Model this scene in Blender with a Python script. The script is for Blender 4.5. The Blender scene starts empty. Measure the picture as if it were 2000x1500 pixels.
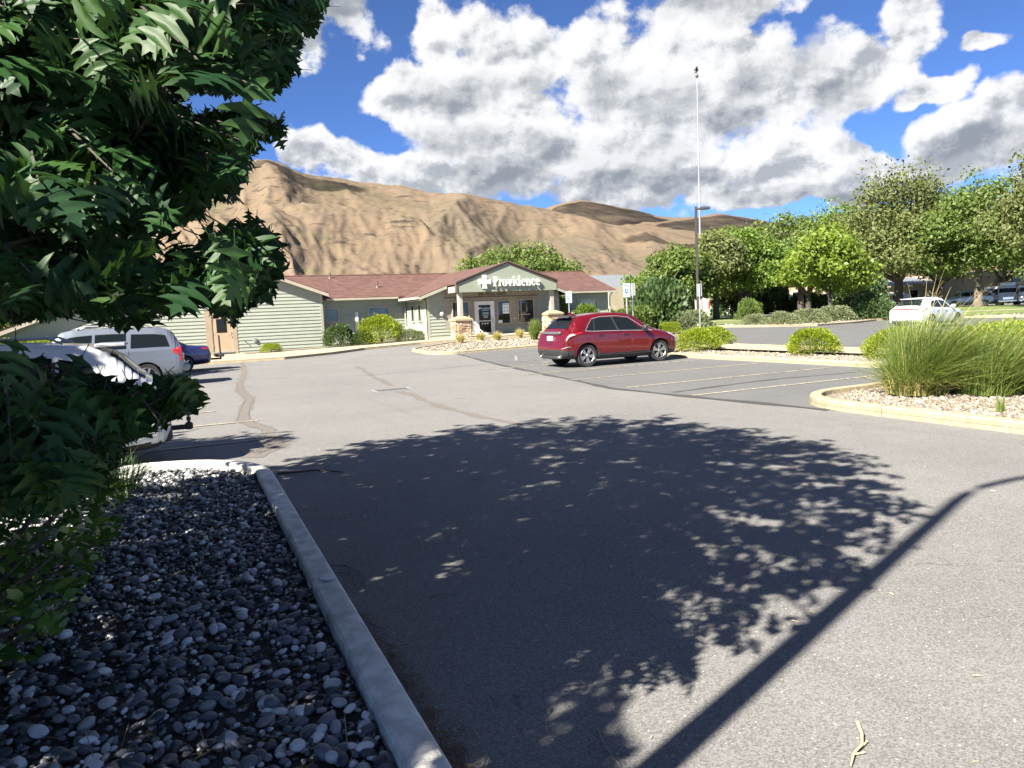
import bpy, bmesh, math, random
import numpy as np
from mathutils import Vector, Matrix
random.seed(7); RNG = np.random.default_rng(11)
SC = bpy.context.scene
COL = SC.collection
R_ = math.radians
# ------------------------------------------------------------------ camera
F, TH, ROLL, CH = 1450.0, R_(25.5), R_(2.5), 1.75
PITCH = math.atan(135 * math.cos(ROLL) / F)
FW = np.array([math.sin(TH) * math.cos(PITCH), math.cos(TH) * math.cos(PITCH), -math.sin(PITCH)])
R0 = np.array([math.cos(TH), -math.sin(TH), 0.0]); U0 = np.cross(R0, FW)
RT = R0 * math.cos(ROLL) - U0 * math.sin(ROLL); UP = U0 * math.cos(ROLL) + R0 * math.sin(ROLL)
CP = np.array([0.0, 0.0, CH])
cam = bpy.data.cameras.new('camera'); cam.sensor_width = 36; cam.lens = 36 * F / 2000
cam.clip_start = 0.05; cam.clip_end = 20000
co = bpy.data.objects.new('camera', cam); COL.objects.link(co)
co.matrix_world = Matrix(((RT[0], UP[0], -FW[0], 0), (RT[1], UP[1], -FW[1], 0), (RT[2], UP[2], -FW[2], CH), (0, 0, 0, 1)))
SC.camera = co
# ------------------------------------------------------------------ sun, sky, exposure
SUN_EL, SUN_AZ = R_(42), R_(248.3)          # azimuth clockwise from +Y
sd = np.array([math.sin(SUN_AZ) * math.cos(SUN_EL), math.cos(SUN_AZ) * math.cos(SUN_EL), math.sin(SUN_EL)])
sl = bpy.data.lights.new('sun', 'SUN'); sl.energy = 4.6; sl.angle = R_(0.55); sl.color = (1, .93, .82)
so = bpy.data.objects.new('sun', sl); COL.objects.link(so); so.location = (0, 0, 60)
so.rotation_euler = Vector(sd).to_track_quat('Z', 'Y').to_euler()
SC.view_settings.view_transform = 'Standard'; SC.view_settings.look = 'None'
SC.view_settings.exposure = 2.12; SC.view_settings.gamma = 1
SC.cycles.max_bounces = 6; SC.cycles.transparent_max_bounces = 6
SC.cycles.use_adaptive_sampling = True

class NT:
    """tiny node helper"""
    def __init__(s, tree): s.t = tree; s.n = tree.nodes; s.l = tree.links
    def node(s, typ, **kw):
        nd = s.n.new(typ)
        for k, v in kw.items(): setattr(nd, k, v)
        return nd
    def put(s, sock, v):
        if v is None: return
        if isinstance(v, bpy.types.NodeSocket): s.l.new(v, sock)
        else:
            if hasattr(sock.default_value, '__len__'):
                n = len(sock.default_value)
                if not hasattr(v, '__len__'): v = (v,) * 3
                if n == 4 and len(v) == 3: v = tuple(v) + (1,)
            sock.default_value = v
    def m(s, op, a, b=None, c=None, clamp=False):
        nd = s.n.new('ShaderNodeMath'); nd.operation = op; nd.use_clamp = clamp
        s.put(nd.inputs[0], a); s.put(nd.inputs[1], b); s.put(nd.inputs[2], c)
        return nd.outputs[0]
    def v(s, op, a, b=None, out=0, scale=None):
        nd = s.n.new('ShaderNodeVectorMath'); nd.operation = op
        s.put(nd.inputs[0], a); s.put(nd.inputs[1], b)
        if scale is not None: s.put(nd.inputs['Scale'], scale)
        return nd.outputs[out]
    def comb(s, x, y, z=0.0):
        nd = s.n.new('ShaderNodeCombineXYZ')
        for i, q in enumerate((x, y, z)): s.put(nd.inputs[i], q)
        return nd.outputs[0]
    def sep(s, v):
        nd = s.n.new('ShaderNodeSeparateXYZ'); s.put(nd.inputs[0], v); return nd.outputs
    def noise(s, vec, scale, detail=4, rough=.55, dist=0.0, color=False, dim='3D'):
        nd = s.n.new('ShaderNodeTexNoise'); nd.noise_dimensions = dim; s.put(nd.inputs['Vector'], vec)
        nd.inputs['Scale'].default_value = scale; nd.inputs['Detail'].default_value = detail
        nd.inputs['Roughness'].default_value = rough; nd.inputs['Distortion'].default_value = dist
        return nd.outputs[1 if color else 0]
    def voro(s, vec, scale, feature='F1', out='Distance', rnd=1.0, dim='3D'):
        nd = s.n.new('ShaderNodeTexVoronoi'); nd.voronoi_dimensions = dim; nd.feature = feature; s.put(nd.inputs['Vector'], vec)
        nd.inputs['Scale'].default_value = scale; nd.inputs['Randomness'].default_value = rnd
        return nd.outputs[out]
    def ss(s, x, a, b, to0=0.0, to1=1.0):
        nd = s.n.new('ShaderNodeMapRange'); nd.interpolation_type = 'SMOOTHSTEP'
        s.put(nd.inputs[0], x); s.put(nd.inputs[1], a); s.put(nd.inputs[2], b); s.put(nd.inputs[3], to0); s.put(nd.inputs[4], to1)
        return nd.outputs[0]
    def mix(s, f, a, b, mode='MIX'):
        nd = s.n.new('ShaderNodeMix'); nd.data_type = 'RGBA'; nd.blend_type = mode
        s.put(nd.inputs[0], f); s.put(nd.inputs[6], a); s.put(nd.inputs[7], b)
        return nd.outputs[2]
    def ramp(s, f, stops):
        nd = s.n.new('ShaderNodeValToRGB'); s.put(nd.inputs[0], f); e = nd.color_ramp.elements
        while len(e) < len(stops): e.new(.5)
        for q, (p, c) in zip(e, stops): q.position = p; q.color = (*c, 1)
        return nd.outputs[0]

def px_azel(px, py):
    d = FW + RT * (px - 1000) / F + UP * (750 - py) / F
    x = d[0] * math.cos(TH) - d[1] * math.sin(TH); y = d[0] * math.sin(TH) + d[1] * math.cos(TH)
    return math.atan2(x, y), math.atan2(d[2], math.hypot(x, y))

CLOUD_GAIN = 3.8
def make_world():
    w = bpy.data.worlds.new('World'); SC.world = w; w.use_nodes = True
    t = NT(w.node_tree); t.n.clear()
    out = t.node('ShaderNodeOutputWorld'); bg = t.node('ShaderNodeBackground')
    t.l.new(bg.outputs[0], out.inputs[0])
    sky = t.node('ShaderNodeTexSky', sky_type='NISHITA'); sky.sun_disc = False
    sky.sun_elevation = SUN_EL; sky.sun_rotation = SUN_AZ
    sky.altitude = 5000; sky.air_density = .75; sky.dust_density = 0.0; sky.ozone_density = 7
    hs = t.node('ShaderNodeHueSaturation'); hs.inputs['Hue'].default_value = .503; hs.inputs['Saturation'].default_value = 1.03; hs.inputs['Value'].default_value = .90
    t.l.new(sky.outputs[0], hs.inputs['Color'])
    tc = t.node('ShaderNodeTexCoord')
    vr = t.node('ShaderNodeVectorRotate', rotation_type='Z_AXIS'); vr.inputs['Angle'].default_value = TH
    t.l.new(tc.outputs['Generated'], vr.inputs['Vector'])
    x, y, z = t.sep(vr.outputs[0])
    az = t.m('ARCTAN2', x, y); el = t.m('ARCSINE', z)
    p0 = t.comb(az, t.m('MULTIPLY', el, 1.0), 0.0)
    # cloud masses: (px, py, rx, ry) read off the photograph, held as directions
    B = [(860,95,62,70),(1000,120,120,95),(1150,130,120,105),(770,188,72,42),(900,235,150,85),(1060,270,190,110),(1260,140,150,110),
         (1330,240,210,140),(1450,130,95,80),(1530,190,130,85),(1620,150,110,75),(1710,110,80,60),(1775,30,45,75),(1500,310,180,70),
         (615,290,62,46),(700,305,95,50),(800,335,140,50),(950,350,160,52),(1150,362,150,42),(1350,350,190,50),(1560,335,130,52),
         (640,25,100,62),(540,60,90,60),(1400,15,170,34),(1925,75,52,20),(1835,165,52,21),(1900,265,120,48),(2010,225,90,48),
         (1850,325,150,40),(1690,300,60,36),(1660,385,50,16),(2130,200,120,60),(2250,330,200,60),(300,70,150,70),(100,160,140,60),(1250,388,220,34),(760,372,130,40),(1480,396,150,22)]
    # nearer, shaded clouds that stand in front of the white ones
    B2 = [(850,188,70,28),(945,170,62,40),(1030,178,42,34),(1190,180,80,46),(1285,200,80,40),(1480,140,70,40),(1560,108,60,36),(880,272,110,38),(1070,285,120,52),(1300,290,140,54),(1430,235,90,60),
          (1000,338,170,36),(1190,340,130,30),(1155,380,62,22),(1300,372,60,20),(1385,352,70,26),(640,30,80,48),(1400,8,150,30),(1840,292,110,24),(1960,290,90,22),(1630,185,70,46),(2150,300,120,40),(250,90,120,50),(1520,395,120,14)]
    def group(name, blobs, k, gen):
        g = bpy.data.node_groups.new(name, 'ShaderNodeTree')
        g.interface.new_socket('P', in_out='INPUT', socket_type='NodeSocketVector')
        g.interface.new_socket('D', in_out='OUTPUT', socket_type='NodeSocketFloat')
        q = NT(g); gi = q.node('NodeGroupInput'); go = q.node('NodeGroupOutput')
        P = gi.outputs[0]; cur = None
        for (a, b, rx, ry) in blobs:
            A, E = px_azel(a, b); nd = q.n.new('ShaderNodeVectorMath'); nd.operation = 'MULTIPLY_ADD'
            q.put(nd.inputs[0], P); nd.inputs[1].default_value = (F / rx, F / ry, 0); nd.inputs[2].default_value = (-A * F / rx, -E * F / ry, 0)
            d = q.v('LENGTH', nd.outputs[0], out=1)
            cur = d if cur is None else q.m('SMOOTH_MIN', cur, d, k)
        # elsewhere the same broken cumulus goes on
        sx = q.sep(P)
        far = q.m('MAXIMUM', q.m('SUBTRACT', q.m('ABSOLUTE', sx[0]), .80), q.m('SUBTRACT', sx[1], .50))
        cov = q.noise(q.v('MULTIPLY', P, (1, 1.9, 1)), 3.1, 2, .5, dim='2D')
        cur = q.m('MINIMUM', cur, q.m('ADD', q.m('SUBTRACT', gen, q.m('MULTIPLY', cov, 3.2)), q.ss(far, -.12, .05, 3.0, 0.0)))
        q.l.new(q.m('SUBTRACT', 1.0, cur), go.inputs[0])
        def mass(P):
            nd = t.node('ShaderNodeGroup'); nd.node_tree = g; t.put(nd.inputs[0], P); return nd.outputs[0]
        return mass
    mass1 = group('cloud_mass', B, .25, 3.0); mass2 = group('cloud_mass_front', B2, .15, 2.9)
    warp = t.v('SCALE', t.v('SUBTRACT', t.noise(p0, 8, 4, .55, color=True, dim='2D'), (.5, .5, .5)), scale=.075)
    p = t.v('ADD', p0, warp)
    def bil(P):      # billows: soft lumps at several sizes
        n1 = t.noise(P, 9, 8, .60, dim='2D'); v1 = t.voro(t.v('ADD', P, t.v('SCALE', t.noise(P, 24, 3, .6, color=True, dim='2D'), scale=.03)), 20, 'SMOOTH_F1', dim='2D')
        return t.m('SUBTRACT', n1, t.m('MULTIPLY', v1, .34))
    ps = t.v('MULTIPLY', p0, (1, 1.3, 1))
    b0 = bil(ps); b1 = bil(t.v('ADD', ps, (-.012, .020, 0)))
    d1 = t.m('ADD', t.m('MULTIPLY', mass1(p), 1.15), t.m('MULTIPLY', t.m('SUBTRACT', b0, .365), 2.0))
    bot = t.ss(t.m('SUBTRACT', mass1(p), mass1(t.v('ADD', p, (.012, -.055, 0)))), .05, 1.0)        # undersides
    a1 = t.ss(d1, -.06, .30)
    d2 = t.m('ADD', t.m('MULTIPLY', mass2(p), 1.0), t.m('MULTIPLY', t.m('SUBTRACT', b0, .34), 1.7))
    a2 = t.ss(d2, -.10, .55)
    f0 = t.noise(ps, 26, 5, .62, dim='2D'); f1 = t.noise(t.v('ADD', ps, (-.005, .009, 0)), 26, 5, .62, dim='2D')
    rel = t.m('ADD', t.m('MULTIPLY', t.m('SUBTRACT', b1, b0), 1.5), t.m('MULTIPLY', t.m('SUBTRACT', f1, f0), .75))     # lumps lit from the upper left
    s1 = t.m('ADD', t.m('ADD', t.m('MULTIPLY', rel, 1.9), t.m('MULTIPLY', bot, .62)), .10, clamp=True)
    c1 = t.ramp(s1, [(0, (1.0, 1.0, 1.0)), (.35, (.86, .87, .885)), (.7, (.60, .62, .65)), (1, (.46, .49, .53))])
    s2 = t.m('ADD', t.m('ADD', t.m('MULTIPLY', rel, 1.7), t.m('MULTIPLY', bot, .4)), t.m('ADD', t.m('MULTIPLY', t.ss(d2, .0, .9), .40), .10), clamp=True)
    c2 = t.ramp(s2, [(0, (.80, .81, .83)), (.4, (.50, .52, .55)), (.8, (.34, .365, .41)), (1, (.26, .285, .335))])
    CL = t.v('SCALE', t.mix(t.m('MULTIPLY', a2, .72), c1, c2), scale=CLOUD_GAIN)
    ap = t.m('MULTIPLY', t.m('MAXIMUM', a1, t.m('MULTIPLY', a2, .9)), t.ss(el, -.02, .03))
    fin = t.mix(t.m('MULTIPLY', ap, .97), hs.outputs[0], CL)
    t.l.new(fin, bg.inputs[0]); bg.inputs[1].default_value = .063
    w.cycles.sampling_method = 'MANUAL'; w.cycles.sample_map_resolution = 256
make_world()

# ------------------------------------------------------------------ geometry helpers
def gz(X, Y):
    X = np.asarray(X, float); Y = np.asarray(Y, float)
    D = X * math.sin(TH) + Y * math.cos(TH)
    r = .5 * np.exp(-(((X - 24) / 14) ** 2 + ((Y - 42) / 12) ** 2)) + .35 / (1 + np.exp(-np.clip((D - 62) / 6, -40, 40)))
    return r
def gf(X, Y): return float(gz(X, Y))
def proj(P):
    P = np.atleast_2d(P) - CP
    z = P @ FW
    zz = np.where(np.abs(z) < 1e-6, 1e-6, z)
    return 1000 + F * (P @ RT) / zz, 750 - F * (P @ UP) / zz, z
def ray(px, py): return FW + RT * (px - 1000) / F + UP * (750 - py) / F
def at(px, py, d): return CP + ray(px, py) * d
def at_gnd(px, d):
    """ground point seen under image column px at depth d"""
    r = FW + RT * (px - 1000) / F
    p = CP + r * d
    return np.array([p[0], p[1], gf(p[0], p[1])])

class MB:
    def __init__(s): s.v = []; s.f = []; s.m = []
    def add(s, vs, fs, mi=0):
        o = len(s.v); s.v += [tuple(map(float, p)) for p in vs]
        s.f += [tuple(i + o for i in f) for f in fs]; s.m += [mi] * len(fs); return s
    def box(s, c, size, rz=0.0, mi=0, bev=0.0):
        x, y, z = size[0] / 2, size[1] / 2, size[2] / 2
        ca, sa = math.cos(rz), math.sin(rz)
        if bev <= 0:
            pts = [(-x, -y, -z), (x, -y, -z), (x, y, -z), (-x, y, -z), (-x, -y, z), (x, -y, z), (x, y, z), (-x, y, z)]
            fs = [(0, 3, 2, 1), (4, 5, 6, 7), (0, 1, 5, 4), (1, 2, 6, 5), (2, 3, 7, 6), (3, 0, 4, 7)]
        else:
            b = min(bev, x * .49, y * .49, z * .49); pts = []; fs = []
            for zz, ins in ((-z, b), (-z + b, 0), (z - b, 0), (z, b)):
                xx, yy = x - ins, y - ins
                pts += [(-xx, -yy + b * (ins == 0), zz), (-xx + b * (ins == 0), -yy, zz), (xx - b * (ins == 0), -yy, zz), (xx, -yy + b * (ins == 0), zz),
                        (xx, yy - b * (ins == 0), zz), (xx - b * (ins == 0), yy, zz), (-xx + b * (ins == 0), yy, zz), (-xx, yy - b * (ins == 0), zz)]
            for k in range(3):
                for i in range(8):
                    a, b2 = k * 8 + i, k * 8 + (i + 1) % 8
                    fs.append((a, b2, b2 + 8, a + 8))
            fs.append(tuple(range(7, -1, -1))); fs.append(tuple(range(24, 32)))
        s.add([(c[0] + p[0] * ca - p[1] * sa, c[1] + p[0] * sa + p[1] * ca, c[2] + p[2]) for p in pts], fs, mi); return s
    def tube(s, path, rad, n=8, mi=0, caps=True):
        path = [Vector(p) for p in path]
        if not hasattr(rad, '__len__'): rad = [rad] * len(path)
        o = len(s.v); ref = Vector((0, 0, 1))
        for i, p in enumerate(path):
            d = (path[min(i + 1, len(path) - 1)] - path[max(i - 1, 0)])
            d = d.normalized() if d.length > 1e-9 else Vector((0, 0, 1))
            rf = Vector((1, 0, 0)) if abs(d.z) > .95 else ref
            a = d.cross(rf).normalized(); b = d.cross(a)
            for k in range(n):
                t = 2 * math.pi * k / n; q = p + (a * math.cos(t) + b * math.sin(t)) * rad[i]
                s.v.append(tuple(q))
        for i in range(len(path) - 1):
            for k in range(n):
                k2 = (k + 1) % n
                s.f.append((o + i * n + k, o + i * n + k2, o + (i + 1) * n + k2, o + (i + 1) * n + k)); s.m.append(mi)
        if caps:
            s.f.append(tuple(o + k for k in range(n - 1, -1, -1))); s.m.append(mi)
            e = o + (len(path) - 1) * n
            s.f.append(tuple(e + k for k in range(n))); s.m.append(mi)
        return s
    def lathe(s, prof, n=24, c=(0, 0, 0), axis='Z', mi=0):
        o = len(s.v)
        for (r, h) in prof:
            for k in range(n):
                t = 2 * math.pi * k / n; a, b = r * math.cos(t), r * math.sin(t)
                p = (a, b, h) if axis == 'Z' else (a, h, b)
                s.v.append((c[0] + p[0], c[1] + p[1], c[2] + p[2]))
        for i in range(len(prof) - 1):
            for k in range(n):
                k2 = (k + 1) % n
                s.f.append((o + i * n + k, o + i * n + k2, o + (i + 1) * n + k2, o + (i + 1) * n + k)); s.m.append(mi)
        return s
    def prism(s, poly, y0, y1, mi=0):
        """poly of (x, z) pushed from y0 to y1"""
        n = len(poly)
        vs = [(p[0], y0, p[1]) for p in poly] + [(p[0], y1, p[1]) for p in poly]
        fs = [tuple(range(n)), tuple(range(2 * n - 1, n - 1, -1))] + [(i, i + n, (i + 1) % n + n, (i + 1) % n) for i in range(n)]
        return s.add(vs, fs, mi)
    def mesh(s, name, mats=(), smooth=False, off=(0, 0, 0), fix=True):
        me = bpy.data.meshes.new(name)
        v = [(p[0] - off[0], p[1] - off[1], p[2] - off[2]) for p in s.v] if any(off) else s.v
        me.from_pydata(v, [], s.f)
        for m in mats: me.materials.append(m)
        if len(mats) > 1: me.polygons.foreach_set('material_index', s.m)
        if fix:
            bm = bmesh.new(); bm.from_mesh(me); bmesh.ops.recalc_face_normals(bm, faces=bm.faces); bm.to_mesh(me); bm.free()
        if smooth:
            me.polygons.foreach_set('use_smooth', [True] * len(me.polygons)); me.set_sharp_from_angle(angle=R_(40))
        me.update(); return me

def link(name, me, parent=None, loc=None):
    o = bpy.data.objects.new(name, me); COL.objects.link(o)
    if parent is not None: o.parent = parent
    if loc is not None: o.location = loc
    return o
def tag(o, label=None, cat=None, group=None, kind=None):
    if label: o['label'] = label
    if cat: o['category'] = cat
    if group: o['group'] = group
    if kind: o['kind'] = kind
    return o
def thing(name, label, cat, loc=(0, 0, 0), rz=0.0, group=None):
    o = link(name, None, loc=loc); o.rotation_euler = (0, 0, rz); o.empty_display_size = .2
    return tag(o, label, cat, group)
def part(name, mb, mats, parent=None, smooth=False, world=False, kind=None):
    if not isinstance(mats, (list, tuple)): mats = [mats]
    off = tuple(parent.location) if (world and parent is not None) else (0, 0, 0)
    if world and parent is not None and parent.parent is not None: off = tuple(Vector(off) + parent.parent.location)
    o = link(name, mb.mesh(name, mats, smooth, off), parent)
    if kind: o['kind'] = kind
    return o
def inst(name, tv, tf, mats3, pos, mat, smooth=False):
    """one mesh holding many transformed copies of a template (tv (k,3), tf (m,q))"""
    tv = np.asarray(tv, np.float32); tf = np.asarray(tf, np.int32); N = len(pos); k = len(tv); q = tf.shape[1]
    V = np.einsum('nij,kj->nki', np.asarray(mats3, np.float32), tv) + np.asarray(pos, np.float32)[:, None, :]
    Fc = (tf[None] + (np.arange(N, dtype=np.int32) * k)[:, None, None]).reshape(-1)
    me = bpy.data.meshes.new(name); nf = N * len(tf)
    me.vertices.add(N * k); me.vertices.foreach_set('co', V.reshape(-1))
    me.loops.add(nf * q); me.loops.foreach_set('vertex_index', Fc)
    me.polygons.add(nf); me.polygons.foreach_set('loop_start', np.arange(nf, dtype=np.int32) * q)
    if smooth: me.polygons.foreach_set('use_smooth', np.ones(nf, bool))
    me.materials.append(mat); me.update(calc_edges=True); me.validate(); return me
def norm(a): return a / np.maximum(np.linalg.norm(a, axis=-1, keepdims=True), 1e-9)
def frames(ydir, nrm, size):
    """(N,3,3): columns x, y(=ydir), z(~nrm) scaled by size"""
    y = norm(ydir); x = norm(np.cross(y, nrm)); z = np.cross(x, y)
    return np.stack([x, y, z], -1) * np.asarray(size)[:, None, None]
def pnoise(x, y, seed=0):
    x = np.asarray(x, float); y = np.asarray(y, float)
    xi = np.floor(x).astype(np.int64); yi = np.floor(y).astype(np.int64); xf = x - xi; yf = y - yi
    def gr(ix, iy, dx, dy):
        h = (ix * 374761393 + iy * 668265263 + seed * 974711) & 0xffffffff
        h = ((h ^ (h >> 13)) * 1274126177) & 0xffffffff; a = (h & 0xffff) / 65536.0 * 2 * np.pi
        return np.cos(a) * dx + np.sin(a) * dy
    u = xf * xf * xf * (xf * (xf * 6 - 15) + 10); v = yf * yf * yf * (yf * (yf * 6 - 15) + 10)
    a = gr(xi, yi, xf, yf); b = gr(xi + 1, yi, xf - 1, yf); c = gr(xi, yi + 1, xf, yf - 1); d = gr(xi + 1, yi + 1, xf - 1, yf - 1)
    return (a * (1 - u) + b * u) * (1 - v) + (c * (1 - u) + d * u) * v
def fbm(x, y, o=5, seed=0, ridged=False):
    t = 0; a = 1.0; s = 0
    for i in range(o):
        n = pnoise(x * 2 ** i, y * 2 ** i, seed + i)
        t = t + a * ((1 - 2 * np.abs(n)) if ridged else n); s += a; a *= .5
    return t / s
def in_poly(px, py, poly):
    px = np.asarray(px); py = np.asarray(py); r = np.zeros(px.shape, bool); n = len(poly)
    for i in range(n):
        x1, y1 = poly[i]; x2, y2 = poly[(i + 1) % n]
        if y1 == y2: continue
        c = ((y1 > py) != (y2 > py)) & (px < (x2 - x1) * (py - y1) / (y2 - y1) + x1); r ^= c
    return r
def ico(sub=1):
    bm = bmesh.new(); bmesh.ops.create_icosphere(bm, subdivisions=sub, radius=1)
    v = np.array([p.co[:] for p in bm.verts]); f = np.array([[q.index for q in p.verts] for p in bm.faces]); bm.free(); return v, f

# ------------------------------------------------------------------ materials
MATS = {}
def mat(name, c1, c2=None, scale=5.0, rough=.7, rough2=None, metal=0.0, bump=0.0, bscale=None, coat=0.0, spec=.5, detail=5, coords='world', stretch=None, lo=.35, hi=.65, dirt=None):
    m = bpy.data.materials.new(name); m.use_nodes = True; t = NT(m.node_tree); b = t.n['Principled BSDF']
    b.inputs['Roughness'].default_value = rough; b.inputs['Metallic'].default_value = metal
    b.inputs['Specular IOR Level'].default_value = spec; b.inputs['Coat Weight'].default_value = coat; b.inputs['Coat Roughness'].default_value = .04
    if coords == 'world': vec = t.node('ShaderNodeNewGeometry').outputs['Position']
    else: vec = t.node('ShaderNodeTexCoord').outputs['Object']
    if stretch: vec = t.v('MULTIPLY', vec, stretch)
    col = None
    if c2 is not None:
        n = t.noise(vec, scale, detail, .6); f = t.ss(n, lo, hi); col = t.mix(f, c1, c2)
        if rough2 is not None: t.l.new(t.ss(n, lo, hi, rough, rough2), b.inputs['Roughness'])
    if dirt:
        dc, ds, amt = dirt
        f = t.ss(t.noise(vec, ds, 6, .65), .5, .72); col = t.mix(t.m('MULTIPLY', f, amt), col if col is not None else c1, dc)
    t.put(b.inputs['Base Color'], col if col is not None else c1)
    if bump:
        bp = t.node('ShaderNodeBump'); bp.inputs['Strength'].default_value = bump; bp.inputs['Distance'].default_value = .02
        t.l.new(t.noise(vec, bscale or scale * 4, 5, .6), bp.inputs['Height']); t.l.new(bp.outputs[0], b.inputs['Normal'])
    MATS[name] = m; return m

def leaf_mat(name, cols, rough=.45, trans=.35, tcol=None, spec=.4, jitter=.25):
    """leaf with a little light coming through; every leaf its own tint"""
    m = bpy.data.materials.new(name); m.use_nodes = True; t = NT(m.node_tree); b = t.n['Principled BSDF']; out = t.n['Material Output']
    g = t.node('ShaderNodeNewGeometry'); oi = t.node('ShaderNodeObjectInfo')
    r = t.m('FRACT', t.m('ADD', g.outputs['Random Per Island'], oi.outputs['Random']))
    st = [(i / max(1, len(cols) - 1), c) for i, c in enumerate(cols)]
    c = t.ramp(r, st)
    n = t.noise(g.outputs['Position'], 1.3, 2, .5)
    c = t.mix(t.ss(n, .35, .7), c, t.v('SCALE', c, scale=1 + jitter))
    t.l.new(c, b.inputs['Base Color']); b.inputs['Roughness'].default_value = rough; b.inputs['Specular IOR Level'].default_value = spec
    tr = t.node('ShaderNodeBsdfTranslucent'); t.l.new(t.mix(.5, t.v('MULTIPLY', c, (1.5, 1.5, .6)), tcol or cols[-1]), tr.inputs[0])
    mx = t.node('ShaderNodeMixShader'); mx.inputs[0].default_value = trans
    t.l.new(b.outputs[0], mx.inputs[1]); t.l.new(tr.outputs[0], mx.inputs[2]); t.l.new(mx.outputs[0], out.inputs[0])
    MATS[name] = m; return m

def asphalt_mat(name, base, spread=.28, warm=(1.01, 1.0, .985)):
    m = bpy.data.materials.new(name); m.use_nodes = True; t = NT(m.node_tree); b = t.n['Principled BSDF']
    P = t.node('ShaderNodeNewGeometry').outputs['Position']
    fine = t.voro(P, 130, 'F1', 'Color'); fr = t.sep(fine)[0]
    n1 = t.noise(P, 45, 4, .7); n2 = t.noise(P, .35, 5, .6); n3 = t.noise(P, 3.0, 5, .65)
    v = t.m('ADD', t.m('MULTIPLY', t.m('SUBTRACT', fr, .5), .75), t.m('MULTIPLY', t.m('SUBTRACT', n1, .5), .7))
    v = t.m('ADD', v, t.m('ADD', t.m('MULTIPLY', t.m('SUBTRACT', n2, .5), .55), t.m('MULTIPLY', t.m('SUBTRACT', n3, .5), .30)))
    v = t.m('MULTIPLY', t.m('ADD', t.m('MULTIPLY', v, spread * 2.2), 1.0), base)
    spk = t.m('MULTIPLY', t.m('GREATER_THAN', t.sep(t.voro(P, 70, 'F1', 'Color'))[1], .982), t.m('LESS_THAN', t.voro(P, 70), .35))
    c = t.v('MULTIPLY', t.comb(v, v, v), warm)
    c = t.mix(t.m('MULTIPLY', spk, .8), c, (.42, .40, .36))
    wp = t.v('ADD', P, t.v('SCALE', t.noise(P, 1.6, 5, .6, color=True), scale=.55))
    ck = t.m('MULTIPLY', t.ss(t.voro(wp, .23, 'DISTANCE_TO_EDGE'), .0022, .0, 0, 1), t.ss(t.noise(P, .22, 2, .5), .52, .62))      # hairline cracks
    c = t.mix(t.m('MULTIPLY', ck, .75), c, (.022, .021, .02))
    oil = t.m('MULTIPLY', t.ss(t.voro(t.v('ADD', P, t.v('SCALE', t.noise(P, 7, 3, .6, color=True), scale=.12)), .85), .17, .04), t.ss(t.noise(P, .5, 2, .5), .53, .60))
    c = t.mix(t.m('MULTIPLY', oil, .45), c, (.03, .029, .028))
    tyre = t.ss(t.noise(t.v('MULTIPLY', P, (3.0, .10, 1)), 1.0, 4, .6), .56, .74, 0, .22)       # faint wheel tracks along the aisle
    c = t.mix(tyre, c, t.v('SCALE', c, scale=.62))
    t.l.new(c, b.inputs['Base Color']); b.inputs['Roughness'].default_value = .88; b.inputs['Specular IOR Level'].default_value = .35
    bp = t.node('ShaderNodeBump'); bp.inputs['Strength'].default_value = .30; bp.inputs['Distance'].default_value = .006
    t.l.new(t.m('ADD', t.voro(P, 130), t.m('MULTIPLY', n1, .6)), bp.inputs['Height']); t.l.new(bp.outputs[0], b.inputs['Normal'])
    MATS[name] = m; return m

def stone_mat(name, cols, rough=.6, bump=.25):
    m = bpy.data.materials.new(name); m.use_nodes = True; t = NT(m.node_tree); b = t.n['Principled BSDF']
    g = t.node('ShaderNodeNewGeometry'); oi = t.node('ShaderNodeObjectInfo')
    r = t.m('FRACT', t.m('ADD', g.outputs['Random Per Island'], oi.outputs['Random']))
    c = t.ramp(r, cols); n = t.noise(g.outputs['Position'], 60, 5, .65)
    c = t.mix(t.ss(n, .3, .75, 0, .35), c, t.v('SCALE', c, scale=.55))
    c = t.mix(t.ss(t.noise(g.outputs['Position'], 240, 2, .5), .62, .72, 0, .25), c, (.4, .4, .38))
    t.l.new(c, b.inputs['Base Color']); b.inputs['Roughness'].default_value = rough
    bp = t.node('ShaderNodeBump'); bp.inputs['Strength'].default_value = bump; bp.inputs['Distance'].default_value = .004
    t.l.new(n, bp.inputs['Height']); t.l.new(bp.outputs[0], b.inputs['Normal'])
    MATS[name] = m; return m

def gravel_mat(name, cols, scale):
    m = bpy.data.materials.new(name); m.use_nodes = True; t = NT(m.node_tree); b = t.n['Principled BSDF']
    P = t.node('ShaderNodeNewGeometry').outputs['Position']
    c = t.ramp(t.sep(t.voro(P, scale, 'F1', 'Color'))[0], cols)
    d = t.voro(P, scale, 'F1'); c = t.mix(t.ss(d, .45, .75, 0, .6), c, (.09, .08, .065))
    c = t.mix(t.ss(t.noise(P, .8, 4, .6), .35, .75, 0, .3), c, (.20, .165, .12))
    t.l.new(c, b.inputs['Base Color']); b.inputs['Roughness'].default_value = .85
    bp = t.node('ShaderNodeBump'); bp.inputs['Strength'].default_value = 1; bp.inputs['Distance'].default_value = .03; bp.invert = True
    t.l.new(d, bp.inputs['Height']); t.l.new(bp.outputs[0], b.inputs['Normal'])
    MATS[name] = m; return m

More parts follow.
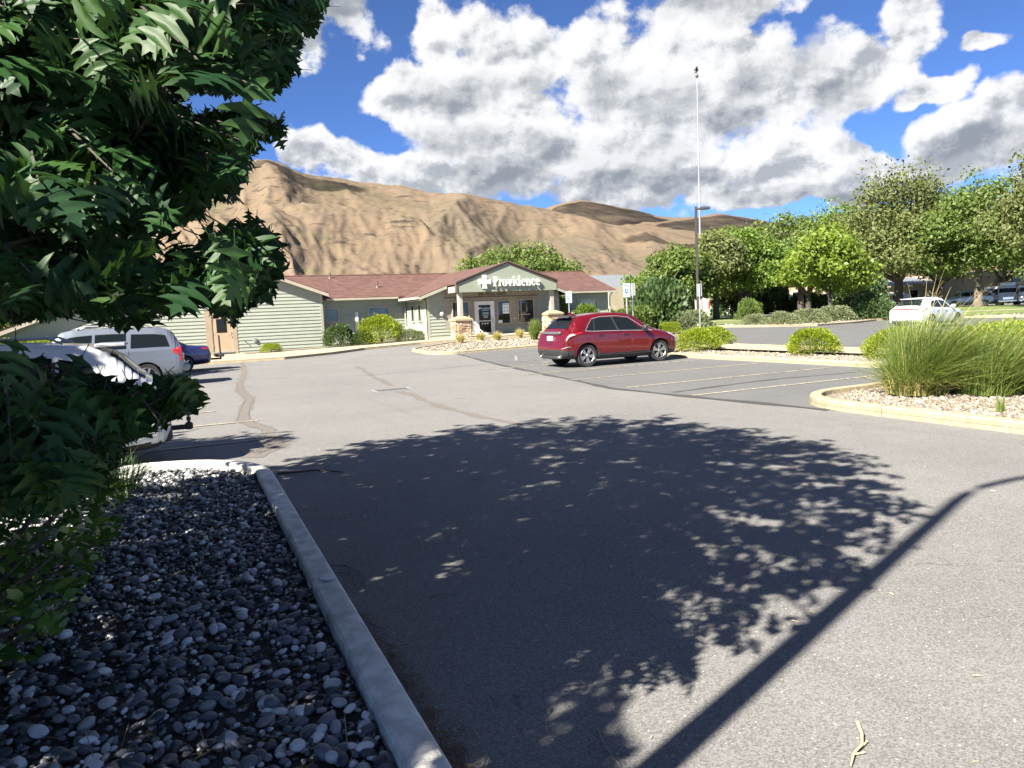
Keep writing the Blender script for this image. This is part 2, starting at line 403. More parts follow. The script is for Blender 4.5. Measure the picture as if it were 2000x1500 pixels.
asphalt_mat('asphalt', .138, .42, (1.02, 1.0, .965))
asphalt_mat('asphalt_new', .100, .32, (1.0, 1.0, 1.0))
asphalt_mat('asphalt_patch', .108, .3, (1.12, 1.0, .88))
asphalt_mat('tar', .045, .3, (1.02, 1, .97))
mat('kerb_near', (.66, .65, .59), (.46, .45, .41), 9, .85, bump=.5, bscale=90, dirt=((.22, .21, .18), 3.5, .75))
mat('kerb_tan', (.33, .275, .18), (.265, .22, .14), 6, .85, bump=.3, bscale=70, dirt=((.19, .165, .12), 3, .5))
mat('walk', (.33, .285, .20), (.275, .24, .17), 2.5, .85, bump=.2, bscale=60, dirt=((.36, .32, .25), .9, .35))
mat('kerb_dark', (.09, .09, .09), (.15, .145, .135), 4, .8, bump=.3)
mat('paint_white', (.30, .295, .27), (.13, .13, .125), 9, .8, lo=.36, hi=.58)
mat('paint_yellow', (.40, .345, .22), (.15, .145, .13), 11, .8, lo=.40, hi=.60)
mat('dirt', (.045, .040, .034), (.028, .026, .023), 12, .95, bump=.8, bscale=50)
mat('soil_dry', (.34, .27, .17), (.26, .22, .13), .05, .95, bump=.3, bscale=2, detail=8)
mat('lawn', (.13, .17, .045), (.085, .125, .03), 1.2, .9, bump=.8, bscale=40)
mat('litter', (.16, .10, .055), (.09, .06, .035), 30, .9)
mat('sage', (.300, .324, .270), (.272, .296, .246), 1.6, .75, stretch=(1, 1, 3), dirt=((.30, .31, .22), .8, .25), bump=.08, bscale=120)
mat('sage_panel', (.25, .285, .215), (.23, .262, .195), 1.2, .8, bump=.1, bscale=60, dirt=((.30, .31, .24), .6, .3))
mat('sage_trim', (.34, .35, .27), (.30, .31, .235), 2, .7)
mat('taupe', (.30, .275, .22), (.275, .25, .20), 1.5, .85, bump=.1, bscale=60)
mat('cream_trim', (.394, .360, .286), (.347, .313, .245), 2, .7)
mat('tan_trim', (.340, .272, .190), (.306, .238, .163), 2, .7)
mat('door_tan', (.408, .306, .204), (.374, .279, .184), 3, .6, dirt=((.40, .30, .2), 2, .3))
mat('brown_metal', (.10, .075, .06), None, rough=.5)
mat('white_metal', (.72, .72, .70), (.62, .62, .60), 4, .45)
mat('grey_metal', (.42, .43, .43), (.34, .35, .35), 6, .45, metal=.6)
mat('bronze', (.075, .065, .05), (.055, .05, .04), 6, .5, metal=.3)
mat('pole_dark', (.060, .055, .045), (.045, .042, .036), 5, .5, metal=.2)
mat('black_plastic', (.018, .018, .02), (.03, .03, .03), 20, .55)
mat('rubber', (.018, .018, .018), (.028, .027, .026), 30, .85)
mat('glass_dark', (.008, .011, .013), None, rough=.03, spec=.22)
mat('tailgate_grey', (.09, .085, .09), None, rough=.3)
mat('glass_blue', (.10, .14, .15), (.05, .08, .08), 1.5, rough=.06, spec=.6)
mat('glass_shop', (.010, .014, .015), (.035, .042, .04), .9, rough=.04, spec=.55)
mat('glass_blind', (.34, .38, .37), (.28, .33, .32), 1.0, rough=.12, spec=.6)
mat('chrome', (.75, .75, .77), None, rough=.14, metal=1)
mat('alloy', (.62, .62, .63), (.5, .5, .51), 20, .28, metal=.9)
mat('paint_red', (.135, .003, .006), None, rough=.3, metal=.35, coat=1.0)
mat('paint_pearl', (.55, .56, .57), None, rough=.35, coat=.9)
mat('paint_silver', (.20, .225, .27), None, rough=.34, metal=.55, coat=.8)
mat('paint_navy', (.010, .013, .075), None, rough=.3, metal=.2, coat=1.0)
mat('paint_fleet', (.66, .66, .65), None, rough=.4, coat=.5)
mat('paint_grey', (.38, .40, .42), None, rough=.35, metal=.5, coat=.8)
mat('lens_red', (.42, .008, .012), None, rough=.12, coat=1)
mat('lens_clear', (.62, .60, .60), (.42, .40, .40), 60, .15, coat=1)
mat('plate', (.75, .78, .82), (.35, .42, .6), 60, .4, coords='object', lo=.55, hi=.6)
mat('letter_white', (.86, .87, .86), None, rough=.5)
mat('sign_face', (.36, .50, .52), None, rough=.45)
mat('sign_blue', (.03, .09, .36), None, rough=.45)
mat('sign_white', (.8, .82, .82), None, rough=.5)
mat('sign_purple', (.14, .12, .30), None, rough=.5)
mat('bark', (.14, .115, .09), (.075, .06, .048), 14, .95, bump=1.0, bscale=30, stretch=(1, 1, .25))
mat('bark_dark', (.07, .058, .046), (.04, .034, .028), 12, .95, bump=1.0, bscale=20, stretch=(1, 1, .3))
mat('twig', (.30, .24, .16), (.20, .16, .11), 30, .85)
mat('twig_grey', (.22, .21, .19), (.14, .135, .12), 30, .85)
mat('straw', (.62, .50, .26), (.48, .40, .2), 30, .8)
mat('beige_wall', (.422, .360, .272), (.381, .326, .245), 1, .85)
mat('pink_wall', (.422, .320, .224), (.388, .292, .204), 1, .85)
mat('pale_wall', (.422, .394, .320), (.381, .354, .286), 1, .85)
mat('grey_roof', (.155, .17, .185), (.135, .15, .165), 2, .6)
mat('stone_cap', (.374, .272, .170), (.313, .224, .136), 6, .85, bump=.3)
mat('concrete', (.44, .42, .38), (.36, .345, .31), 6, .85, bump=.3)
mat('cloud_white', (.85, .85, .85), None, rough=1.0)
def thin_cloud():
    m = MATS['cloud_white']; t = NT(m.node_tree); tr = t.node('ShaderNodeBsdfTransparent'); mx = t.node('ShaderNodeMixShader')
    P = t.node('ShaderNodeNewGeometry').outputs['Position']; t.l.new(t.ss(t.noise(P, .006, 5, .6), .30, .70, .25, .85), mx.inputs[0])
    t.l.new(t.n['Principled BSDF'].outputs[0], mx.inputs[1]); t.l.new(tr.outputs[0], mx.inputs[2]); t.l.new(mx.outputs[0], t.n['Material Output'].inputs[0])
thin_cloud()
stone_mat('pebble', [(0, (0.025, 0.027, 0.033)), (.26, (0.062, 0.068, 0.075)), (.50, (0.119, 0.125, 0.135)), (.68, (0.188, 0.190, 0.190)), (.80, (0.338, 0.338, 0.331)), (.90, (0.575, 0.575, 0.562)), (1, (0.700, 0.700, 0.663))], .55)
stone_mat('gravel_stone', [(0, (.13, .105, .08)), (.35, (.19, .16, .12)), (.7, (.26, .225, .175)), (1, (.37, .33, .27))], .8)
stone_mat('ledge_stone', [(0, (.20, .13, .08)), (.35, (.40, .28, .17)), (.7, (.52, .40, .27)), (1, (.60, .50, .37))], .85, .8)
gravel_mat('gravel', [(0, (.12, .10, .075)), (.4, (.20, .17, .13)), (1, (.30, .26, .21))], 17)
gravel_mat('gravel_pink', [(0, (.19, .14, .11)), (.5, (.30, .23, .18)), (1, (.42, .35, .29))], 9)

def shingle_mat():
    m = bpy.data.materials.new('shingle'); m.use_nodes = True; t = NT(m.node_tree); b = t.n['Principled BSDF']
    P = t.node('ShaderNodeNewGeometry').outputs['Position']; x, y, z = t.sep(P)
    row = t.m('MULTIPLY', z, 15.0); fr = t.m('FRACT', row); ri = t.m('FLOOR', row)
    tab = t.m('FLOOR', t.m('ADD', t.m('MULTIPLY', t.m('ADD', x, y), 3.4), t.m('MULTIPLY', ri, 2.37)))
    wn = t.node('ShaderNodeTexWhiteNoise', noise_dimensions='2D'); t.l.new(t.comb(tab, ri), wn.inputs['Vector'])
    c = t.ramp(wn.outputs[0], [(0, (.050, .021, .016)), (.5, (.078, .033, .025)), (1, (.11, .052, .040))])
    c = t.mix(t.ss(t.noise(P, 22, 4, .7), .35, .7, 0, .5), c, (.135, .075, .06))
    c = t.mix(t.ss(t.noise(P, .5, 4, .6), .5, .75, 0, .25), c, (.05, .025, .02))
    c = t.mix(t.ss(fr, .0, .16, .55, 0), c, (.022, .010, .009))
    t.l.new(c, b.inputs['Base Color']); b.inputs['Roughness'].default_value = .9
    bp = t.node('ShaderNodeBump'); bp.inputs['Strength'].default_value = .5; bp.inputs['Distance'].default_value = .02
    t.l.new(t.m('ADD', t.m('MULTIPLY', fr, -.5), t.m('MULTIPLY', wn.outputs[0], .4)), bp.inputs['Height']); t.l.new(bp.outputs[0], b.inputs['Normal'])
    MATS['shingle'] = m
shingle_mat()

def hill_mat(name, dark):
    m = bpy.data.materials.new(name); m.use_nodes = True; t = NT(m.node_tree); b = t.n['Principled BSDF']
    ge = t.node('ShaderNodeNewGeometry'); P = ge.outputs['Position']; nz = t.sep(ge.outputs['Normal'])[2]
    n1 = t.noise(P, .0035, 7, .62); n2 = t.noise(t.v('MULTIPLY', P, (1, 1, 2.2)), .014, 7, .66); n3 = t.noise(P, .06, 6, .7)
    c = t.mix(t.ss(n1, .38, .62), (.150, .110, .076), (.112, .090, .064))
    brush_sh = t.node('ShaderNodeAttribute', attribute_name='brush_shade').outputs['Fac']
    c = t.mix(t.m('MULTIPLY', t.ss(t.m('ADD', brush_sh, t.m('MULTIPLY', t.m('SUBTRACT', n2, .5), .9)), .16, .62), .8), c, (.066, .060, .037))  # olive brush colour, also painting shade into the gullies between spurs
    c = t.mix(t.ss(n2, .50, .72, 0, .75), c, (.125, .108, .06))
    c = t.mix(t.ss(n3, .52, .72, 0, .45), c, (.10, .075, .05))
    st = t.noise(t.v('MULTIPLY', P, (1, 1, 5)), .02, 7, .72)           # rock bands along the contours
    c = t.mix(t.m('MULTIPLY', t.ss(st, .56, .63), t.ss(nz, .995, .92)), c, (.05, .040, .031))
    scr = t.m('MULTIPLY', t.ss(t.voro(P, .055), .34, .16), t.ss(t.noise(P, .004, 4, .6), .44, .60))
    c = t.mix(t.m('MULTIPLY', scr, .55), c, (.045, .043, .028))
    tr = t.noise(t.v('MULTIPLY', P, (.35, .35, 9)), .05, 5, .65)        # stock tracks along the contours
    c = t.mix(t.ss(tr, .56, .70, 0, .45), c, (.085, .066, .046))
    c = t.mix(t.ss(tr, .42, .30, 0, .35), c, (.215, .165, .112))
    if dark: c = t.mix(.2, c, (.085, .07, .048))
    t.l.new(c, b.inputs['Base Color']); b.inputs['Roughness'].default_value = 1; b.inputs['Specular IOR Level'].default_value = .1
    bp = t.node('ShaderNodeBump'); bp.inputs['Strength'].default_value = .45; bp.inputs['Distance'].default_value = 6
    t.l.new(t.m('ADD', n2, t.m('MULTIPLY', n3, .35)), bp.inputs['Height']); t.l.new(bp.outputs[0], b.inputs['Normal'])
    MATS[name] = m
hill_mat('hill', False); hill_mat('hill_far', True)
leaf_mat('oak_leaf', [(.010, .034, .013), (.014, .044, .014), (.020, .056, .015), (.030, .068, .016)], .5, .16, (.05, .10, .012), .22)
leaf_mat('shrub_leaf', [(.026, .072, .012), (.042, .105, .015), (.066, .138, .021), (.105, .178, .026)], .38, .28, (.13, .20, .02), .5)
leaf_mat('locust_leaf', [(.062, .108, .024), (.086, .138, .030), (.115, .168, .038), (.14, .17, .045)], .55, .4, (.20, .24, .05))
leaf_mat('olive_leaf', [(.072, .098, .030), (.100, .128, .040), (.128, .152, .048), (.135, .135, .05)], .6, .35, (.20, .19, .06))
leaf_mat('green_leaf', [(.0690, .1254, .0251), (.1004, .1693, .0301), (.1380, .2070, .0376), (.1693, .2258, .0502)], .5, .42, (.22, .32, .04))
leaf_mat('lime_leaf', [(.0858, .1386, .0198), (.1188, .1782, .0231), (.1518, .2046, .0297), (.1914, .2376, .0396)], .5, .42, (.32, .42, .04))
leaf_mat('spirea_leaf', [(.0720, .1224, .0086), (.1224, .1800, .0101), (.1944, .2448, .0130), (.2880, .3096, .0216)], .5, .35, (.40, .46, .03))
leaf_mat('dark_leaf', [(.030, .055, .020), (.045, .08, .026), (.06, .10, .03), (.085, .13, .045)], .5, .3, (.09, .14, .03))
leaf_mat('sage_leaf', [(.0975, .1275, .0638), (.1350, .1650, .0825), (.1650, .1950, .0975), (.1875, .2025, .1125)], .65, .3, (.24, .28, .12))
leaf_mat('grass_blade', [(.0720, .1188, .0252), (.1008, .1512, .0324), (.1368, .1872, .0432), (.2160, .2376, .0720)], .45, .35, (.30, .36, .07))
leaf_mat('grass_dry', [(.30, .26, .10), (.42, .36, .15), (.50, .43, .2), (.30, .33, .12)], .6, .3, (.5, .42, .15))
# ------------------------------------------------------------------ setting: terrain, hills, lot
def cl(xc, yc): return (xc * math.cos(TH) + yc * math.sin(TH), -xc * math.sin(TH) + yc * math.cos(TH))
def grid_mesh(name, X, Y, Z, mt, smooth=True):
    n, m = X.shape; v = np.stack([X, Y, Z], -1).reshape(-1, 3)
    i = np.arange(n - 1)[:, None] * m + np.arange(m - 1)[None]
    f = np.stack([i, i + 1, i + m + 1, i + m], -1).reshape(-1, 4)
    me = bpy.data.meshes.new(name); me.vertices.add(len(v)); me.vertices.foreach_set('co', v.astype(np.float32).ravel())
    me.loops.add(f.size); me.loops.foreach_set('vertex_index', f.ravel().astype(np.int32))
    me.polygons.add(len(f)); me.polygons.foreach_set('loop_start', np.arange(len(f), dtype=np.int32) * 4)
    me.polygons.foreach_set('use_smooth', np.ones(len(f), bool)); me.materials.append(mt); me.update(calc_edges=True); return me
def struct(o): o['kind'] = 'structure'; return o

def build_ground():
    az = np.radians(np.linspace(-180, 180, 181)); r = np.concatenate([[.01], np.geomspace(4, 12000, 80)])
    A, Rr = np.meshgrid(az, r, indexing='ij'); X, Y = Rr * np.sin(A), Rr * np.cos(A)
    struct(link('ground', grid_mesh('ground', X, Y, gz(X, Y) - .12 - .00004 * np.maximum(Rr - 600, 0), MATS['soil_dry'])))
build_ground()

def hills(name, sky, R, r0, seed, mt, azr=(-48, 54), na=640, nr=190, spur=1.0, ncyc=5):
    pts = sorted(px_azel(*p) for p in sky); pa = np.array([p[0] for p in pts]); pe = np.array([p[1] for p in pts])
    a = np.radians(np.linspace(azr[0], azr[1], na)); t = np.linspace(0, 1.35, nr)
    A, T = np.meshgrid(a, t, indexing='ij')
    el = np.interp(A, pa, pe)
    Rr = r0 + (R - r0) * T
    H = np.tan(el) * R + CH
    S = np.clip(T, 0, 1); base = H * (.25 * S + .75 * S ** 1.6) * np.where(T > 1, 1 - .9 * (T - 1), 1)
    warp = fbm(A * 5, T * 1.6, 3, seed + 40) * .55
    q = A * ncyc + warp + T * .5
    rid = fbm(q, T * 1.1 + 3, 2, seed, True)                     # spurs running down to the valley
    gul = fbm(q * 3.2, T * 2.6, 4, seed + 9, True)
    fine = fbm(A * 110, T * 26, 4, seed + 21)
    rill = fbm(q * 11 + fbm(A * 22, T * 9, 2, seed + 61) * .8, T * 4.0, 3, seed + 33, True)
    env = np.clip(T, 0, 1) ** 1.1 * np.clip(1.04 - T, 0, 1) ** .75
    Z = base + H * env * spur * (.78 * (rid - .5) + .20 * (gul - .5) + .022 * (rill - .5)) + H * .016 * fine * np.clip(T * 3, 0, 1)
    Z = np.maximum(Z, -.2 + .0 * Z) - np.where(T <= 0, 3.0, 0)
    wa = A + TH; X, Y = Rr * np.sin(wa), Rr * np.cos(wa)
    me = grid_mesh(name, X, Y, Z, mt); at_ = me.attributes.new('brush_shade', 'FLOAT', 'POINT')      # brush in the gullies, its dark tint standing in for shaded folds
    brush_shade = np.clip(.95 - (.55 * rid + .5 * gul + .25 * rill) , 0, 1); at_.data.foreach_set('value', brush_shade.astype(np.float32).ravel())
    return struct(link(name, me))
SKY1 = [(-1500,520),(-900,470),(-400,420),(0,385),(250,360),(420,340),(490,321),(520,315),(550,323),(600,337),(640,341),(700,350),(740,357),(800,372),(840,383),(880,382),(905,379),
        (950,387),(1000,398),(1060,414),(1120,424),(1200,440),(1280,452),(1350,466),(1420,480),(1500,500),(1650,535),(1900,560),(2400,560),(3000,560)]
SKY2 = [(-1500,560),(600,520),(900,470),(1010,432),(1060,411),(1090,402),(1130,393),(1160,396),(1200,403),(1250,411),(1290,423),(1330,427),(1365,426),(1400,420),(1450,424),
        (1500,434),(1600,452),(1700,468),(1850,482),(2000,490),(2400,500),(3000,540)]
hills('hills', SKY1, 1500, 330, 5, MATS['hill'])
hills('far_ridge', SKY2, 3300, 1500, 23, MATS['hill_far'], na=240, nr=90, spur=.7, ncyc=7)

def sheet(name, poly, off, mt, step=1.0, parent=None, bump=0.0):
    bm = bmesh.new(); vs = [bm.verts.new((p[0], p[1], 0)) for p in poly]; bm.faces.new(vs)
    xs = [p[0] for p in poly]; ys = [p[1] for p in poly]
    for lo, hi, nrm, ax in ((min(xs), max(xs), (1, 0, 0), 0), (min(ys), max(ys), (0, 1, 0), 1)):
        k = math.ceil((lo + 1e-3) / step) * step
        while k < hi - 1e-3:
            c = [0, 0, 0]; c[ax] = k
            bmesh.ops.bisect_plane(bm, geom=bm.verts[:] + bm.edges[:] + bm.faces[:], plane_co=c, plane_no=nrm); k += step
    bmesh.ops.triangulate(bm, faces=bm.faces[:])
    for v in bm.verts:
        v.co.z = gf(v.co.x, v.co.y) + off + (bump * float(pnoise(v.co.x * 1.7, v.co.y * 1.7, 3)) if bump else 0)
    bmesh.ops.recalc_face_normals(bm, faces=bm.faces)
    if bm.faces and sum(f.normal.z for f in bm.faces) < 0: bmesh.ops.reverse_faces(bm, faces=bm.faces)
    me = bpy.data.meshes.new(name); bm.to_mesh(me); bm.free(); me.materials.append(mt)
    me.polygons.foreach_set('use_smooth', [True] * len(me.polygons))
    return link(name, me, parent)
X, Y = np.meshgrid(np.linspace(-45, 60, 106), np.linspace(-28, 60, 89), indexing='ij')
lot = struct(link('parking_lot', grid_mesh('parking_lot', X, Y, gz(X, Y), MATS['asphalt'])))
def rounded(pts, radii, seg=8):
    out = []; n = len(pts)
    for i in range(n):
        p0, p, p1 = Vector(pts[i - 1]), Vector(pts[i]), Vector(pts[(i + 1) % n]); r = radii[i] if hasattr(radii, '__len__') else radii
        if r <= 0: out.append(tuple(p)); continue
        a = (p0 - p).normalized(); b = (p1 - p).normalized(); ang = a.angle(b)
        d = min(r / math.tan(ang / 2), (p0 - p).length * .49, (p1 - p).length * .49); r = d * math.tan(ang / 2)
        c = p + (a + b).normalized() * (r / math.sin(ang / 2)); s = p + a * d - c; e = p + b * d - c
        a0 = math.atan2(s.y, s.x); a1 = math.atan2(e.y, e.x); da = (a1 - a0 + math.pi) % (2 * math.pi) - math.pi
        for k in range(seg + 1):
            t = a0 + da * k / seg; out.append((c.x + r * math.cos(t), c.y + r * math.sin(t)))
    return out
def resample(path, step, closed):
    P = [Vector(p) for p in path]; P = P + [P[0]] if closed else P; out = []
    for a, b in zip(P[:-1], P[1:]):
        n = max(1, int((b - a).length / step + .5))
        for k in range(n): out.append(a.lerp(b, k / n))
    if not closed: out.append(P[-1])
    return out
def kerb(path, mt, parent, w=.16, h=.14, closed=True, inside=1, piece=3.0, step=.25):
    """kerb stones laid along a path (its outer edge); inside=+1 puts the width on the left of travel"""
    P = resample(path, step, closed); n = len(P)
    nr = []
    for i in range(n):
        a = P[i - 1] if (closed or i > 0) else P[0]; b = P[(i + 1) % n] if (closed or i < n - 1) else P[-1]
        d = (b - a).normalized(); nr.append(Vector((-d.y, d.x)) * inside)
    prof = [(0, -.15), (.008, h - .03), (.028, h - .004), (.05, h), (w - .02, h), (w - .004, h - .012), (w, -.05)]
    idx = list(range(n)) + ([0] if closed else []); acc = []; runs = []; L = 0
    for k in range(len(idx)):
        acc.append(idx[k])
        if k: L += (P[idx[k]] - P[idx[k - 1]]).length
        if L >= piece and k < len(idx) - 2: runs.append(acc); acc = [idx[k]]; L = 0
    runs.append(acc)
    for run in runs:
        if len(run) < 2: continue
        mb = MB(); rows = []
        for j, i in enumerate(run):
            p = P[i].copy()
            if j == 0: p = p.lerp(P[run[1]], min(.4, .006 / max(.01, (P[run[1]] - p).length)))
            if j == len(run) - 1: p = p.lerp(P[run[-2]], min(.4, .006 / max(.01, (P[run[-2]] - p).length)))
            row = []
            for (u, z) in prof:
                q = p + nr[i] * u; jit = .0025 * float(pnoise(q.x * 3.1, q.y * 3.1 + z * 9, 4))
                row.append(len(mb.v)); mb.v.append((q.x, q.y, gf(p.x, p.y) + z + jit))
            rows.append(row)
        for a, b in zip(rows[:-1], rows[1:]):
            for k in range(len(prof) - 1): mb.f.append((a[k], b[k], b[k + 1], a[k + 1])); mb.m.append(0)
        mb.f.append(tuple(rows[0])); mb.m.append(0); mb.f.append(tuple(reversed(rows[-1]))); mb.m.append(0)
        part('kerb_stone', mb, mt, parent)

def line_strip(name, path, w, off, mt, parent=None, step=.5, wob=0.0, seed=0):
    P = resample(path, step, False); mb = MB(); n = len(P)
    for i, p in enumerate(P):
        d = (P[min(i + 1, n - 1)] - P[max(i - 1, 0)]).normalized(); q = Vector((-d.y, d.x))
        ww = w[0] + (w[1] - w[0]) * i / (n - 1) if hasattr(w, '__len__') else w
        o = wob * float(pnoise(i * .31, 1.7, seed)) * 2; ww = ww * (1 + (1.2 * float(pnoise(i * .47, 5.2, seed)) if wob else 0))
        for s in (-.5, .5):
            a = p + q * (s * ww + o); mb.v.append((a.x, a.y, gf(a.x, a.y) + off))
    for i in range(n - 1): mb.f.append((2 * i, 2 * i + 1, 2 * i + 3, 2 * i + 2)); mb.m.append(0)
    return part(name, mb, mt, parent)

# newer, darker surfacing under the right-hand stalls and beyond
sheet('asphalt_bay', [(12.3, 31.6), (11.0, 24.5), (9.2, 14.0), (9.7, 8.4), (10.2, 5.0), (10.2, -8), (54, -8), (54, 38), (33, 38), (27, 31.2)], .004, MATS['asphalt_new'], 1.5, lot)
line_strip('seam_strip', [(12.35, 31.9), (11.0, 24.5), (9.2, 14.0), (9.4, 11.0), (9.72, 8.5)], (.13, .20), .008, MATS['tar'], lot, .4, .03, 3)
line_strip('seam_strip', [(9.6, 12.4), (11.5, 12.7), (13.0, 12.8), (15.4, 12.55)], (.16, .07), .008, MATS['tar'], lot, .4, .03, 8)
line_strip('crack_patch', [(1.05, 10.35), (1.5, 11.2), (1.62, 13), (1.35, 14.6), (1.62, 16.5), (1.95, 19), (2.0, 21.5), (2.3, 24.5), (2.9, 29), (3.4, 34), (3.6, 37)], (.26, .17), .004, MATS['asphalt_patch'], lot, .3, .03, 5)
line_strip('crack_patch', [(5.15, 10.6), (4.95, 13), (5.2, 15.2), (5.35, 17.6)], (.16, .22), .004, MATS['asphalt_patch'], lot, .3, .08, 15)
line_strip('crack_patch', [(5.6, 19.2), (6.2, 23.5), (7.0, 28.5)], (.2, .16), .004, MATS['asphalt_patch'], lot, .3, .06, 25)
for e, s in ((.11, 1), (-.11, 2)):
    line_strip('seam_strip', [(1.05 + e, 10.6), (1.5 + e, 11.2), (1.62 + e, 13), (1.35 + e, 14.6), (1.62 + e * .8, 16.5), (1.95 + e * .8, 19), (2.0 + e * .8, 21.5), (2.3 + e * .7, 24.5)], .014, .008, MATS['asphalt_new'], lot, .3, .03, 5)
line_strip('seam_strip', [(2.6, 25.8), (6.0, 23.5), (10.6, 24.4)], .035, .008, MATS['tar'], lot, .4, .06, 33)
line_strip('seam_strip', [(24, 17.5), (28, 21), (33, 22)], .06, .008, MATS['tar'], lot, .4, .1, 36)
# painted stall lines
for y in (11.65, 13.93, 16.55, 19.22, 22.1):
    line_strip('stall_line', [(9.5, y), (16.2, y + .03)], .10, .012, MATS['paint_yellow'], lot, 1.0)
for y, e in ((11.92, 1.35), (14.38, 1.62), (16.67, 1.05), (18.99, 1.15), (21.75, 1.3), (24.3, 1.4), (27.0, 1.5)):
    line_strip('stall_line', [(-4.2, y - .05), (e, y)], .095, .012, MATS['paint_yellow'], lot, 1.0)
for a, b in (((11.2, 24.4), (15.6, 24.7)), ((11.9, 27.3), (16.3, 27.6)), ((12.1, 24.9), (13.2, 27.2)), ((13.2, 24.9), (14.3, 27.2)), ((14.4, 24.9), (15.4, 27.2)), ((12.4, 29.7), (16.6, 29.9)), ((24.5, 17.4), (31, 23.5)), ((27, 15), (33, 19.5))):
    line_strip('stall_line', [a, b], .10, .012, MATS['paint_white'], lot, 1.0)
ring = [(12.2 + .42 * math.cos(t), 25.9 - 3.0 + .42 * math.sin(t)) for t in np.linspace(-2.6, 1.9, 14)]
line_strip('stall_symbol', ring, .09, .012, MATS['paint_white'], lot, .2)
line_strip('stall_symbol', [(12.75, 23.4), (12.3, 23.2), (12.25, 22.75), (12.7, 22.6)], .09, .012, MATS['paint_white'], lot, .2)
# drain
dr = thing('drain_grate', 'small steel drain grate set in the asphalt where the faded crack ends', 'drain', (5.3, 18.1, gf(5.3, 18.1)))
mb = MB(); mb.box((0, .28, .006), (.95, .05, .012)); mb.box((0, -.28, .006), (.95, .05, .012)); mb.box((-.45, 0, .006), (.05, .51, .012)); mb.box((.45, 0, .006), (.05, .51, .012))
part('frame', mb, MATS['grey_metal'], dr)
for k in range(9): part('bar', MB().box((-.36 + k * .09, 0, .004), (.035, .50, .010)), MATS['bronze'], dr)

# ---- planting beds
def bed(name, outer, mt_k, fill_off, fill_mat, w=.16, h=.14, inside=1, closed=True, kpath=None, step=1.0, piece=3.0):
    b = sheet(name, outer, fill_off, fill_mat, step); struct(b)
    kerb(kpath or outer, mt_k, b, w, h, closed, inside, piece)
    return b
near_outer = rounded([(-14, -6), (.56, -6), (1.14, 10.1), (-14, 10.3)], [0, 0, 1.5, 0], 12)
bed_near = bed('pebble_bed', near_outer, MATS['kerb_near'], .045, MATS['dirt'], .175, .14, 1, True, None, 1.0, 3.05)
right_outer = rounded([(9.35, -6), (16.6, -6), (16.6, 9.8), (9.75, 9.85), ], [0, 0, 0, 1.6])
right_outer = [(9.35, -6), (14, -6), (16.62, -6), (16.62, 9.95)] + rounded([(16.0, 9.9), (9.75, 9.75), (9.5, 3)], [0, 1.55, 0])[1:-1] + [(9.5, 3)]
bed_right = bed('gravel_bed', right_outer, MATS['kerb_tan'], .07, MATS['gravel'], .2, .16, 1, True)
med_outer = rounded([(16.45, 9.96), (21.4, 9.96), (21.4, 24.6), (19.8, 24.6), (16.45, 21.6)], [0, 0, .5, .5, .9])
bed_med = bed('gravel_bed', med_outer, MATS['kerb_tan'], .075, MATS['gravel'], .17, .15, 1, True)
struct(sheet('walkway', [(18.85, 9.9), (20.55, 9.9), (20.55, 21.5), (21.2, 24.4), (19.9, 24.4), (18.85, 22.2)], .155, MATS['walk'], 1.0))
ent_outer = rounded([(11.1, 31.1), (27.6, 31.0), (29.3, 34.2), (26.5, 37.6), (14.8, 38.4), (11.4, 35.6)], [1.3, .9, 1.2, 1.0, 1.4, 1.6])
bed_ent = bed('gravel_bed', ent_outer, MATS['kerb_tan'], .085, MATS['gravel'], .17, .14, 1, True)
# walkway along the clinic
wk = [(-14, 38.4), (2.2, 37.75), (5.6, 37.2), (8.2, 38.3), (10.2, 39.9), (13.6, 40.4), (17, 39.9), (28, 39.9), (31.4, 41), (31.4, 50), (-14, 50)]
walk = struct(sheet('walkway', wk, .12, MATS['walk'], 1.0))
kerb([(31.4, 41), (28, 39.9), (17, 39.9), (13.6, 40.4)], MATS['kerb_tan'], walk, .15, .135, False, -1)
kerb([(13.6, 40.4), (10.2, 39.9), (8.2, 38.3), (5.6, 37.2), (2.2, 37.75), (-14, 38.4)], MATS['kerb_tan'], walk, .15, .135, False, -1)
for pl in ([(4.6, 44.4), (9.6, 43.9), (9.6, 46.3), (4.6, 46.3)], [(9.55, 43.6), (15, 43.6), (15, 47.1), (9.55, 47.1)], [(24.4, 43.5), (31.3, 43.5), (31.3, 47.1), (24.4, 47.1)], [(-13, 44.4), (2.6, 44.4), (2.6, 46.3), (-13, 46.3)]):
    struct(sheet('gravel_strip', pl, .15, MATS['gravel'], 1.0))
# verge, lawn and street to the east
vk = [(31.4, 62), (31.4, 41.4), (33.2, 38.6), (36.2, 36.5), (39.2, 35.3), (44.5, 36.8), (49, 38.6), (51.8, 38.4), (53.6, 36), (54, 31), (55, 20), (55, -20)]
verge = struct(sheet('gravel_strip', [(72, -20), (72, 62)] + vk, .10, MATS['gravel_pink'], 2.0))
kerb(vk, MATS['kerb_tan'], verge, .17, .15, False, 1, 6.0, 1.0)
lw = [cl(7.5, 53), cl(14, 51.5), cl(20, 53.5), cl(27, 56.5), cl(31, 55.0), cl(36, 55.2), cl(70, 55), cl(90, 80), cl(4, 80)]
lawn = struct(sheet('lawn', lw, .17, MATS['lawn'], 2.0))
struct(sheet('footpath', [cl(6, 63.2), cl(22, 64), cl(38, 62), cl(60, 61.5), cl(60, 63.1), cl(38, 63.6), cl(22, 65.6), cl(6, 64.8)], .19, MATS['walk'], 2.0))
struct(sheet('street', [cl(-6, 80), cl(92, 80), cl(110, 112), cl(-6, 112)], .03, MATS['asphalt'], 6.0))
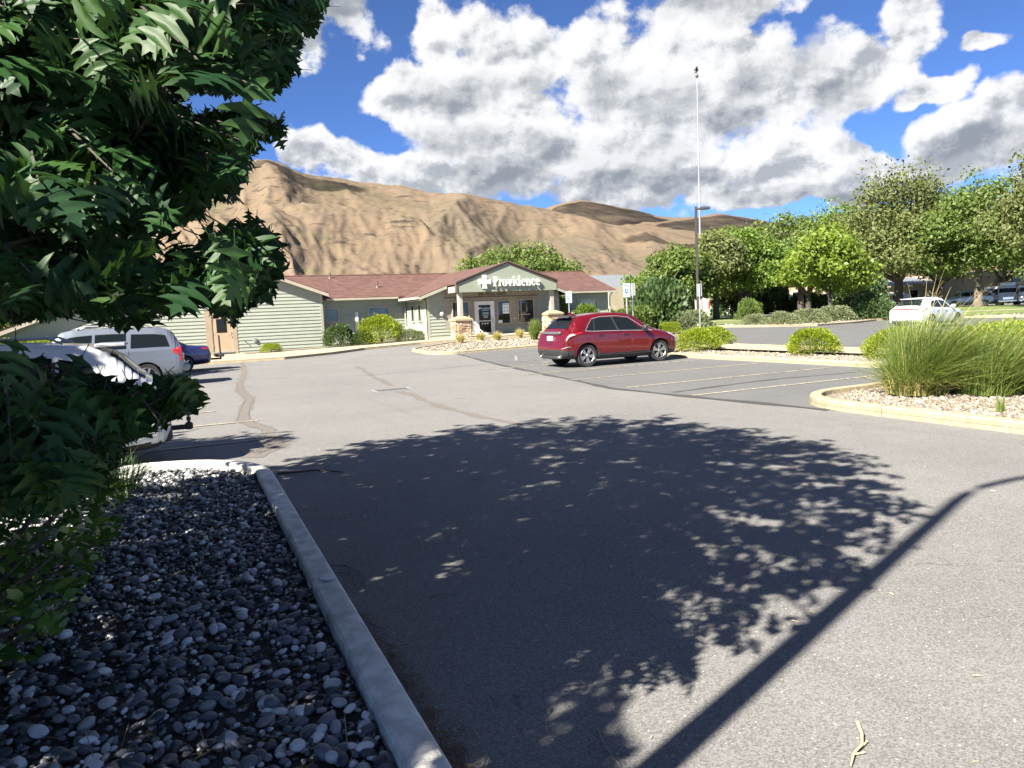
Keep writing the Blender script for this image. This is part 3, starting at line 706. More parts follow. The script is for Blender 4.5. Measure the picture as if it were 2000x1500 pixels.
# ------------------------------------------------------------------ clinic
def text_mesh(name, body, size, ext, mt, spacing=1.0):
    cu = bpy.data.curves.new(name, 'FONT'); cu.body = body; cu.size = size; cu.extrude = ext; cu.space_character = spacing; cu.resolution_u = 3
    cu.align_x = 'CENTER'; cu.align_y = 'CENTER'
    o = bpy.data.objects.new(name, cu); COL.objects.link(o)
    me = bpy.data.meshes.new_from_object(o.evaluated_get(bpy.context.evaluated_depsgraph_get())); me.name = name
    bpy.data.objects.remove(o); me.materials.clear(); me.materials.append(mt); return me

class Wall:
    def __init__(s, base, d, n): s.b = Vector((*base, 0)); s.d = Vector((*d, 0)); s.n = Vector((*n, 0))
    def P(s, a, z, o): q = s.b + s.d * a + s.n * o; return (q.x, q.y, z)
    def box(s, mb, a0, a1, z0, z1, o0, o1, mi=0):
        vs = [s.P(a, z, o) for o in (o0, o1) for (a, z) in ((a0, z0), (a1, z0), (a1, z1), (a0, z1))]
        mb.add(vs, [(0, 1, 2, 3), (7, 6, 5, 4), (0, 4, 5, 1), (1, 5, 6, 2), (2, 6, 7, 3), (3, 7, 4, 0)], mi); return mb
def wall_with_siding(parent, W, L, z0, z1, holes=(), top=None, exp=.2, mt='sage', a_min=0.0):
    mb = MB()
    if top is None: W.box(mb, a_min, L, z0 - .5, z1, -.25, 0)
    else:
        pts = [(a_min, z0 - .5), (L, z0 - .5), (L, top(L) - .02), (max(a_min, min(L, top.peak)), top(top.peak) - .02), (a_min, top(a_min) - .02)]
        n = len(pts); vs = [W.P(a, z, o) for o in (0, -.25) for a, z in pts]
        mb.add(vs, [tuple(range(n)), tuple(range(2 * n - 1, n - 1, -1))] + [(i, i + n, (i + 1) % n + n, (i + 1) % n) for i in range(n)])
    wall = part('wall', mb, MATS[mt], parent, world=True)
    z = z0
    while z < z1 - .02:
        zt = min(z + exp, z1); segs = [(a_min, L)]
        for (h0, h1, hz0, hz1) in holes:
            if hz0 < (z + zt) / 2 < hz1:
                ns = []
                for a, b in segs:
                    if h1 <= a or h0 >= b: ns.append((a, b)); continue
                    if h0 > a: ns.append((a, h0))
                    if h1 < b: ns.append((h1, b))
                segs = ns
        for a, b in segs:
            a0, b0, a1, b1 = a, b, a, b
            if top is not None:
                s = top.slope; pk = top.peak
                lim = lambda zz: (top(pk) - zz) / s
                a0 = max(a0, pk - lim(z)); b0 = min(b0, pk + lim(z)); a1 = max(a1, pk - lim(zt)); b1 = min(b1, pk + lim(zt))
                if b1 - a1 < .05: continue
            if b - a < .04: continue
            m2 = MB(); lap = .012
            vs = [W.P(a0, z - lap, .001), W.P(b0, z - lap, .001), W.P(b0, z - lap, .042), W.P(a0, z - lap, .042),
                  W.P(a1, zt, .001), W.P(b1, zt, .001), W.P(b1, zt, .008), W.P(a1, zt, .008)]
            m2.add(vs, [(0, 1, 2, 3), (7, 6, 5, 4), (3, 2, 6, 7), (0, 3, 7, 4), (1, 5, 6, 2), (0, 4, 5, 1)])
            part('siding_board', m2, MATS[mt], wall, world=True)
        z += exp
    return wall
def window(parent, W, a0, a1, z0, z1, glass, trim='cream_trim', t=.06, surround=None, mull=None):
    if surround:
        mb = MB(); e = .17
        for (b0, b1, y0, y1) in ((a0 - e, a0, z0 - e, z1 + .06), (a1, a1 + e, z0 - e, z1 + .06), (a0, a1, z0 - e, z0), (a0, a1, z1, z1 + .06)):
            W.box(mb, b0, b1, y0, y1, 0, .055)
        sr = part('window_surround', mb, MATS[surround], parent, world=True)
    w = part('window', W.box(MB(), a0 + t, a1 - t, z0 + t, z1 - t, .004, .02), MATS[glass], parent, world=True)
    mb = MB()
    for (b0, b1, y0, y1) in ((a0, a0 + t, z0, z1), (a1 - t, a1, z0, z1), (a0 + t, a1 - t, z0, z0 + t), (a0 + t, a1 - t, z1 - t, z1)):
        W.box(mb, b0, b1, y0, y1, .0, .075)
    if mull: W.box(mb, mull - .025, mull + .025, z0 + t, z1 - t, .0, .045)
    part('frame', mb, MATS[trim], w, world=True)
    return w
def slab(quad, th):
    mb = MB(); a = [Vector(p) for p in quad]; n = (a[1] - a[0]).cross(a[2] - a[0]).normalized()
    if n.z < 0: n = -n
    k = len(a); vs = [tuple(p) for p in a] + [tuple(p - Vector((0, 0, th))) for p in a]
    mb.add(vs, [tuple(range(k)), tuple(range(2 * k - 1, k - 1, -1))] + [(i, i + k, (i + 1) % k + k, (i + 1) % k) for i in range(k)]); return mb
def board_between(p, q, h, t, down=True):
    """fascia board: from p to q (its top edge), h tall, t thick (towards -Y or sideways by direction)"""
    p, q = Vector(p), Vector(q); d = (q - p); s = Vector((d.y, -d.x, 0))
    s = s.normalized() * t if s.length > 1e-6 else Vector((0, -t, 0))
    vs = [p, q, q - Vector((0, 0, h)), p - Vector((0, 0, h))]; vs = vs + [v + s for v in vs]
    return MB().add([tuple(v) for v in vs], [(0, 1, 2, 3), (7, 6, 5, 4), (0, 4, 5, 1), (1, 5, 6, 2), (2, 6, 7, 3), (3, 7, 4, 0)])

class Gable:
    def __init__(s, peak, zp, slope): s.peak = peak; s.zp = zp; s.slope = slope
    def __call__(s, a): return s.zp - s.slope * abs(a - s.peak)

def glyphs():
    """serif letters as pieces: each piece is a list of (x, y); x-height 1, cap 1.5"""
    def bar(x0, x1, y0, y1): return [(x0, y0), (x1, y0), (x1, y1), (x0, y1)]
    def arc(cx, cy, rx, ry, a0, a1, thick=.23, thin=.09, n=14):
        o = []
        for k in range(n):
            q = []
            for t in (a0 + (a1 - a0) * k / n, a0 + (a1 - a0) * (k + 1) / n):
                w = thin + (thick - thin) * abs(math.cos(t)) ** 1.3
                q.append(((cx + rx * math.cos(t), cy + ry * math.sin(t)), (cx + (rx - w) * math.cos(t), cy + (ry - min(w, thin * 1.2 + .3 * (w - thin))) * math.sin(t))))
            o.append([q[0][0], q[1][0], q[1][1], q[0][1]])
        return o
    S = .2; pi = math.pi; G = {}
    stem = lambda x, y0, y1, w=S: [bar(x, x + w, y0, y1)]
    ser = lambda x0, x1, y: [bar(x0, x1, y, y + .075)]
    G['P'] = (stem(.16, .0, 1.5, .23) + ser(0, .55, 0) + ser(0, .3, 1.425) + arc(.5, 1.09, .46, .41, -pi / 2, pi / 2, .26, .09) + [bar(.3, .52, 1.41, 1.5), bar(.3, .52, .68, .77)], 1.02)
    G['r'] = (stem(.12, 0, 1.0) + ser(0, .48, 0) + ser(0, .2, .925) + arc(.52, .62, .24, .40, pi * .42, pi, .1, .1, 8) + [bar(.46, .66, .80, 1.01)], .70)
    G['o'] = (arc(.5, .5, .5, .53, 0, 2 * pi, .24, .08, 24), 1.06)
    G['v'] = ([[(.08, 1.0), (.30, 1.0), (.60, 0), (.47, -.02)], [(.80, 1.0), (.90, 1.0), (.60, 0), (.50, .05)]] + ser(0, .42, .925) + ser(.66, 1.02, .925), 1.02)
    G['i'] = (stem(.13, 0, 1.0) + ser(0, .46, 0) + ser(0, .2, .925) + [[(.23 + .14 * math.cos(t), 1.33 + .14 * math.sin(t)) for t in np.linspace(0, 2 * pi, 10, endpoint=False)]], .50)
    G['d'] = (arc(.46, .5, .46, .53, .35, 2 * pi - .35, .24, .08, 20) + stem(.76, 0, 1.55) + ser(.64, .8, 1.475) + ser(.9, 1.1, 0), 1.12)
    G['e'] = (arc(.46, .5, .46, .53, .0, 2 * pi - .75, .24, .08, 22) + [bar(.16, .9, .52, .60)], .98)
    G['n'] = (stem(.12, 0, 1.0) + ser(0, .46, 0) + ser(0, .2, .925) + arc(.56, .62, .36, .40, 0, pi * .92, .2, .11, 12) + stem(.72, 0, .64) + ser(.60, 1.06, 0), 1.1)
    G['c'] = (arc(.46, .5, .46, .53, .7, 2 * pi - .75, .24, .08, 20) + [bar(.66, .84, .68, .9)], .92)
    return G

def build_clinic():
    c = thing('clinic', 'single-storey sage green clinic with lap siding, red shingle roof and gabled entrance', 'building', (15, 46, .3))
    # -- left wing
    YW, SW = 46.2, 1.0267
    ridge = Gable(12.34, 5.90, .375)                       # along the wall from X=-9
    W = Wall((-9, YW), (1, 0), (0, -1))
    dx0, dx1 = 9 + 2.95 * SW, 9 + 4.03 * SW
    wall_with_siding(c, W, 18.4, .14, 5.88, [(dx0 - .34, dx1 + .24, 0, 2.72)], ridge, .205)
    part('corner_board', W.box(W.box(MB(), 18.26, 18.42, -.1, 3.54, 0, .045), 18.41, 18.44, -.1, 3.54, -.2, .045), MATS['sage_trim'], c, world=True)
    part('wall', MB().box((9.3, YW + .5, 1.7), (.18, .9, 3.6)), MATS['sage'], c, world=True)
    d = part('side_door', W.box(MB(), dx0, dx1, .35, 2.5, -.01, .02), MATS['door_tan'], c, world=True); d['label'] = 'tan steel side door with a small wired window'
    mb = MB()
    for b in ((dx0 - .34, dx0, .16, 2.72), (dx1, dx1 + .24, .16, 2.72), (dx0, dx1, 2.5, 2.72)): W.box(mb, b[0], b[1], b[2], b[3], 0, .05)
    part('frame', mb, MATS['tan_trim'], d, world=True)
    part('pane', W.box(MB(), dx0 + .25, dx1 - .3, 1.45, 2.25, .021, .027), MATS['glass_dark'], d, world=True)
    part('handle', MB().tube([W.P(dx1 - .1, 1.28, .02), W.P(dx1 - .1, 1.28, .08), W.P(dx1 - .22, 1.28, .09)], .016, 6).box(W.P(dx1 - .1, 1.42, .03), (.06, .03, .10)), MATS['grey_metal'], d, world=True)
    for zz in (.65, 1.4, 2.2): part('hinge', W.box(MB(), dx0 - .015, dx0 + .015, zz, zz + .11, .02, .055), MATS['grey_metal'], d, world=True)
    part('threshold', W.box(MB(), dx0, dx1, .29, .35, 0, .1), MATS['grey_metal'], d, world=True)
    part('hose_bib', MB().tube([W.P(13.76, .92, 0), W.P(13.76, .92, .12), W.P(13.8, .83, .15)], .02, 6), MATS['bronze'], c, world=True)
    part('outlet_box', W.box(MB(), 14.27, 14.41, .83, 1.03, 0, .12), MATS['grey_metal'], c, world=True)
    # wing roof
    zr = lambda X: 5.98 - .375 * abs(X - 3.34)
    YF = YW - .40
    for X1 in (9.75, -9.6):
        r = part('roof', slab([(3.34, YF, zr(3.34)), (X1, YF, zr(X1)), (X1, 58, zr(X1)), (3.34, 58, zr(3.34))] if X1 < 0 else
                         [(3.34, YF, zr(3.34)), (X1, YF, zr(X1)), (X1, 47.1, zr(X1)), (3.34, 53.6, zr(3.34))], .05), MATS['shingle'], c, world=True)
        part('fascia', board_between((3.34, YF, zr(3.34) - .055), (X1, YF, zr(X1) - .055), .19, .03) if X1 > 0 else board_between((X1, YF - .03, zr(X1) - .055), (3.34, YF - .03, zr(3.34) - .055), .19, .03), MATS['cream_trim'], r, world=True)
        part('soffit', slab([(3.34, YF + .04, zr(3.34) - .12), (X1, YF + .04, zr(X1) - .12), (X1, YW, zr(X1) - .12), (3.34, YW, zr(3.34) - .12)], .02), MATS['sage_trim'], r, world=True)
    # -- middle (recessed) wall
    W = Wall((9.16, 47), (1, 0), (0, -1))
    hs = [(.45, 1.4, 1.78, 2.66), (3.27, 4.67, 1.76, 2.66)]
    wall_with_siding(c, W, 5.84, .32, 3.15, [(h[0] - .17, h[1] + .17, h[2] - .17, h[3] + .06) for h in hs])
    for h in hs: window(c, W, *h, 'glass_blue', surround='taupe')
    part('conduit', W.box(MB(), 2.42, 2.60, .4, 2.35, 0, .12), MATS['white_metal'], c, world=True)
    part('conduit', W.box(MB(), 2.85, 2.92, 1.3, 2.0, 0, .07), MATS['white_metal'], c, world=True)
    part('downspout', MB().tube([(14.86, 46.55, 3.1), (14.86, 46.86, 2.85), (14.86, 46.86, .45)], .05, 8), MATS['cream_trim'], c, True, world=True)
    # -- right-hand main wall
    W = Wall((24.2, 47), (1, 0), (0, -1))
    wall_with_siding(c, W, 6.4, .45, 3.15, [(3.77, 5.61, 1.68, 2.71)])
    window(c, W, 3.94, 5.44, 1.85, 2.65, 'glass_blind', surround='sage_trim')
    part('corner_board', W.box(MB(), 6.26, 6.43, .3, 3.14, 0, .035), MATS['sage_trim'], c, world=True)
    part('downspout', MB().tube([(30.72, 46.5, 3.1), (30.72, 46.9, 2.85), (30.72, 46.9, .5)], .05, 8), MATS['cream_trim'], c, True, world=True)
    part('wall', MB().box((30.5, 51.5, 1.7), (.2, 8.8, 3.2)), MATS['sage'], c, world=True)
    part('gable_wall', MB().add([(30.6, 47, 3.1), (30.6, 56, 3.1), (30.6, 51.5, 4.8), (30.4, 47, 3.1), (30.4, 56, 3.1), (30.4, 51.5, 4.8)], [(0, 1, 2), (5, 4, 3), (0, 3, 4, 1), (1, 4, 5, 2), (2, 5, 3, 0)]), MATS['sage'], c, world=True)
    # main roof
    ze, zrg = 3.22, 4.95
    r = part('roof', slab([(3.0, 46.56, ze + .05), (31.15, 46.56, ze + .05), (31.15, 51.5, zrg), (3.0, 51.5, zrg)], .06), MATS['shingle'], c, world=True)
    part('roof', slab([(3.0, 56.6, ze), (31.15, 56.6, ze), (31.15, 51.505, zrg), (3.0, 51.505, zrg)], .06), MATS['shingle'], c, world=True)
    part('ridge_cap', MB().tube([(3, 51.5, zrg + .0), (31.15, 51.5, zrg + .0)], .07, 6), MATS['shingle'], r, world=True)
    part('gutter', MB().box((12.05, 46.50, 3.17), (4.6, .12, .12)), MATS['cream_trim'], r, world=True)
    part('gutter', MB().box((28.0, 46.50, 3.17), (6.3, .12, .12)), MATS['cream_trim'], r, world=True)
    part('soffit', MB().box((20.2, 46.78, 3.13), (21.7, .42, .03)), MATS['sage_trim'], r, world=True)
    part('fascia', board_between((31.16, 46.56, ze + .03), (31.16, 51.5, zrg - .02), .2, .03), MATS['cream_trim'], r, world=True)
    for (x, y) in ((13.6, 48.6), (11.0, 50.9), (26.4, 50.6)):
        zz = ze + (y - 46.42) * (zrg - ze) / 5.08
        part('vent_pipe', MB().tube([(x, y, zz - .1), (x, y, zz + .38)], .06, 8).lathe([(.14, zz - .05), (.06, zz + .1)], 10, (x, y, 0)), MATS['brown_metal'], r, True, world=True)
    # -- entry block
    W = Wall((15, 47), (0, -1), (-1, 0))                 # its west wall
    hs = [(1.05, 1.75, 1.54, 2.68), (2.45, 3.1, 1.54, 2.68)]
    wall_with_siding(c, W, 4.0, .42, 2.95, [(h[0] - .1, h[1] + .1, h[2] - .1, h[3] + .06) for h in hs])
    for h in hs: window(c, W, *h, 'glass_dark', trim='sage_trim', t=.09)
    part('corner_board', W.box(W.box(MB(), 3.88, 4.04, .3, 2.98, 0, .035), 3.995, 4.04, .3, 2.98, -.16, .035), MATS['sage_trim'], c, world=True)
    part('meter_box', W.box(MB(), .35, .75, .75, 1.3, 0, .2), MATS['cream_trim'], c, world=True)
    part('meter_box', W.box(MB(), 1.2, 1.3, .75, 1.0, 0, .1), MATS['grey_metal'], c, world=True)
    W = Wall((15, 43), (1, 0), (0, -1))                  # its front wall
    gt = Gable(4.6, 4.78, .36)
    wall_with_siding(c, W, 9.2, .50, 4.6, [(1.15, 7.55, 1.02, 3.3), (3.05, 4.5, 0, 1.1)], gt)
    mb = MB(); W.box(mb, 1.15, 3.12, 1.02, 3.22, 0, .029); W.box(mb, 4.46, 7.55, 1.02, 3.22, 0, .03); W.box(mb, 3.12, 4.46, 2.72, 3.22, 0, .03); W.box(mb, 3.05, 3.12, .45, 1.02, 0, .03); W.box(mb, 4.46, 4.52, .45, 1.02, 0, .03)
    part('stucco_panel', mb, MATS['taupe'], c, world=True)
    part('trim_band', W.box(MB(), 1.1, 7.6, 2.93, 2.985, 0, .06), MATS['brown_metal'], c, world=True)
    W2 = Wall((15, 42.97), (1, 0), (0, -1))
    window(c, W2, 1.6, 2.76, 1.06, 2.72, 'glass_shop'); w1 = window(c, W2, 4.66, 5.6, 1.2, 2.70, 'glass_shop'); w2 = window(c, W2, 6.1, 7.3, 1.2, 2.73, 'glass_shop', mull=6.36)
    part('counter', W2.box(MB(), 6.42, 7.0, 1.72, 1.78, .02, .026), MATS['cream_trim'], w2, world=True)
    p = part('poster', W2.box(MB(), 5.06, 5.52, 1.85, 2.5, .022, .028), MATS['sign_white'], w1, world=True)
    mb = MB()
    for (a, z) in ((5.18, 2.22), (5.39, 2.22), (5.18, 2.02), (5.39, 2.02)):
        W2.box(mb, a - .06, a + .06, z - .06, z + .06, .0285, .030)
    W2.box(mb, 5.08, 5.5, 2.4, 2.47, .0285, .030)
    part('print', mb, MATS['sign_face'], w1, world=True)
    part('notice', W2.box(MB(), 4.74, 5.0, 1.27, 1.45, .022, .027), MATS['sign_white'], w1, world=True)
    d = part('entrance_door', W2.box(MB(), 3.38, 4.2, .72, 2.45, .004, .02), MATS['glass_dark'], c, world=True); d['label'] = 'white framed glass entrance door'
    mb = MB()
    for b in ((3.12, 3.38, .5, 2.68), (4.2, 4.46, .5, 2.68), (3.38, 4.2, .5, .72), (3.38, 4.2, 2.45, 2.68), (3.38, 4.2, 1.42, 1.47)): W2.box(mb, *b, 0, .06)
    part('frame', mb, MATS['white_metal'], d, world=True)
    part('handle', MB().tube([W2.P(4.32, 1.3, .06), W2.P(4.32, 1.3, .12), W2.P(4.32, 1.6, .12), W2.P(4.32, 1.6, .06)], .018, 6), MATS['grey_metal'], d, world=True)
    tm = link('lettering', text_mesh('lettering', 'Providence', .16, .002, MATS['letter_white']), d); tm.location = Vector(W2.P(3.87, 2.24, .025)) - c.location; tm.rotation_euler = (R_(90), 0, 0)
    mb = MB(); mb.lathe([(0, 0), (.05, 0), (.05, .004), (0, .004)], 10, (0, 0, 0), 'Y'); lo = part('emblem', mb, MATS['letter_white'], d); lo.location = Vector(W2.P(3.45, 2.24, .027)) - c.location
    mb = MB()
    for (z, wd) in ((2.11, .5), (1.96, .42), (1.89, .44), (1.8, .4), (1.73, .24), (1.66, .3)): W2.box(mb, 3.86 - wd / 2, 3.86 + wd / 2, z - .018, z + .018, .021, .025)
    part('lettering', mb, MATS['sign_face'], d, world=True)
    for a in (3.62, 3.8, 3.98): part('decal', W2.box(MB(), a - .035, a + .035, 1.25, 1.32, .021, .025), MATS['letter_white'], d, world=True)
    s = part('access_plaque', W2.box(MB(), 4.52, 4.64, 1.72, 2.05, .0, .012), MATS['sign_purple'], c, world=True)
    mb = MB().box(W2.P(4.58, 1.92, .016), (.03, .004, .10)); mb.box(W2.P(4.585, 1.86, .016), (.06, .004, .02)); part('symbol', mb, MATS['letter_white'], s, world=True)
    lg = part('wall_light', MB().lathe([(0, 0), (.14, 0), (.14, -.06), (.10, -.13), (0, -.16)], 14, W2.P(.92, 2.0, 0), 'Y'), MATS['white_metal'], c, True, world=True)
    part('door_bell', MB().lathe([(0, 0), (.05, 0), (.05, -.05), (0, -.05)], 10, W2.P(5.86, 1.52, 0), 'Y'), MATS['white_metal'], c, True, world=True)
    tm = link('address_lettering', text_mesh('address', '824  PORT  DRIVE', .21, .012, MATS['bronze'], 1.15), c); tm.location = Vector((19.38, 42.955, 3.10)) - c.location; tm.rotation_euler = (R_(90), 0, 0)
    part('wall', MB().box((24.1, 45, 1.7), (.2, 3.95, 2.9)), MATS['sage'], c, world=True)
    # entry roof
    ze2 = lambda X: 4.95 - .36 * abs(X - 19.6)
    for sgn in (-1, 1):
        X1 = 19.6 + sgn * 5.2; X2 = 19.6 + sgn * 3.42
        r = part('roof', slab([(19.6, 41.0, ze2(19.6)), (X2, 41.0, ze2(X2)), (X2, 42.5, ze2(X2)), (X1, 42.5, ze2(X1)), (X1, 46.9, ze2(X1)), (19.6, 51.8, ze2(19.6))], .06), MATS['shingle'], c, world=True)
        a, b = (X1, 42.5, ze2(X1) - .05), (X2, 42.5, ze2(X2) - .05)
        part('fascia', board_between(*((a, b) if sgn < 0 else (b, a)), .17, .03), MATS['sage_trim'], r, world=True)
        part('gutter', MB().box((X1 + sgn * .02, 44.5, ze2(X1) - .08), (.12, 4.0, .13)), MATS['cream_trim'], r, world=True)
        part('soffit', slab([(X1, 42.54, ze2(X1) - .2), (19.6 + sgn * 4.62, 42.54, ze2(X1) - .2), (19.6 + sgn * 4.62, 46.4, ze2(X1) - .2), (X1, 46.4, ze2(X1) - .2)], .02), MATS['sage_trim'], r, world=True)
    # gable sign panel
    xl, xr, xm = 16.27, 22.95, 19.61
    g = part('sign_gable', MB().prism([(xl, 3.2), (xr, 3.2), (xr, 3.76), (xm, 4.93), (xl, 3.76)], 41.05, 41.24), MATS['sage_panel'], c, world=True)
    g['label'] = 'pale green gable panel that carries the white lettering'
    mb = MB()
    mb.prism([(xl - .07, 3.77), (xm, 4.955), (xr + .07, 3.77), (xr + .07, 3.85), (xm, 5.04), (xl - .07, 3.85)], 40.96, 41.3)
    mb.prism([(xl - .07, 3.2), (xl - .002, 3.2), (xl - .002, 3.768), (xl - .07, 3.768)], 41.0, 41.26); mb.prism([(xr + .002, 3.2), (xr + .07, 3.2), (xr + .07, 3.768), (xr + .002, 3.768)], 41.0, 41.26)
    part('edge_trim', mb, MATS['brown_metal'], g, world=True)
    for X in (16.36, 22.86): part('porch_beam', MB().box((X, 42.1, 3.4), (.18, 1.7, .36)), MATS['cream_trim'], c, world=True)
    part('porch_ceiling', MB().box((19.6, 42.1, 3.31), (6.3, 1.7, .04)), MATS['taupe'], c, world=True)
    # letters
    G = glyphs(); word = 'Providence'; adv = sum(G[ch][1] for ch in word) + .10 * 9
    x0, x1, zb = 18.58, 21.76, 3.515; sx = (x1 - x0) / adv; sz = .385; x = x0
    for i, ch in enumerate(word):
        mb = MB()
        for k, pc in enumerate(G[ch][0]):
            dy = .0012 * k
            mb.prism([(x + px * sx, zb + py * sz) for px, py in pc], 40.90 - dy, 40.965 + dy * .3)
        mb.box((x + G[ch][1] * sx * .5, 41.0, zb + .18), (.04, .09, .04))
        lt = part('sign_letter', mb, MATS['letter_white'], g, world=True)
        x += (G[ch][1] + .10) * sx
    cx, cz, Rr = 18.0, 3.79, .40; n = 0
    for qx in (-1, 1):
        for qz in (-1, 1):
            pts = [(.13, .13), (.13, 1.0), (.42, .97)] + [(.42 - .14 * math.sin(t), .97 - .55 * (1 - math.cos(t)) ** .8) for t in np.linspace(.2, 1.5, 5)] + [(.30, .30)] + \
                  [(.97 - .55 * (1 - math.cos(t)) ** .8, .42 - .14 * math.sin(t)) for t in np.linspace(1.5, .2, 5)] + [(.97, .42), (1.0, .13)]
            part('emblem', MB().prism([(cx + qx * Rr * a, cz + qz * Rr * b) for a, b in pts], 40.90, 40.965), MATS['letter_white'], g, world=True)
    part('emblem', MB().box((cx, 40.935, cz), (.055, .06, .8)).box((cx - .22, 40.936, cz), (.36, .06, .05)).box((cx + .22, 40.936, cz), (.36, .06, .05)).box((cx, 41.0, cz), (.03, .09, .03)), MATS['letter_white'], g, world=True)
    # porch posts
    for (X, Y) in ((16.53, 41.35), (22.72, 41.35)):
        zf = gf(X, Y) + .12
        part('porch_post', MB().box((X, Y, (3.2 + zf + 1.15) / 2), (.27, .27, 3.2 - zf - 1.15), bev=.02), MATS['cream_trim'], c, world=True)
        pl = part('stone_pillar', MB().box((X, Y, zf + .5), (.78, .78, 1.04)), MATS['dirt'], c, world=True)
        part('cap', MB().add([(X + a * .56, Y + b * .56, zf + 1.02) for a, b in ((-1, -1), (1, -1), (1, 1), (-1, 1))] + [(X + a * .56, Y + b * .56, zf + 1.12) for a, b in ((-1, -1), (1, -1), (1, 1), (-1, 1))] + [(X + a * .2, Y + b * .2, zf + 1.28) for a, b in ((-1, -1), (1, -1), (1, 1), (-1, 1))],
             [(3, 2, 1, 0), (8, 9, 10, 11)] + [(i, (i + 1) % 4, (i + 1) % 4 + 4, i + 4) for i in range(4)] + [(i + 4, (i + 1) % 4 + 4, (i + 1) % 4 + 8, i + 8) for i in range(4)]), MATS['stone_cap'], pl, world=True)
        for side in range(4):
            z = zf
            while z < zf + .99:
                h = min(random.uniform(.07, .125), zf + 1.02 - z); a = -.44 + random.uniform(0, .05)
                while a < .40:
                    w = min(random.uniform(.14, .34), .45 - a); o = random.uniform(.0, .045)
                    u = a + w / 2; cs = [(u, -.43 - o / 2), (.43 + o / 2, u), (u, .43 + o / 2), (-.43 - o / 2, u)][side]
                    sz3 = (w - .012, .11 + o, h - .012) if side in (0, 2) else (.11 + o, w - .012, h - .012)
                    part('ledge_stone', MB().box((X + cs[0], Y + cs[1], z + h / 2), sz3, random.uniform(-.03, .03), bev=.012), MATS['ledge_stone'], pl, world=True)
                    a += w
                z += h
    return c
clinic = build_clinic()

def ac_unit(x, y, label):
    z = gf(x, y) + .15; t = thing('heat_pump_unit', label, 'heat pump', (x, y, z), 0, 'heat pump units by the recessed wall')
    part('case', MB().box((0, 0, .38), (.9, .34, .62), bev=.02), MATS['white_metal'], t)
    part('fan_grille', MB().lathe([(0, -.172), (.25, -.172), (.25, -.182), (.05, -.19), (0, -.19)], 20, (-.12, 0, .38), 'Y'), MATS['grey_metal'], t, True)
    for s in (-.35, .35): part('foot', MB().box((s, 0, .035), (.08, .36, .07)), MATS['grey_metal'], t)
ac_unit(11.15, 46.5, 'white heat pump unit beside the tall conduit')
ac_unit(9.95, 46.5, 'white heat pump unit in the corner shade beside the wing wall')
# ramp rail by the left pillar
t = thing('handrail', 'pale sloping handrail beside the left stone pillar', 'handrail', (17.2, 41.9, gf(17.2, 41.9) + .12))
part('panel', MB().box((.0, 0, .5), (.22, .06, 1.0)), MATS['cream_trim'], t)
part('rail', MB().tube([(.1, 0, .92), (.5, -.2, .62), (.95, -.42, .05)], .025, 8), MATS['white_metal'], t, True)
part('box', MB().box((.02, -.08, .88), (.13, .1, .13)), MATS['black_plastic'], t)
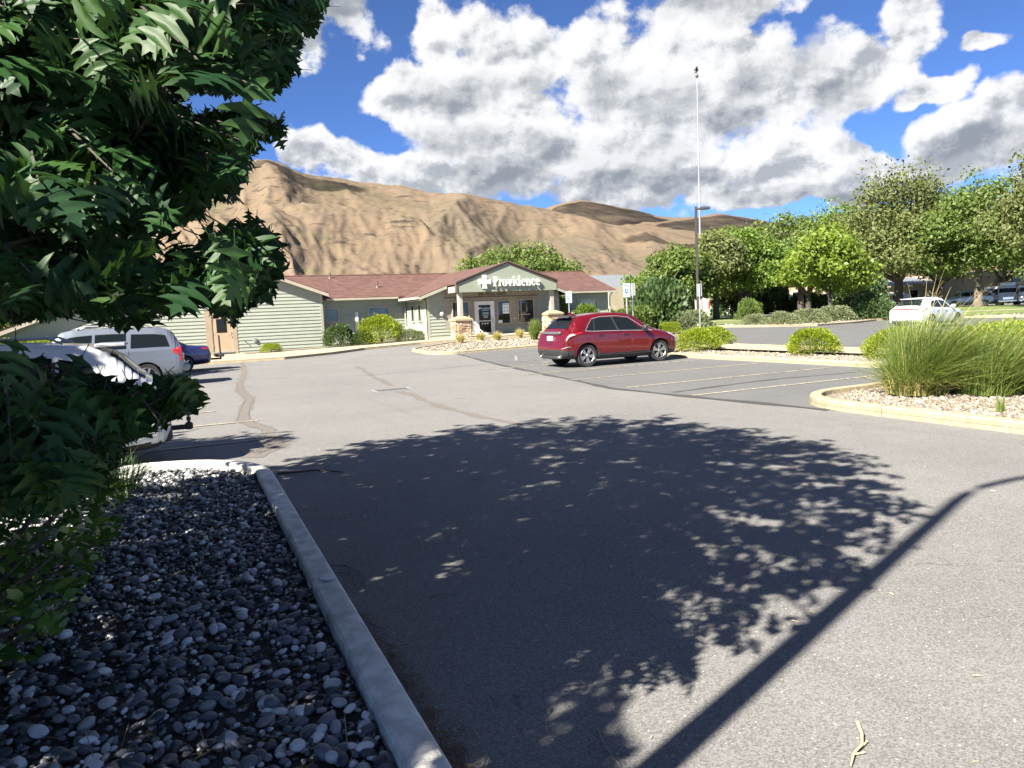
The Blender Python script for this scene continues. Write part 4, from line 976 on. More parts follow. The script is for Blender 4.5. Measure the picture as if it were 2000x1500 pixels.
# ------------------------------------------------------------------ vehicles
class Body:
    """car body lofted from stations (x, zbot, wmid, zbelt, wbelt, ztop, wtop), x measured from the rear bumper"""
    def __init__(s, st, L, nx=60, sub=3):
        s.L = L; S = np.array(st, float)
        xs = np.unique(np.concatenate([np.linspace(0, L, nx), S[:, 0], np.linspace(0, .8, 22), np.linspace(L - .6, L, 14)]))
        I = [np.interp(xs, S[:, 0], S[:, k]) for k in range(1, 7)]
        def sm(a, n=2):
            for _ in range(n):
                b = a.copy(); b[1:-1] = .25 * a[:-2] + .5 * a[1:-1] + .25 * a[2:]; a = b
            return a
        zb, wm, zl, wl, zt, wt = [sm(a) for a in I]
        s.xs = xs; K = 9; P = np.zeros((len(xs), K, 2))
        P[:, 0] = np.stack([0 * zb, zb], -1); P[:, 1] = np.stack([wm * .82, zb], -1); P[:, 2] = np.stack([wm * .97, zb + .10], -1)
        P[:, 3] = np.stack([wm, zb + (zl - zb) * .48], -1); P[:, 4] = np.stack([wm * .992, zl - (zl - zb) * .16], -1); P[:, 5] = np.stack([wl, zl], -1)
        dr = np.minimum(.085, np.maximum(.02, (zt - zl) * .35))
        P[:, 6] = np.stack([wt, zt - dr], -1); P[:, 7] = np.stack([wt * .72, zt - dr * .22], -1); P[:, 8] = np.stack([0 * zt, zt], -1)
        s.P = P; s.K = K; s.sub = sub
        s.s = np.linspace(0, K - 1, (K - 1) * sub + 1)
        s.G = np.array([[s._ring(i, q) for q in s.s] for i in range(len(xs))])
    def _ring(s, i, q):
        P = s.P[i]; k = min(int(q), s.K - 2); t = q - k
        p0, p1, p2, p3 = P[max(k - 1, 0)], P[k], P[k + 1], P[min(k + 2, s.K - 1)]
        if k in (0,) : return p1 * (1 - t) + p2 * t
        c = .5 * ((2 * p1) + (p2 - p0) * t + (2 * p0 - 5 * p1 + 4 * p2 - p3) * t * t + (3 * p1 - p0 - 3 * p2 + p3) * t ** 3)
        return .45 * c + .55 * (p1 * (1 - t) + p2 * t) if k in (1, 4, 5) else c
    def at(s, x, q, side=1, off=0.0):
        x = min(max(x, 0), s.L); i = int(np.clip(np.searchsorted(s.xs, x) - 1, 0, len(s.xs) - 2))
        u = (x - s.xs[i]) / max(1e-9, s.xs[i + 1] - s.xs[i]); j = min(int(q * s.sub), len(s.s) - 2); v = q * s.sub - j
        g = s.G; a = (g[i, j] * (1 - u) + g[i + 1, j] * u) * (1 - v) + (g[i, j + 1] * (1 - u) + g[i + 1, j + 1] * u) * v
        p = Vector((x, a[0] * side, a[1]))
        if off:
            e = .02; dx = Vector(s.at(min(x + e, s.L), q, side)) - Vector(s.at(max(x - e, 0), q, side)); dq = Vector(s.at(x, min(q + .06, s.K - 1), side)) - Vector(s.at(x, max(q - .06, 0), side))
            n = dx.cross(dq) * -side; n = n.normalized() if n.length > 1e-9 else Vector((0, side, 0))
            p = p + n * off
        return p
    def mesh(s, mb, matfn):
        n, m = s.G.shape[:2]
        for side in (1, -1):
            o = len(mb.v)
            for i in range(n):
                for j in range(m): mb.v.append((s.xs[i], s.G[i, j, 0] * side, s.G[i, j, 1]))
            for i in range(n - 1):
                for j in range(m - 1):
                    a = o + i * m + j; zc = (s.G[i, j, 1] + s.G[i + 1, j + 1, 1]) / 2; xc = (s.xs[i] + s.xs[i + 1]) / 2
                    mb.f.append((a, a + m, a + m + 1, a + 1) if side > 0 else (a, a + 1, a + m + 1, a + m)); mb.m.append(matfn(xc, zc, s.s[j]))
            for i, rev in ((0, False), (n - 1, True)):
                for j in range(m - 1):
                    pass
        # end caps: fan across both halves
        for i in (0, n - 1):
            for j in range(m - 1):
                a, b = i * m + j, i * m + j + 1; o2 = n * m
                mb.f.append((a, b, o2 + b, o2 + a)); mb.m.append(matfn(s.xs[i], (s.G[i, j, 1] + s.G[i, j + 1, 1]) / 2, s.s[j]))
    def patch(s, c, off=.006, nu=12, nv=5, side=1, mi=0, mb=None):
        """c: four (x, q): bottom-rear, bottom-front, top-front, top-rear"""
        mb = mb or MB(); o = len(mb.v)
        for v in range(nv + 1):
            for u in range(nu + 1):
                a, b = u / nu, v / nv
                x = (c[0][0] * (1 - a) + c[1][0] * a) * (1 - b) + (c[3][0] * (1 - a) + c[2][0] * a) * b
                q = (c[0][1] * (1 - a) + c[1][1] * a) * (1 - b) + (c[3][1] * (1 - a) + c[2][1] * a) * b
                p = s.at(x, q, side, off); mb.v.append(tuple(p))
        for v in range(nv):
            for u in range(nu):
                a = o + v * (nu + 1) + u; mb.f.append((a, a + 1, a + nu + 2, a + nu + 1)); mb.m.append(mi)
        return mb
    def band(s, path, w, off=.004, side=1, mb=None):
        """thin strip following (x, q) points on the skin; w in metres"""
        mb = mb or MB(); pts = []
        for (x0, q0), (x1, q1) in zip(path[:-1], path[1:]):
            for k in range(6): pts.append((x0 + (x1 - x0) * k / 6, q0 + (q1 - q0) * k / 6))
        pts.append(path[-1]); V = [s.at(x, q, side, off) for x, q in pts]; o = len(mb.v)
        for i, p in enumerate(V):
            d = (V[min(i + 1, len(V) - 1)] - V[max(i - 1, 0)]).normalized()
            n = Vector((0, side, .25)).normalized(); t = d.cross(n).normalized() * (w / 2)
            mb.v += [tuple(p - t), tuple(p + t)]
        for i in range(len(V) - 1): mb.f.append((o + 2 * i, o + 2 * i + 1, o + 2 * i + 3, o + 2 * i + 2)); mb.m.append(0)
        return mb

def make_wheel_meshes(key, r, w, style):
    n = 28; ri = r * .70
    ty = MB().lathe([(ri, -w * .5 + .01), (r * .93, -w * .5), (r * .985, -w * .42), (r, -w * .3), (r, w * .3), (r * .985, w * .42), (r * .93, w * .5), (ri, w * .5 - .01), (ri, -w * .5 + .01)], n, axis='Y').mesh('wheel_' + key, [MATS['rubber']], True)
    mb = MB(); y = w * .5 - .02
    mb.lathe([(ri, y - .12), (ri * 1.0, y), (ri * .95, y + .012), (ri * .91, y), (ri * .89, y - .10)], n, axis='Y')
    mb.lathe([(0, y + .004), (r * .10, y + .004), (r * .13, y - .01), (r * .13, y - .05)], 12, axis='Y')
    ns = {'twin': 5, 'five': 5, 'steel': 6, 'multi': 7}[style]
    for k in range(ns):
        a0 = 2 * math.pi * k / ns + .3
        for da in ((-.17, .17) if style == 'twin' else (0,)):
            a = a0 + da; wd = ri * (.085 if style == 'twin' else .13 if style != 'multi' else .08); ins = ri * .1
            p0 = Vector((math.cos(a0 + da * .35), 0, math.sin(a0 + da * .35))) * ins; p1 = Vector((math.cos(a), 0, math.sin(a))) * ri * .92
            t = Vector((-math.sin(a), 0, math.cos(a))) * wd
            vs = [p0 - t * .8, p1 - t, p1 + t, p0 + t * .8]
            mb.add([(q.x, y - .004, q.z) for q in vs] + [(q.x * .99, y - .045, q.z * .99) for q in vs], [(0, 1, 2, 3), (0, 4, 5, 1), (2, 6, 7, 3), (7, 6, 5, 4)])
    rim = mb.mesh('rim_' + key, [MATS['alloy'] if style != 'steel' else MATS['grey_metal']], False)
    bk = MB().lathe([(0, y - .10), (ri * .98, y - .10)], n, axis='Y').mesh('brake_' + key, [MATS['black_plastic']])
    return ty, rim, bk

def vehicle(name, label, cat, loc, rz, st, L, wb, r0, wheel_r, tw, paint, spec, group=None, wheel_style='five', clad=None, rim_w=.235):
    """r0 = distance from the rear bumper to the rear axle"""
    t = thing(name, label, cat, loc, rz, group); B = Body(st, L); cx = L / 2
    mats = [MATS[paint], MATS['black_plastic']]
    mb = MB(); B.mesh(mb, clad or (lambda x, z, q: 1 if q < 2 else 0))
    mb.v = [(p[0] - cx, p[1], p[2]) for p in mb.v]
    me = mb.mesh('body', mats, True)
    bm = bmesh.new(); bm.from_mesh(me); bmesh.ops.remove_doubles(bm, verts=bm.verts, dist=.0004); bmesh.ops.recalc_face_normals(bm, faces=bm.faces); bm.to_mesh(me); bm.free()
    tmp = link('body_tmp', me); cut = MB()
    hw = max(s[2] for s in st)
    for ax in (r0, r0 + wb):
        for sd_ in (1, -1):
            n = 36; rr = wheel_r * 1.14; y0, y1 = sd_ * (hw - .30), sd_ * (hw + .3)
            o = len(cut.v)
            for yy in (y0, y1):
                for k in range(n): a = 2 * math.pi * k / n; cut.v.append((ax - cx + rr * math.cos(a), yy, wheel_r + rr * math.sin(a)))
            cut.f += [tuple(o + k for k in range(n)), tuple(o + n + k for k in range(n - 1, -1, -1))] + [(o + k, o + n + k, o + n + (k + 1) % n, o + (k + 1) % n) for k in range(n)]
            cut.m += [0] * (n + 2)
    cm = cut.mesh('cutter', [MATS['black_plastic']]); co_ = link('cutter', cm)
    md = tmp.modifiers.new('b', 'BOOLEAN'); md.object = co_; md.operation = 'DIFFERENCE'; md.solver = 'EXACT'; md.material_mode = 'TRANSFER'
    dg = bpy.context.evaluated_depsgraph_get(); m2 = bpy.data.meshes.new_from_object(tmp.evaluated_get(dg)); m2.name = 'body'
    bpy.data.objects.remove(tmp); bpy.data.objects.remove(co_)
    m2.polygons.foreach_set('use_smooth', [True] * len(m2.polygons)); m2.set_sharp_from_angle(angle=R_(38))
    body = link('body', m2, t)
    def shift(m): m.v = [(p[0] - cx, p[1], p[2]) for p in m.v]; return m
    for (nm, mt, fn) in spec(B):
        m = fn
        o = part(nm, shift(m), MATS[mt], t, True)
    ty, rim, bk = make_wheel_meshes(name, wheel_r, rim_w, wheel_style)
    for ax in (r0, r0 + wb):
        for sd_ in (1, -1):
            w = link('wheel', ty, t, (ax - cx, sd_ * (tw - rim_w / 2), wheel_r)); w.rotation_euler = (0, random.uniform(0, 1), 0 if sd_ > 0 else math.pi)
            link('rim', rim, w); link('brake_disc', bk, w)
    return t

def both(fn): return [fn(s) for s in (1, -1)]
def mirror_patch(B, x0a, x0b, q0, x1a, x1b, q1, off, nu=8, nv=6):
    """centre panel (rear window, windscreen, plate recess): from side q0 over the middle; rows from x a..b"""
    m = MB()
    for s in (1, -1):
        B.patch([(x0a, q0), (x0a, 8.0), (x1a, 8.0), (x1a, q1)], off, nu, nv, s, mb=m)
    return m
def handle_at(B, x, q, side, w=.20):
    p = B.at(x, q, side); return MB().box((p.x, p.y + side * .018, p.z), (w, .03, .032), bev=.01)
def mirror_at(B, x, z, side, wd):
    p = B.at(x, 5.2, side); y = p.y
    return MB().box((x, y + side * .14, z + .06), (.13, .22, .15), rz=side * .12, bev=.045).box((x + .02, y + side * .03, z + .02), (.08, .10, .05))

# --- red crossover
k = .975
ST_RED = [(0, .42, .80, .66, .80, .70, .66), (.05, .36, .87, .76, .88, .80, .80), (.10, .33, .91, .84, .91, .93, .84), (.17, .31, .935, .97, .93, 1.12, .84), (.27, .30, .95, 1.06, .945, 1.24, .80), (.45, .28, .965, 1.10, .95, 1.42, .74), (.68, .26, .97, 1.12, .95, 1.60, .68),
          (.95, .24, .97, 1.125, .945, 1.675, .66), (1.6, .22, .965, 1.12, .94, 1.735, .66), (2.3, .22, .96, 1.10, .935, 1.74, .66), (2.75, .22, .96, 1.085, .93, 1.70, .65), (3.1, .22, .965, 1.075, .925, 1.58, .66),
          (3.45, .22, .97, 1.065, .92, 1.35, .72), (3.75, .22, .97, 1.05, .91, 1.15, .78), (4.1, .23, .965, 1.00, .89, 1.08, .76), (4.4, .24, .94, .95, .86, 1.02, .70), (4.62, .26, .89, .86, .80, .92, .62), (4.73, .29, .82, .72, .74, .78, .55), (4.78, .36, .74, .60, .66, .66, .5)]
def xmap(x): return x * .90 / 1.02 if x < 1.02 else (x - .12 if x < 3.87 else 3.75 + (x - 3.87) * .82 / .91)
ST_RED = [(xmap(s[0]) * k,) + tuple(a * k for a in s[1:]) for s in ST_RED]
def spec_red(B):
    o = []
    for s in (1, -1):
        o.append(('side_window', 'glass_dark', B.patch([(0.865 * k, 5.12), (1.160 * k, 5.08), (1.280 * k, 5.82), (1.200 * k, 5.74)], .008, 8, 5, s)))
        o.append(('side_window', 'glass_dark', B.patch([(1.190 * k, 5.08), (2.060 * k, 5.08), (1.940 * k, 5.84), (1.310 * k, 5.83)], .008, 10, 5, s)))
        o.append(('side_window', 'glass_blue' if False else 'glass_dark', B.patch([(2.130 * k, 5.08), (3.100 * k, 5.08), (2.680 * k, 5.78), (2.010 * k, 5.84)], .008, 10, 5, s)))
        o.append(('side_window', 'glass_dark', B.patch([(3.140 * k, 5.08), (3.430 * k, 5.06), (3.210 * k, 5.34), (2.980 * k, 5.40)], .008, 6, 3, s)))
        m = B.band([(0.838 * k, 5.08), (1.180 * k, 5.03), (2.180 * k, 5.03), (3.460 * k, 5.03)], .022, .010, s)
        B.band([(0.838 * k, 5.08), (1.000 * k, 5.45), (1.200 * k, 5.82), (1.580 * k, 5.9), (2.180 * k, 5.9), (2.630 * k, 5.86), (2.980 * k, 5.55), (3.460 * k, 5.03)], .02, .012, s, m)
        o.append(('window_trim', 'grey_metal', m))
        o.append(('pillar_trim', 'black_plastic', B.patch([(2.05 * k, 5.08), (2.14 * k, 5.08), (2.02 * k, 5.84), (1.93 * k, 5.84)], .006, 2, 5, s)))
        o.append(('pillar_trim', 'black_plastic', B.patch([(1.15 * k, 5.08), (1.20 * k, 5.08), (1.32 * k, 5.83), (1.27 * k, 5.82)], .006, 2, 5, s)))
        m = B.band([(1.180 * k, 5.0), (1.180 * k, 4.2), (1.240 * k, 3.4)], .012, .003, s)
        B.band([(2.100 * k, 5.0), (2.120 * k, 4.0), (2.080 * k, 2.4), (1.630 * k, 2.2)], .012, .003, s, m); B.band([(3.180 * k, 5.0), (3.280 * k, 4.0), (3.230 * k, 2.4), (2.120 * k, 2.25)], .012, .003, s, m)
        o.append(('door_seam', 'black_plastic', m))
        o.append(('door_handle', 'paint_red', handle_at(B, 1.40 * k, 4.35, s, .24))); o.append(('door_handle', 'paint_red', handle_at(B, 2.38 * k, 4.35, s, .24)))
        o.append(('wing_mirror', 'paint_red' if False else 'black_plastic', mirror_at(B, 3.10 * k, 1.12 * k, s, .9)))
        o.append(('tail_lamp', 'lens_clear', B.patch([(0.10 * k, 4.35), (0.46 * k, 4.62), (0.38 * k, 5.0), (0.15 * k, 5.05)], .010, 8, 3, s)))
        o.append(('tail_lamp', 'lens_red', B.patch([(0.46 * k, 4.62), (0.76 * k, 4.92), (0.70 * k, 5.02), (0.38 * k, 5.0)], .011, 6, 2, s)))
        o.append(('head_lamp', 'lens_clear', B.patch([(4.183 * k, 4.5), (4.426 * k, 4.3), (4.390 * k, 5.0), (4.092 * k, 5.0)], .008, 6, 3, s)))
        p = Vector((.10 * k, s * .62 * k, .36 * k)); o.append(('exhaust_tip', 'chrome', MB().box((p.x - .05, p.y, p.z), (.16, .17, .075), bev=.025)))
        o.append(('bumper_trim', 'grey_metal', B.band([(.012, 3.9), (0.088 * k, 3.4), (0.265 * k, 3.0)], .02, .012, s)))
        o.append(('sill_trim', 'black_plastic', B.band([(3.480 * k, 2.2), (2.480 * k, 2.12), (1.130 * k, 2.2)], .018, .010, s)))
    o.append(('rear_window', 'glass_dark', mirror_patch(B, .265 * k, 0, 6.25, .59 * k, 0, 6.3, .010)))
    m = MB(); m.box((.53 * k, 0, 1.665 * k), (.34, 1.22 * k, .035), bev=.015); o.append(('spoiler', 'black_plastic', m))
    o.append(('tailgate_trim', 'tailgate_grey', MB().box((.128 * k, 0, 1.13 * k), (.06, 1.16 * k, .085), bev=.02)))
    o.append(('number_plate', 'plate', MB().box((.055 * k, .0, .955 * k), (.06, .31, .15), bev=.008)))
    o.append(('badge', 'chrome', MB().box((.075, -.52 * k, .80 * k), (.03, .26, .022)).box((.075, -.66 * k, .80 * k), (.032, .035, .035))))
    o.append(('tailgate_handle', 'black_plastic', MB().box((.05 * k, .02, .80 * k), (.06, .13, .045))))
    o.append(('wiper', 'black_plastic', MB().box((.27 * k, -.05, 1.235 * k), (.05, .30, .04), bev=.012)))
    m = MB(); a = .88 * k; z = 1.685 * k
    m.add([(a - .12, -.02, z), (a + .14, -.03, z), (a + .14, .03, z), (a - .12, .02, z), (a - .11, 0, z + .085), (a - .04, 0, z + .085)], [(0, 1, 5, 4), (1, 2, 5), (2, 3, 4, 5), (3, 0, 4)]); o.append(('antenna_fin', 'paint_red', m))
    o.append(('windscreen', 'glass_dark', mirror_patch(B, 3.50 * k, 0, 6.25, 2.80 * k, 0, 6.3, .008)))
    o.append(('rear_valance', 'black_plastic', MB().box((.06 * k, 0, .345 * k), (.14, 1.2 * k, .11), bev=.03)))
    return o
def clad_red(x, z, q): return 1 if (z < .345 * k or (x < .40 * k and z < .585 * k - .30 * max(0, x - .1) * 0) or (q < 2.3 and .5 * k < x < 4.3 * k and z < .42 * k)) else 0
LR = xmap(4.78) * k
vehicle('red_crossover', 'dark red crossover with twin-spoke alloy wheels parked nose-in by the kerb', 'car', (12.2 - .90 * k + LR / 2, 19.95 + .95 * k, gf(13.7, 20.9)), 0, ST_RED, LR, 2.85 * k, .90 * k, .372 * k, .93 * k, 'paint_red', spec_red, None, 'twin', clad_red, .25 * k)

# --- white crossover driving off beyond the tall grass
ST_LEX = [(0, .38, .76, .70, .76, .76, .62), (.05, .32, .86, .84, .87, .92, .76), (.12, .28, .92, .98, .91, 1.08, .76), (.25, .26, .94, 1.05, .92, 1.24, .72), (.50, .24, .95, 1.10, .93, 1.44, .66), (.8, .22, .95, 1.10, .925, 1.60, .62), (1.3, .22, .945, 1.08, .92, 1.68, .62), (2.2, .22, .94, 1.05, .92, 1.70, .62),
          (2.8, .22, .945, 1.03, .915, 1.62, .62), (3.3, .22, .95, 1.02, .91, 1.36, .68), (3.7, .22, .95, 1.00, .90, 1.12, .74), (4.2, .23, .94, .95, .87, 1.03, .72), (4.6, .25, .90, .86, .82, .93, .62), (4.8, .28, .82, .72, .74, .80, .55), (4.89, .36, .7, .58, .62, .66, .5)]
def spec_gen(L, bl, bs, win, rearwin, wind, tail, head, handles, mirror, plate_z, paint, extra=None, wing='black_plastic'):
    def f(B):
        o = []
        for s in (1, -1):
            for w in win: o.append(('side_window', 'glass_dark', B.patch(w, .008, 8, 4, s)))
            for w, mt in tail: o.append(('tail_lamp', mt, B.patch(w, .010, 6, 3, s)))
            for w in head: o.append(('head_lamp', 'lens_clear', B.patch(w, .009, 6, 3, s)))
            for h in handles: o.append(('door_handle', paint, handle_at(B, h, 4.35, s, .2)))
            o.append(('wing_mirror', wing, mirror_at(B, mirror[0], mirror[1], s, .9)))
            m = MB()
            for pth in bs: B.band(pth, .011, .003, s, m)
            if bs: o.append(('door_seam', 'black_plastic', m))
        if rearwin: o.append(('rear_window', 'glass_dark', mirror_patch(B, rearwin[0], 0, rearwin[2], rearwin[1], 0, rearwin[2], .010)))
        o.append(('windscreen', 'glass_dark', mirror_patch(B, wind[0], 0, wind[2], wind[1], 0, wind[2], .008)))
        o.append(('number_plate', 'plate', MB().box((plate_z[0], 0, plate_z[1]), (.05, .32, .16), bev=.008)))
        if extra: o += extra(B)
        return o
    return f
def ex_lex(B):
    o = [('light_bar', 'lens_red', MB().box((.10, 0, 1.075), (.07, 1.5, .055), bev=.02)), ('spoiler', 'paint_pearl', MB().box((.70, 0, 1.615), (.32, 1.14, .04), bev=.015)),
         ('rear_valance', 'black_plastic', MB().box((.08, 0, .42), (.16, 1.5, .20), bev=.04)), ('badge', 'grey_metal', MB().box((.052, .0, .93), (.02, .34, .035)))]
    return o
sl_ = spec_gen(4.89, 0, [[(1.35, 5), (1.38, 3.4)], [(2.2, 5), (2.2, 2.4)], [(3.2, 5), (3.3, 2.4)]],
    [[(.95, 5.15), (2.12, 5.1), (2.05, 5.84), (1.35, 5.72)], [(2.2, 5.1), (3.28, 5.1), (2.78, 5.76), (2.12, 5.84)]], (.24, .66, 6.2), (3.5, 2.9, 6.2),
    [([(.05, 4.5), (.55, 4.86), (.5, 5.0), (.1, 5.0)], 'lens_red')], [[(4.4, 4.5), (4.75, 4.2), (4.7, 5.0), (4.3, 5.0)]], (1.6, 2.5), (3.2, 1.10), (.045, .86), 'paint_pearl', ex_lex, 'paint_pearl')
vehicle('white_crossover', 'white crossover with a full-width red light bar behind the tall grass', 'car', (39.2, 27.6, gf(39.2, 27.6)), R_(9), ST_LEX, 4.89, 2.85, 1.03, .37, .93, 'paint_pearl', sl_, None, 'multi', lambda x, z, q: 1 if z < .34 else 0)

# --- vehicles nosed in on the left
ST_W = [(0, .40, .74, .74, .74, .80, .60), (.06, .34, .84, .86, .85, .95, .72), (.14, .30, .90, .98, .88, 1.10, .72), (.30, .27, .92, 1.03, .90, 1.26, .70), (.55, .25, .93, 1.06, .90, 1.50, .64), (.85, .23, .93, 1.06, .895, 1.62, .62), (1.5, .22, .925, 1.05, .89, 1.67, .62), (2.3, .22, .92, 1.03, .89, 1.66, .62),
        (2.8, .22, .925, 1.02, .885, 1.56, .62), (3.3, .22, .93, 1.00, .88, 1.28, .68), (3.6, .22, .93, .98, .87, 1.10, .72), (4.1, .23, .91, .93, .84, 1.0, .68), (4.4, .26, .86, .82, .78, .88, .6), (4.55, .34, .72, .62, .64, .7, .5)]
def ex_w(B):
    m = MB().tube([(-.02, 0, .42), (-.22, 0, .42)], .035, 8); m.box((-.24, 0, .43), (.10, .09, .10), bev=.02); m.lathe([(.0, .09), (.028, .07), (.03, .04), (.015, .0)], 10, (-.24, 0, .48))
    o = [('tow_hitch', 'black_plastic', m), ('spoiler', 'paint_pearl', MB().box((.60, 0, 1.595), (.34, 1.16, .045), bev=.018)), ('rear_valance', 'black_plastic', MB().box((.06, 0, .44), (.16, 1.45, .2), bev=.04))]
    for s in (1, -1): o.append(('roof_rail', 'grey_metal', MB().tube([(1.1, s * .60, 1.64), (1.25, s * .60, 1.71), (2.5, s * .60, 1.72), (2.7, s * .60, 1.65)], .02, 6)))
    return o
sp = spec_gen(4.55, 0, [[(1.2, 5), (1.25, 3.4)], [(2.1, 5), (2.1, 2.4)], [(3.1, 5), (3.2, 2.4)]],
    [[(.62, 5.15), (1.15, 5.1), (1.15, 5.78), (.86, 5.66)], [(1.22, 5.1), (2.06, 5.1), (2.0, 5.84), (1.22, 5.8)], [(2.14, 5.1), (3.2, 5.1), (2.74, 5.76), (2.08, 5.84)]], (.24, .60, 6.15), (3.42, 2.86, 6.2),
    [([(.06, 4.2), (.45, 4.5), (.40, 4.95), (.1, 4.95)], 'lens_red')], [[(4.1, 4.5), (4.4, 4.2), (4.36, 5.0), (4.0, 5.0)]], (1.5, 2.4), (3.1, 1.08), (.045, .84), 'paint_pearl', ex_w, 'paint_pearl')
vehicle('white_suv', 'white SUV with a black tow hitch parked behind the shrub', 'car', (-2.18, 11.05, 0), math.pi, ST_W, 4.55, 2.65, .98, .36, .90, 'paint_pearl', sp, None, 'five', lambda x, z, q: 1 if z < .36 else 0)

ST_S = [(0, .48, .80, .74, .80, .78, .70), (.05, .42, .90, .80, .90, .86, .80), (.10, .38, .94, .95, .93, 1.20, .82), (.17, .36, .96, 1.12, .945, 1.42, .78), (.28, .34, .97, 1.17, .95, 1.66, .72), (.45, .33, .97, 1.18, .95, 1.80, .70), (.8, .33, .97, 1.18, .95, 1.87, .70), (2.0, .33, .97, 1.17, .95, 1.90, .70), (3.0, .33, .97, 1.16, .945, 1.88, .70),
        (3.35, .33, .97, 1.15, .94, 1.80, .70), (3.8, .33, .97, 1.13, .93, 1.34, .78), (4.0, .33, .97, 1.11, .92, 1.19, .84), (4.6, .34, .95, 1.06, .90, 1.13, .82), (5.0, .36, .92, .98, .87, 1.04, .76), (5.15, .42, .82, .72, .76, .8, .6)]
def ex_s(B):
    o = [('tail_lamp', 'lens_red', MB().box((.155, s * .885, .98), (.16, .13, .46), bev=.03)) for s in (1, -1)] + [('rear_bumper', 'paint_silver', MB().box((.0, 0, .58), (.22, 1.75, .24), bev=.05)), ('tailgate_trim', 'chrome', MB().box((.075, 0, 1.0), (.04, 1.2, .05)))]
    for s in (1, -1): o.append(('roof_rail', 'grey_metal', MB().tube([(.9, s * .66, 1.86), (1.05, s * .66, 1.93), (2.7, s * .66, 1.95), (2.9, s * .66, 1.88)], .022, 6)))
    return o
sp = spec_gen(5.15, 0, [[(1.55, 5), (1.6, 3.4)], [(2.5, 5), (2.5, 2.4)], [(3.5, 5), (3.6, 2.4)]],
    [[(.42, 5.12), (1.5, 5.1), (1.46, 5.76), (.52, 5.74)], [(1.62, 5.1), (2.46, 5.1), (2.42, 5.80), (1.6, 5.80)], [(2.56, 5.1), (3.62, 5.1), (3.3, 5.74), (2.5, 5.80)]], (.18, .36, 6.15), (3.86, 3.42, 6.2),
    [([(.075, 3.9), (.34, 4.0), (.34, 5.0), (.11, 5.0)], 'lens_red')], [[(4.8, 4.5), (5.1, 4.3), (5.08, 5.0), (4.7, 5.0)]], (1.8, 2.8), (3.5, 1.2), (.03, .92), 'paint_silver', ex_s, 'paint_silver')
vehicle('silver_suv', 'boxy silver SUV with tall red tail lamps parked next to the blue sedan', 'car', (-1.75, 26.2, 0), math.pi, ST_S, 5.15, 2.95, 1.1, .375, .95, 'paint_silver', sp, None, 'five', lambda x, z, q: 1 if z < .37 else 0)

ST_B = [(0, .42, .72, .72, .72, .78, .60), (.05, .36, .82, .88, .83, .96, .74), (.12, .32, .87, .95, .86, 1.04, .76), (.5, .28, .89, .97, .87, 1.06, .76), (.85, .25, .90, .97, .87, 1.10, .74), (1.2, .22, .90, .97, .87, 1.28, .64), (1.55, .20, .90, .96, .87, 1.41, .58), (2.2, .20, .90, .95, .87, 1.45, .57), (2.7, .20, .90, .94, .865, 1.40, .58),
        (3.1, .20, .90, .93, .86, 1.18, .66), (3.45, .20, .90, .92, .85, 1.0, .74), (4.1, .22, .88, .84, .82, .92, .70), (4.5, .25, .82, .74, .75, .8, .6), (4.65, .34, .68, .58, .62, .64, .48)]
def ex_b(B):
    m = MB().tube([(-.04, .05, .45), (-.42, .05, .45)], .04, 8); m.tube([(-.42, .05, .42), (-.40, .05, 1.42)], .035, 8); m.box((-.36, 0, .58), (.34, 1.15, .09), bev=.02); m.tube([(-.5, -.55, .65), (-.5, .55, .65)], .03, 8)
    return [('cargo_rack', 'black_plastic', m)]
sp = spec_gen(4.65, 0, [[(1.3, 5), (1.4, 3.4)], [(2.2, 5), (2.2, 2.4)], [(3.1, 5), (3.2, 2.4)]],
    [[(1.15, 5.15), (2.1, 5.1), (2.05, 5.84), (1.55, 5.74)], [(2.18, 5.1), (3.1, 5.1), (2.66, 5.76), (2.12, 5.84)]], (.92, 1.46, 6.2), (3.3, 2.78, 6.2),
    [([(.05, 4.3), (.36, 4.55), (.34, 5.0), (.1, 5.0)], 'lens_red')], [[(4.2, 4.5), (4.5, 4.2), (4.46, 5.0), (4.1, 5.0)]], (1.5, 2.4), (2.95, 1.0), (.03, .78), 'paint_navy', ex_b, 'paint_navy')
vehicle('blue_sedan', 'dark blue sedan with a black hitch rack and upright post', 'car', (-.30, 33.4, gf(0, 33.4)), math.pi, ST_B, 4.65, 2.75, 1.0, .33, .86, 'paint_navy', sp, None, 'five', lambda x, z, q: 1 if z < .36 else 0)

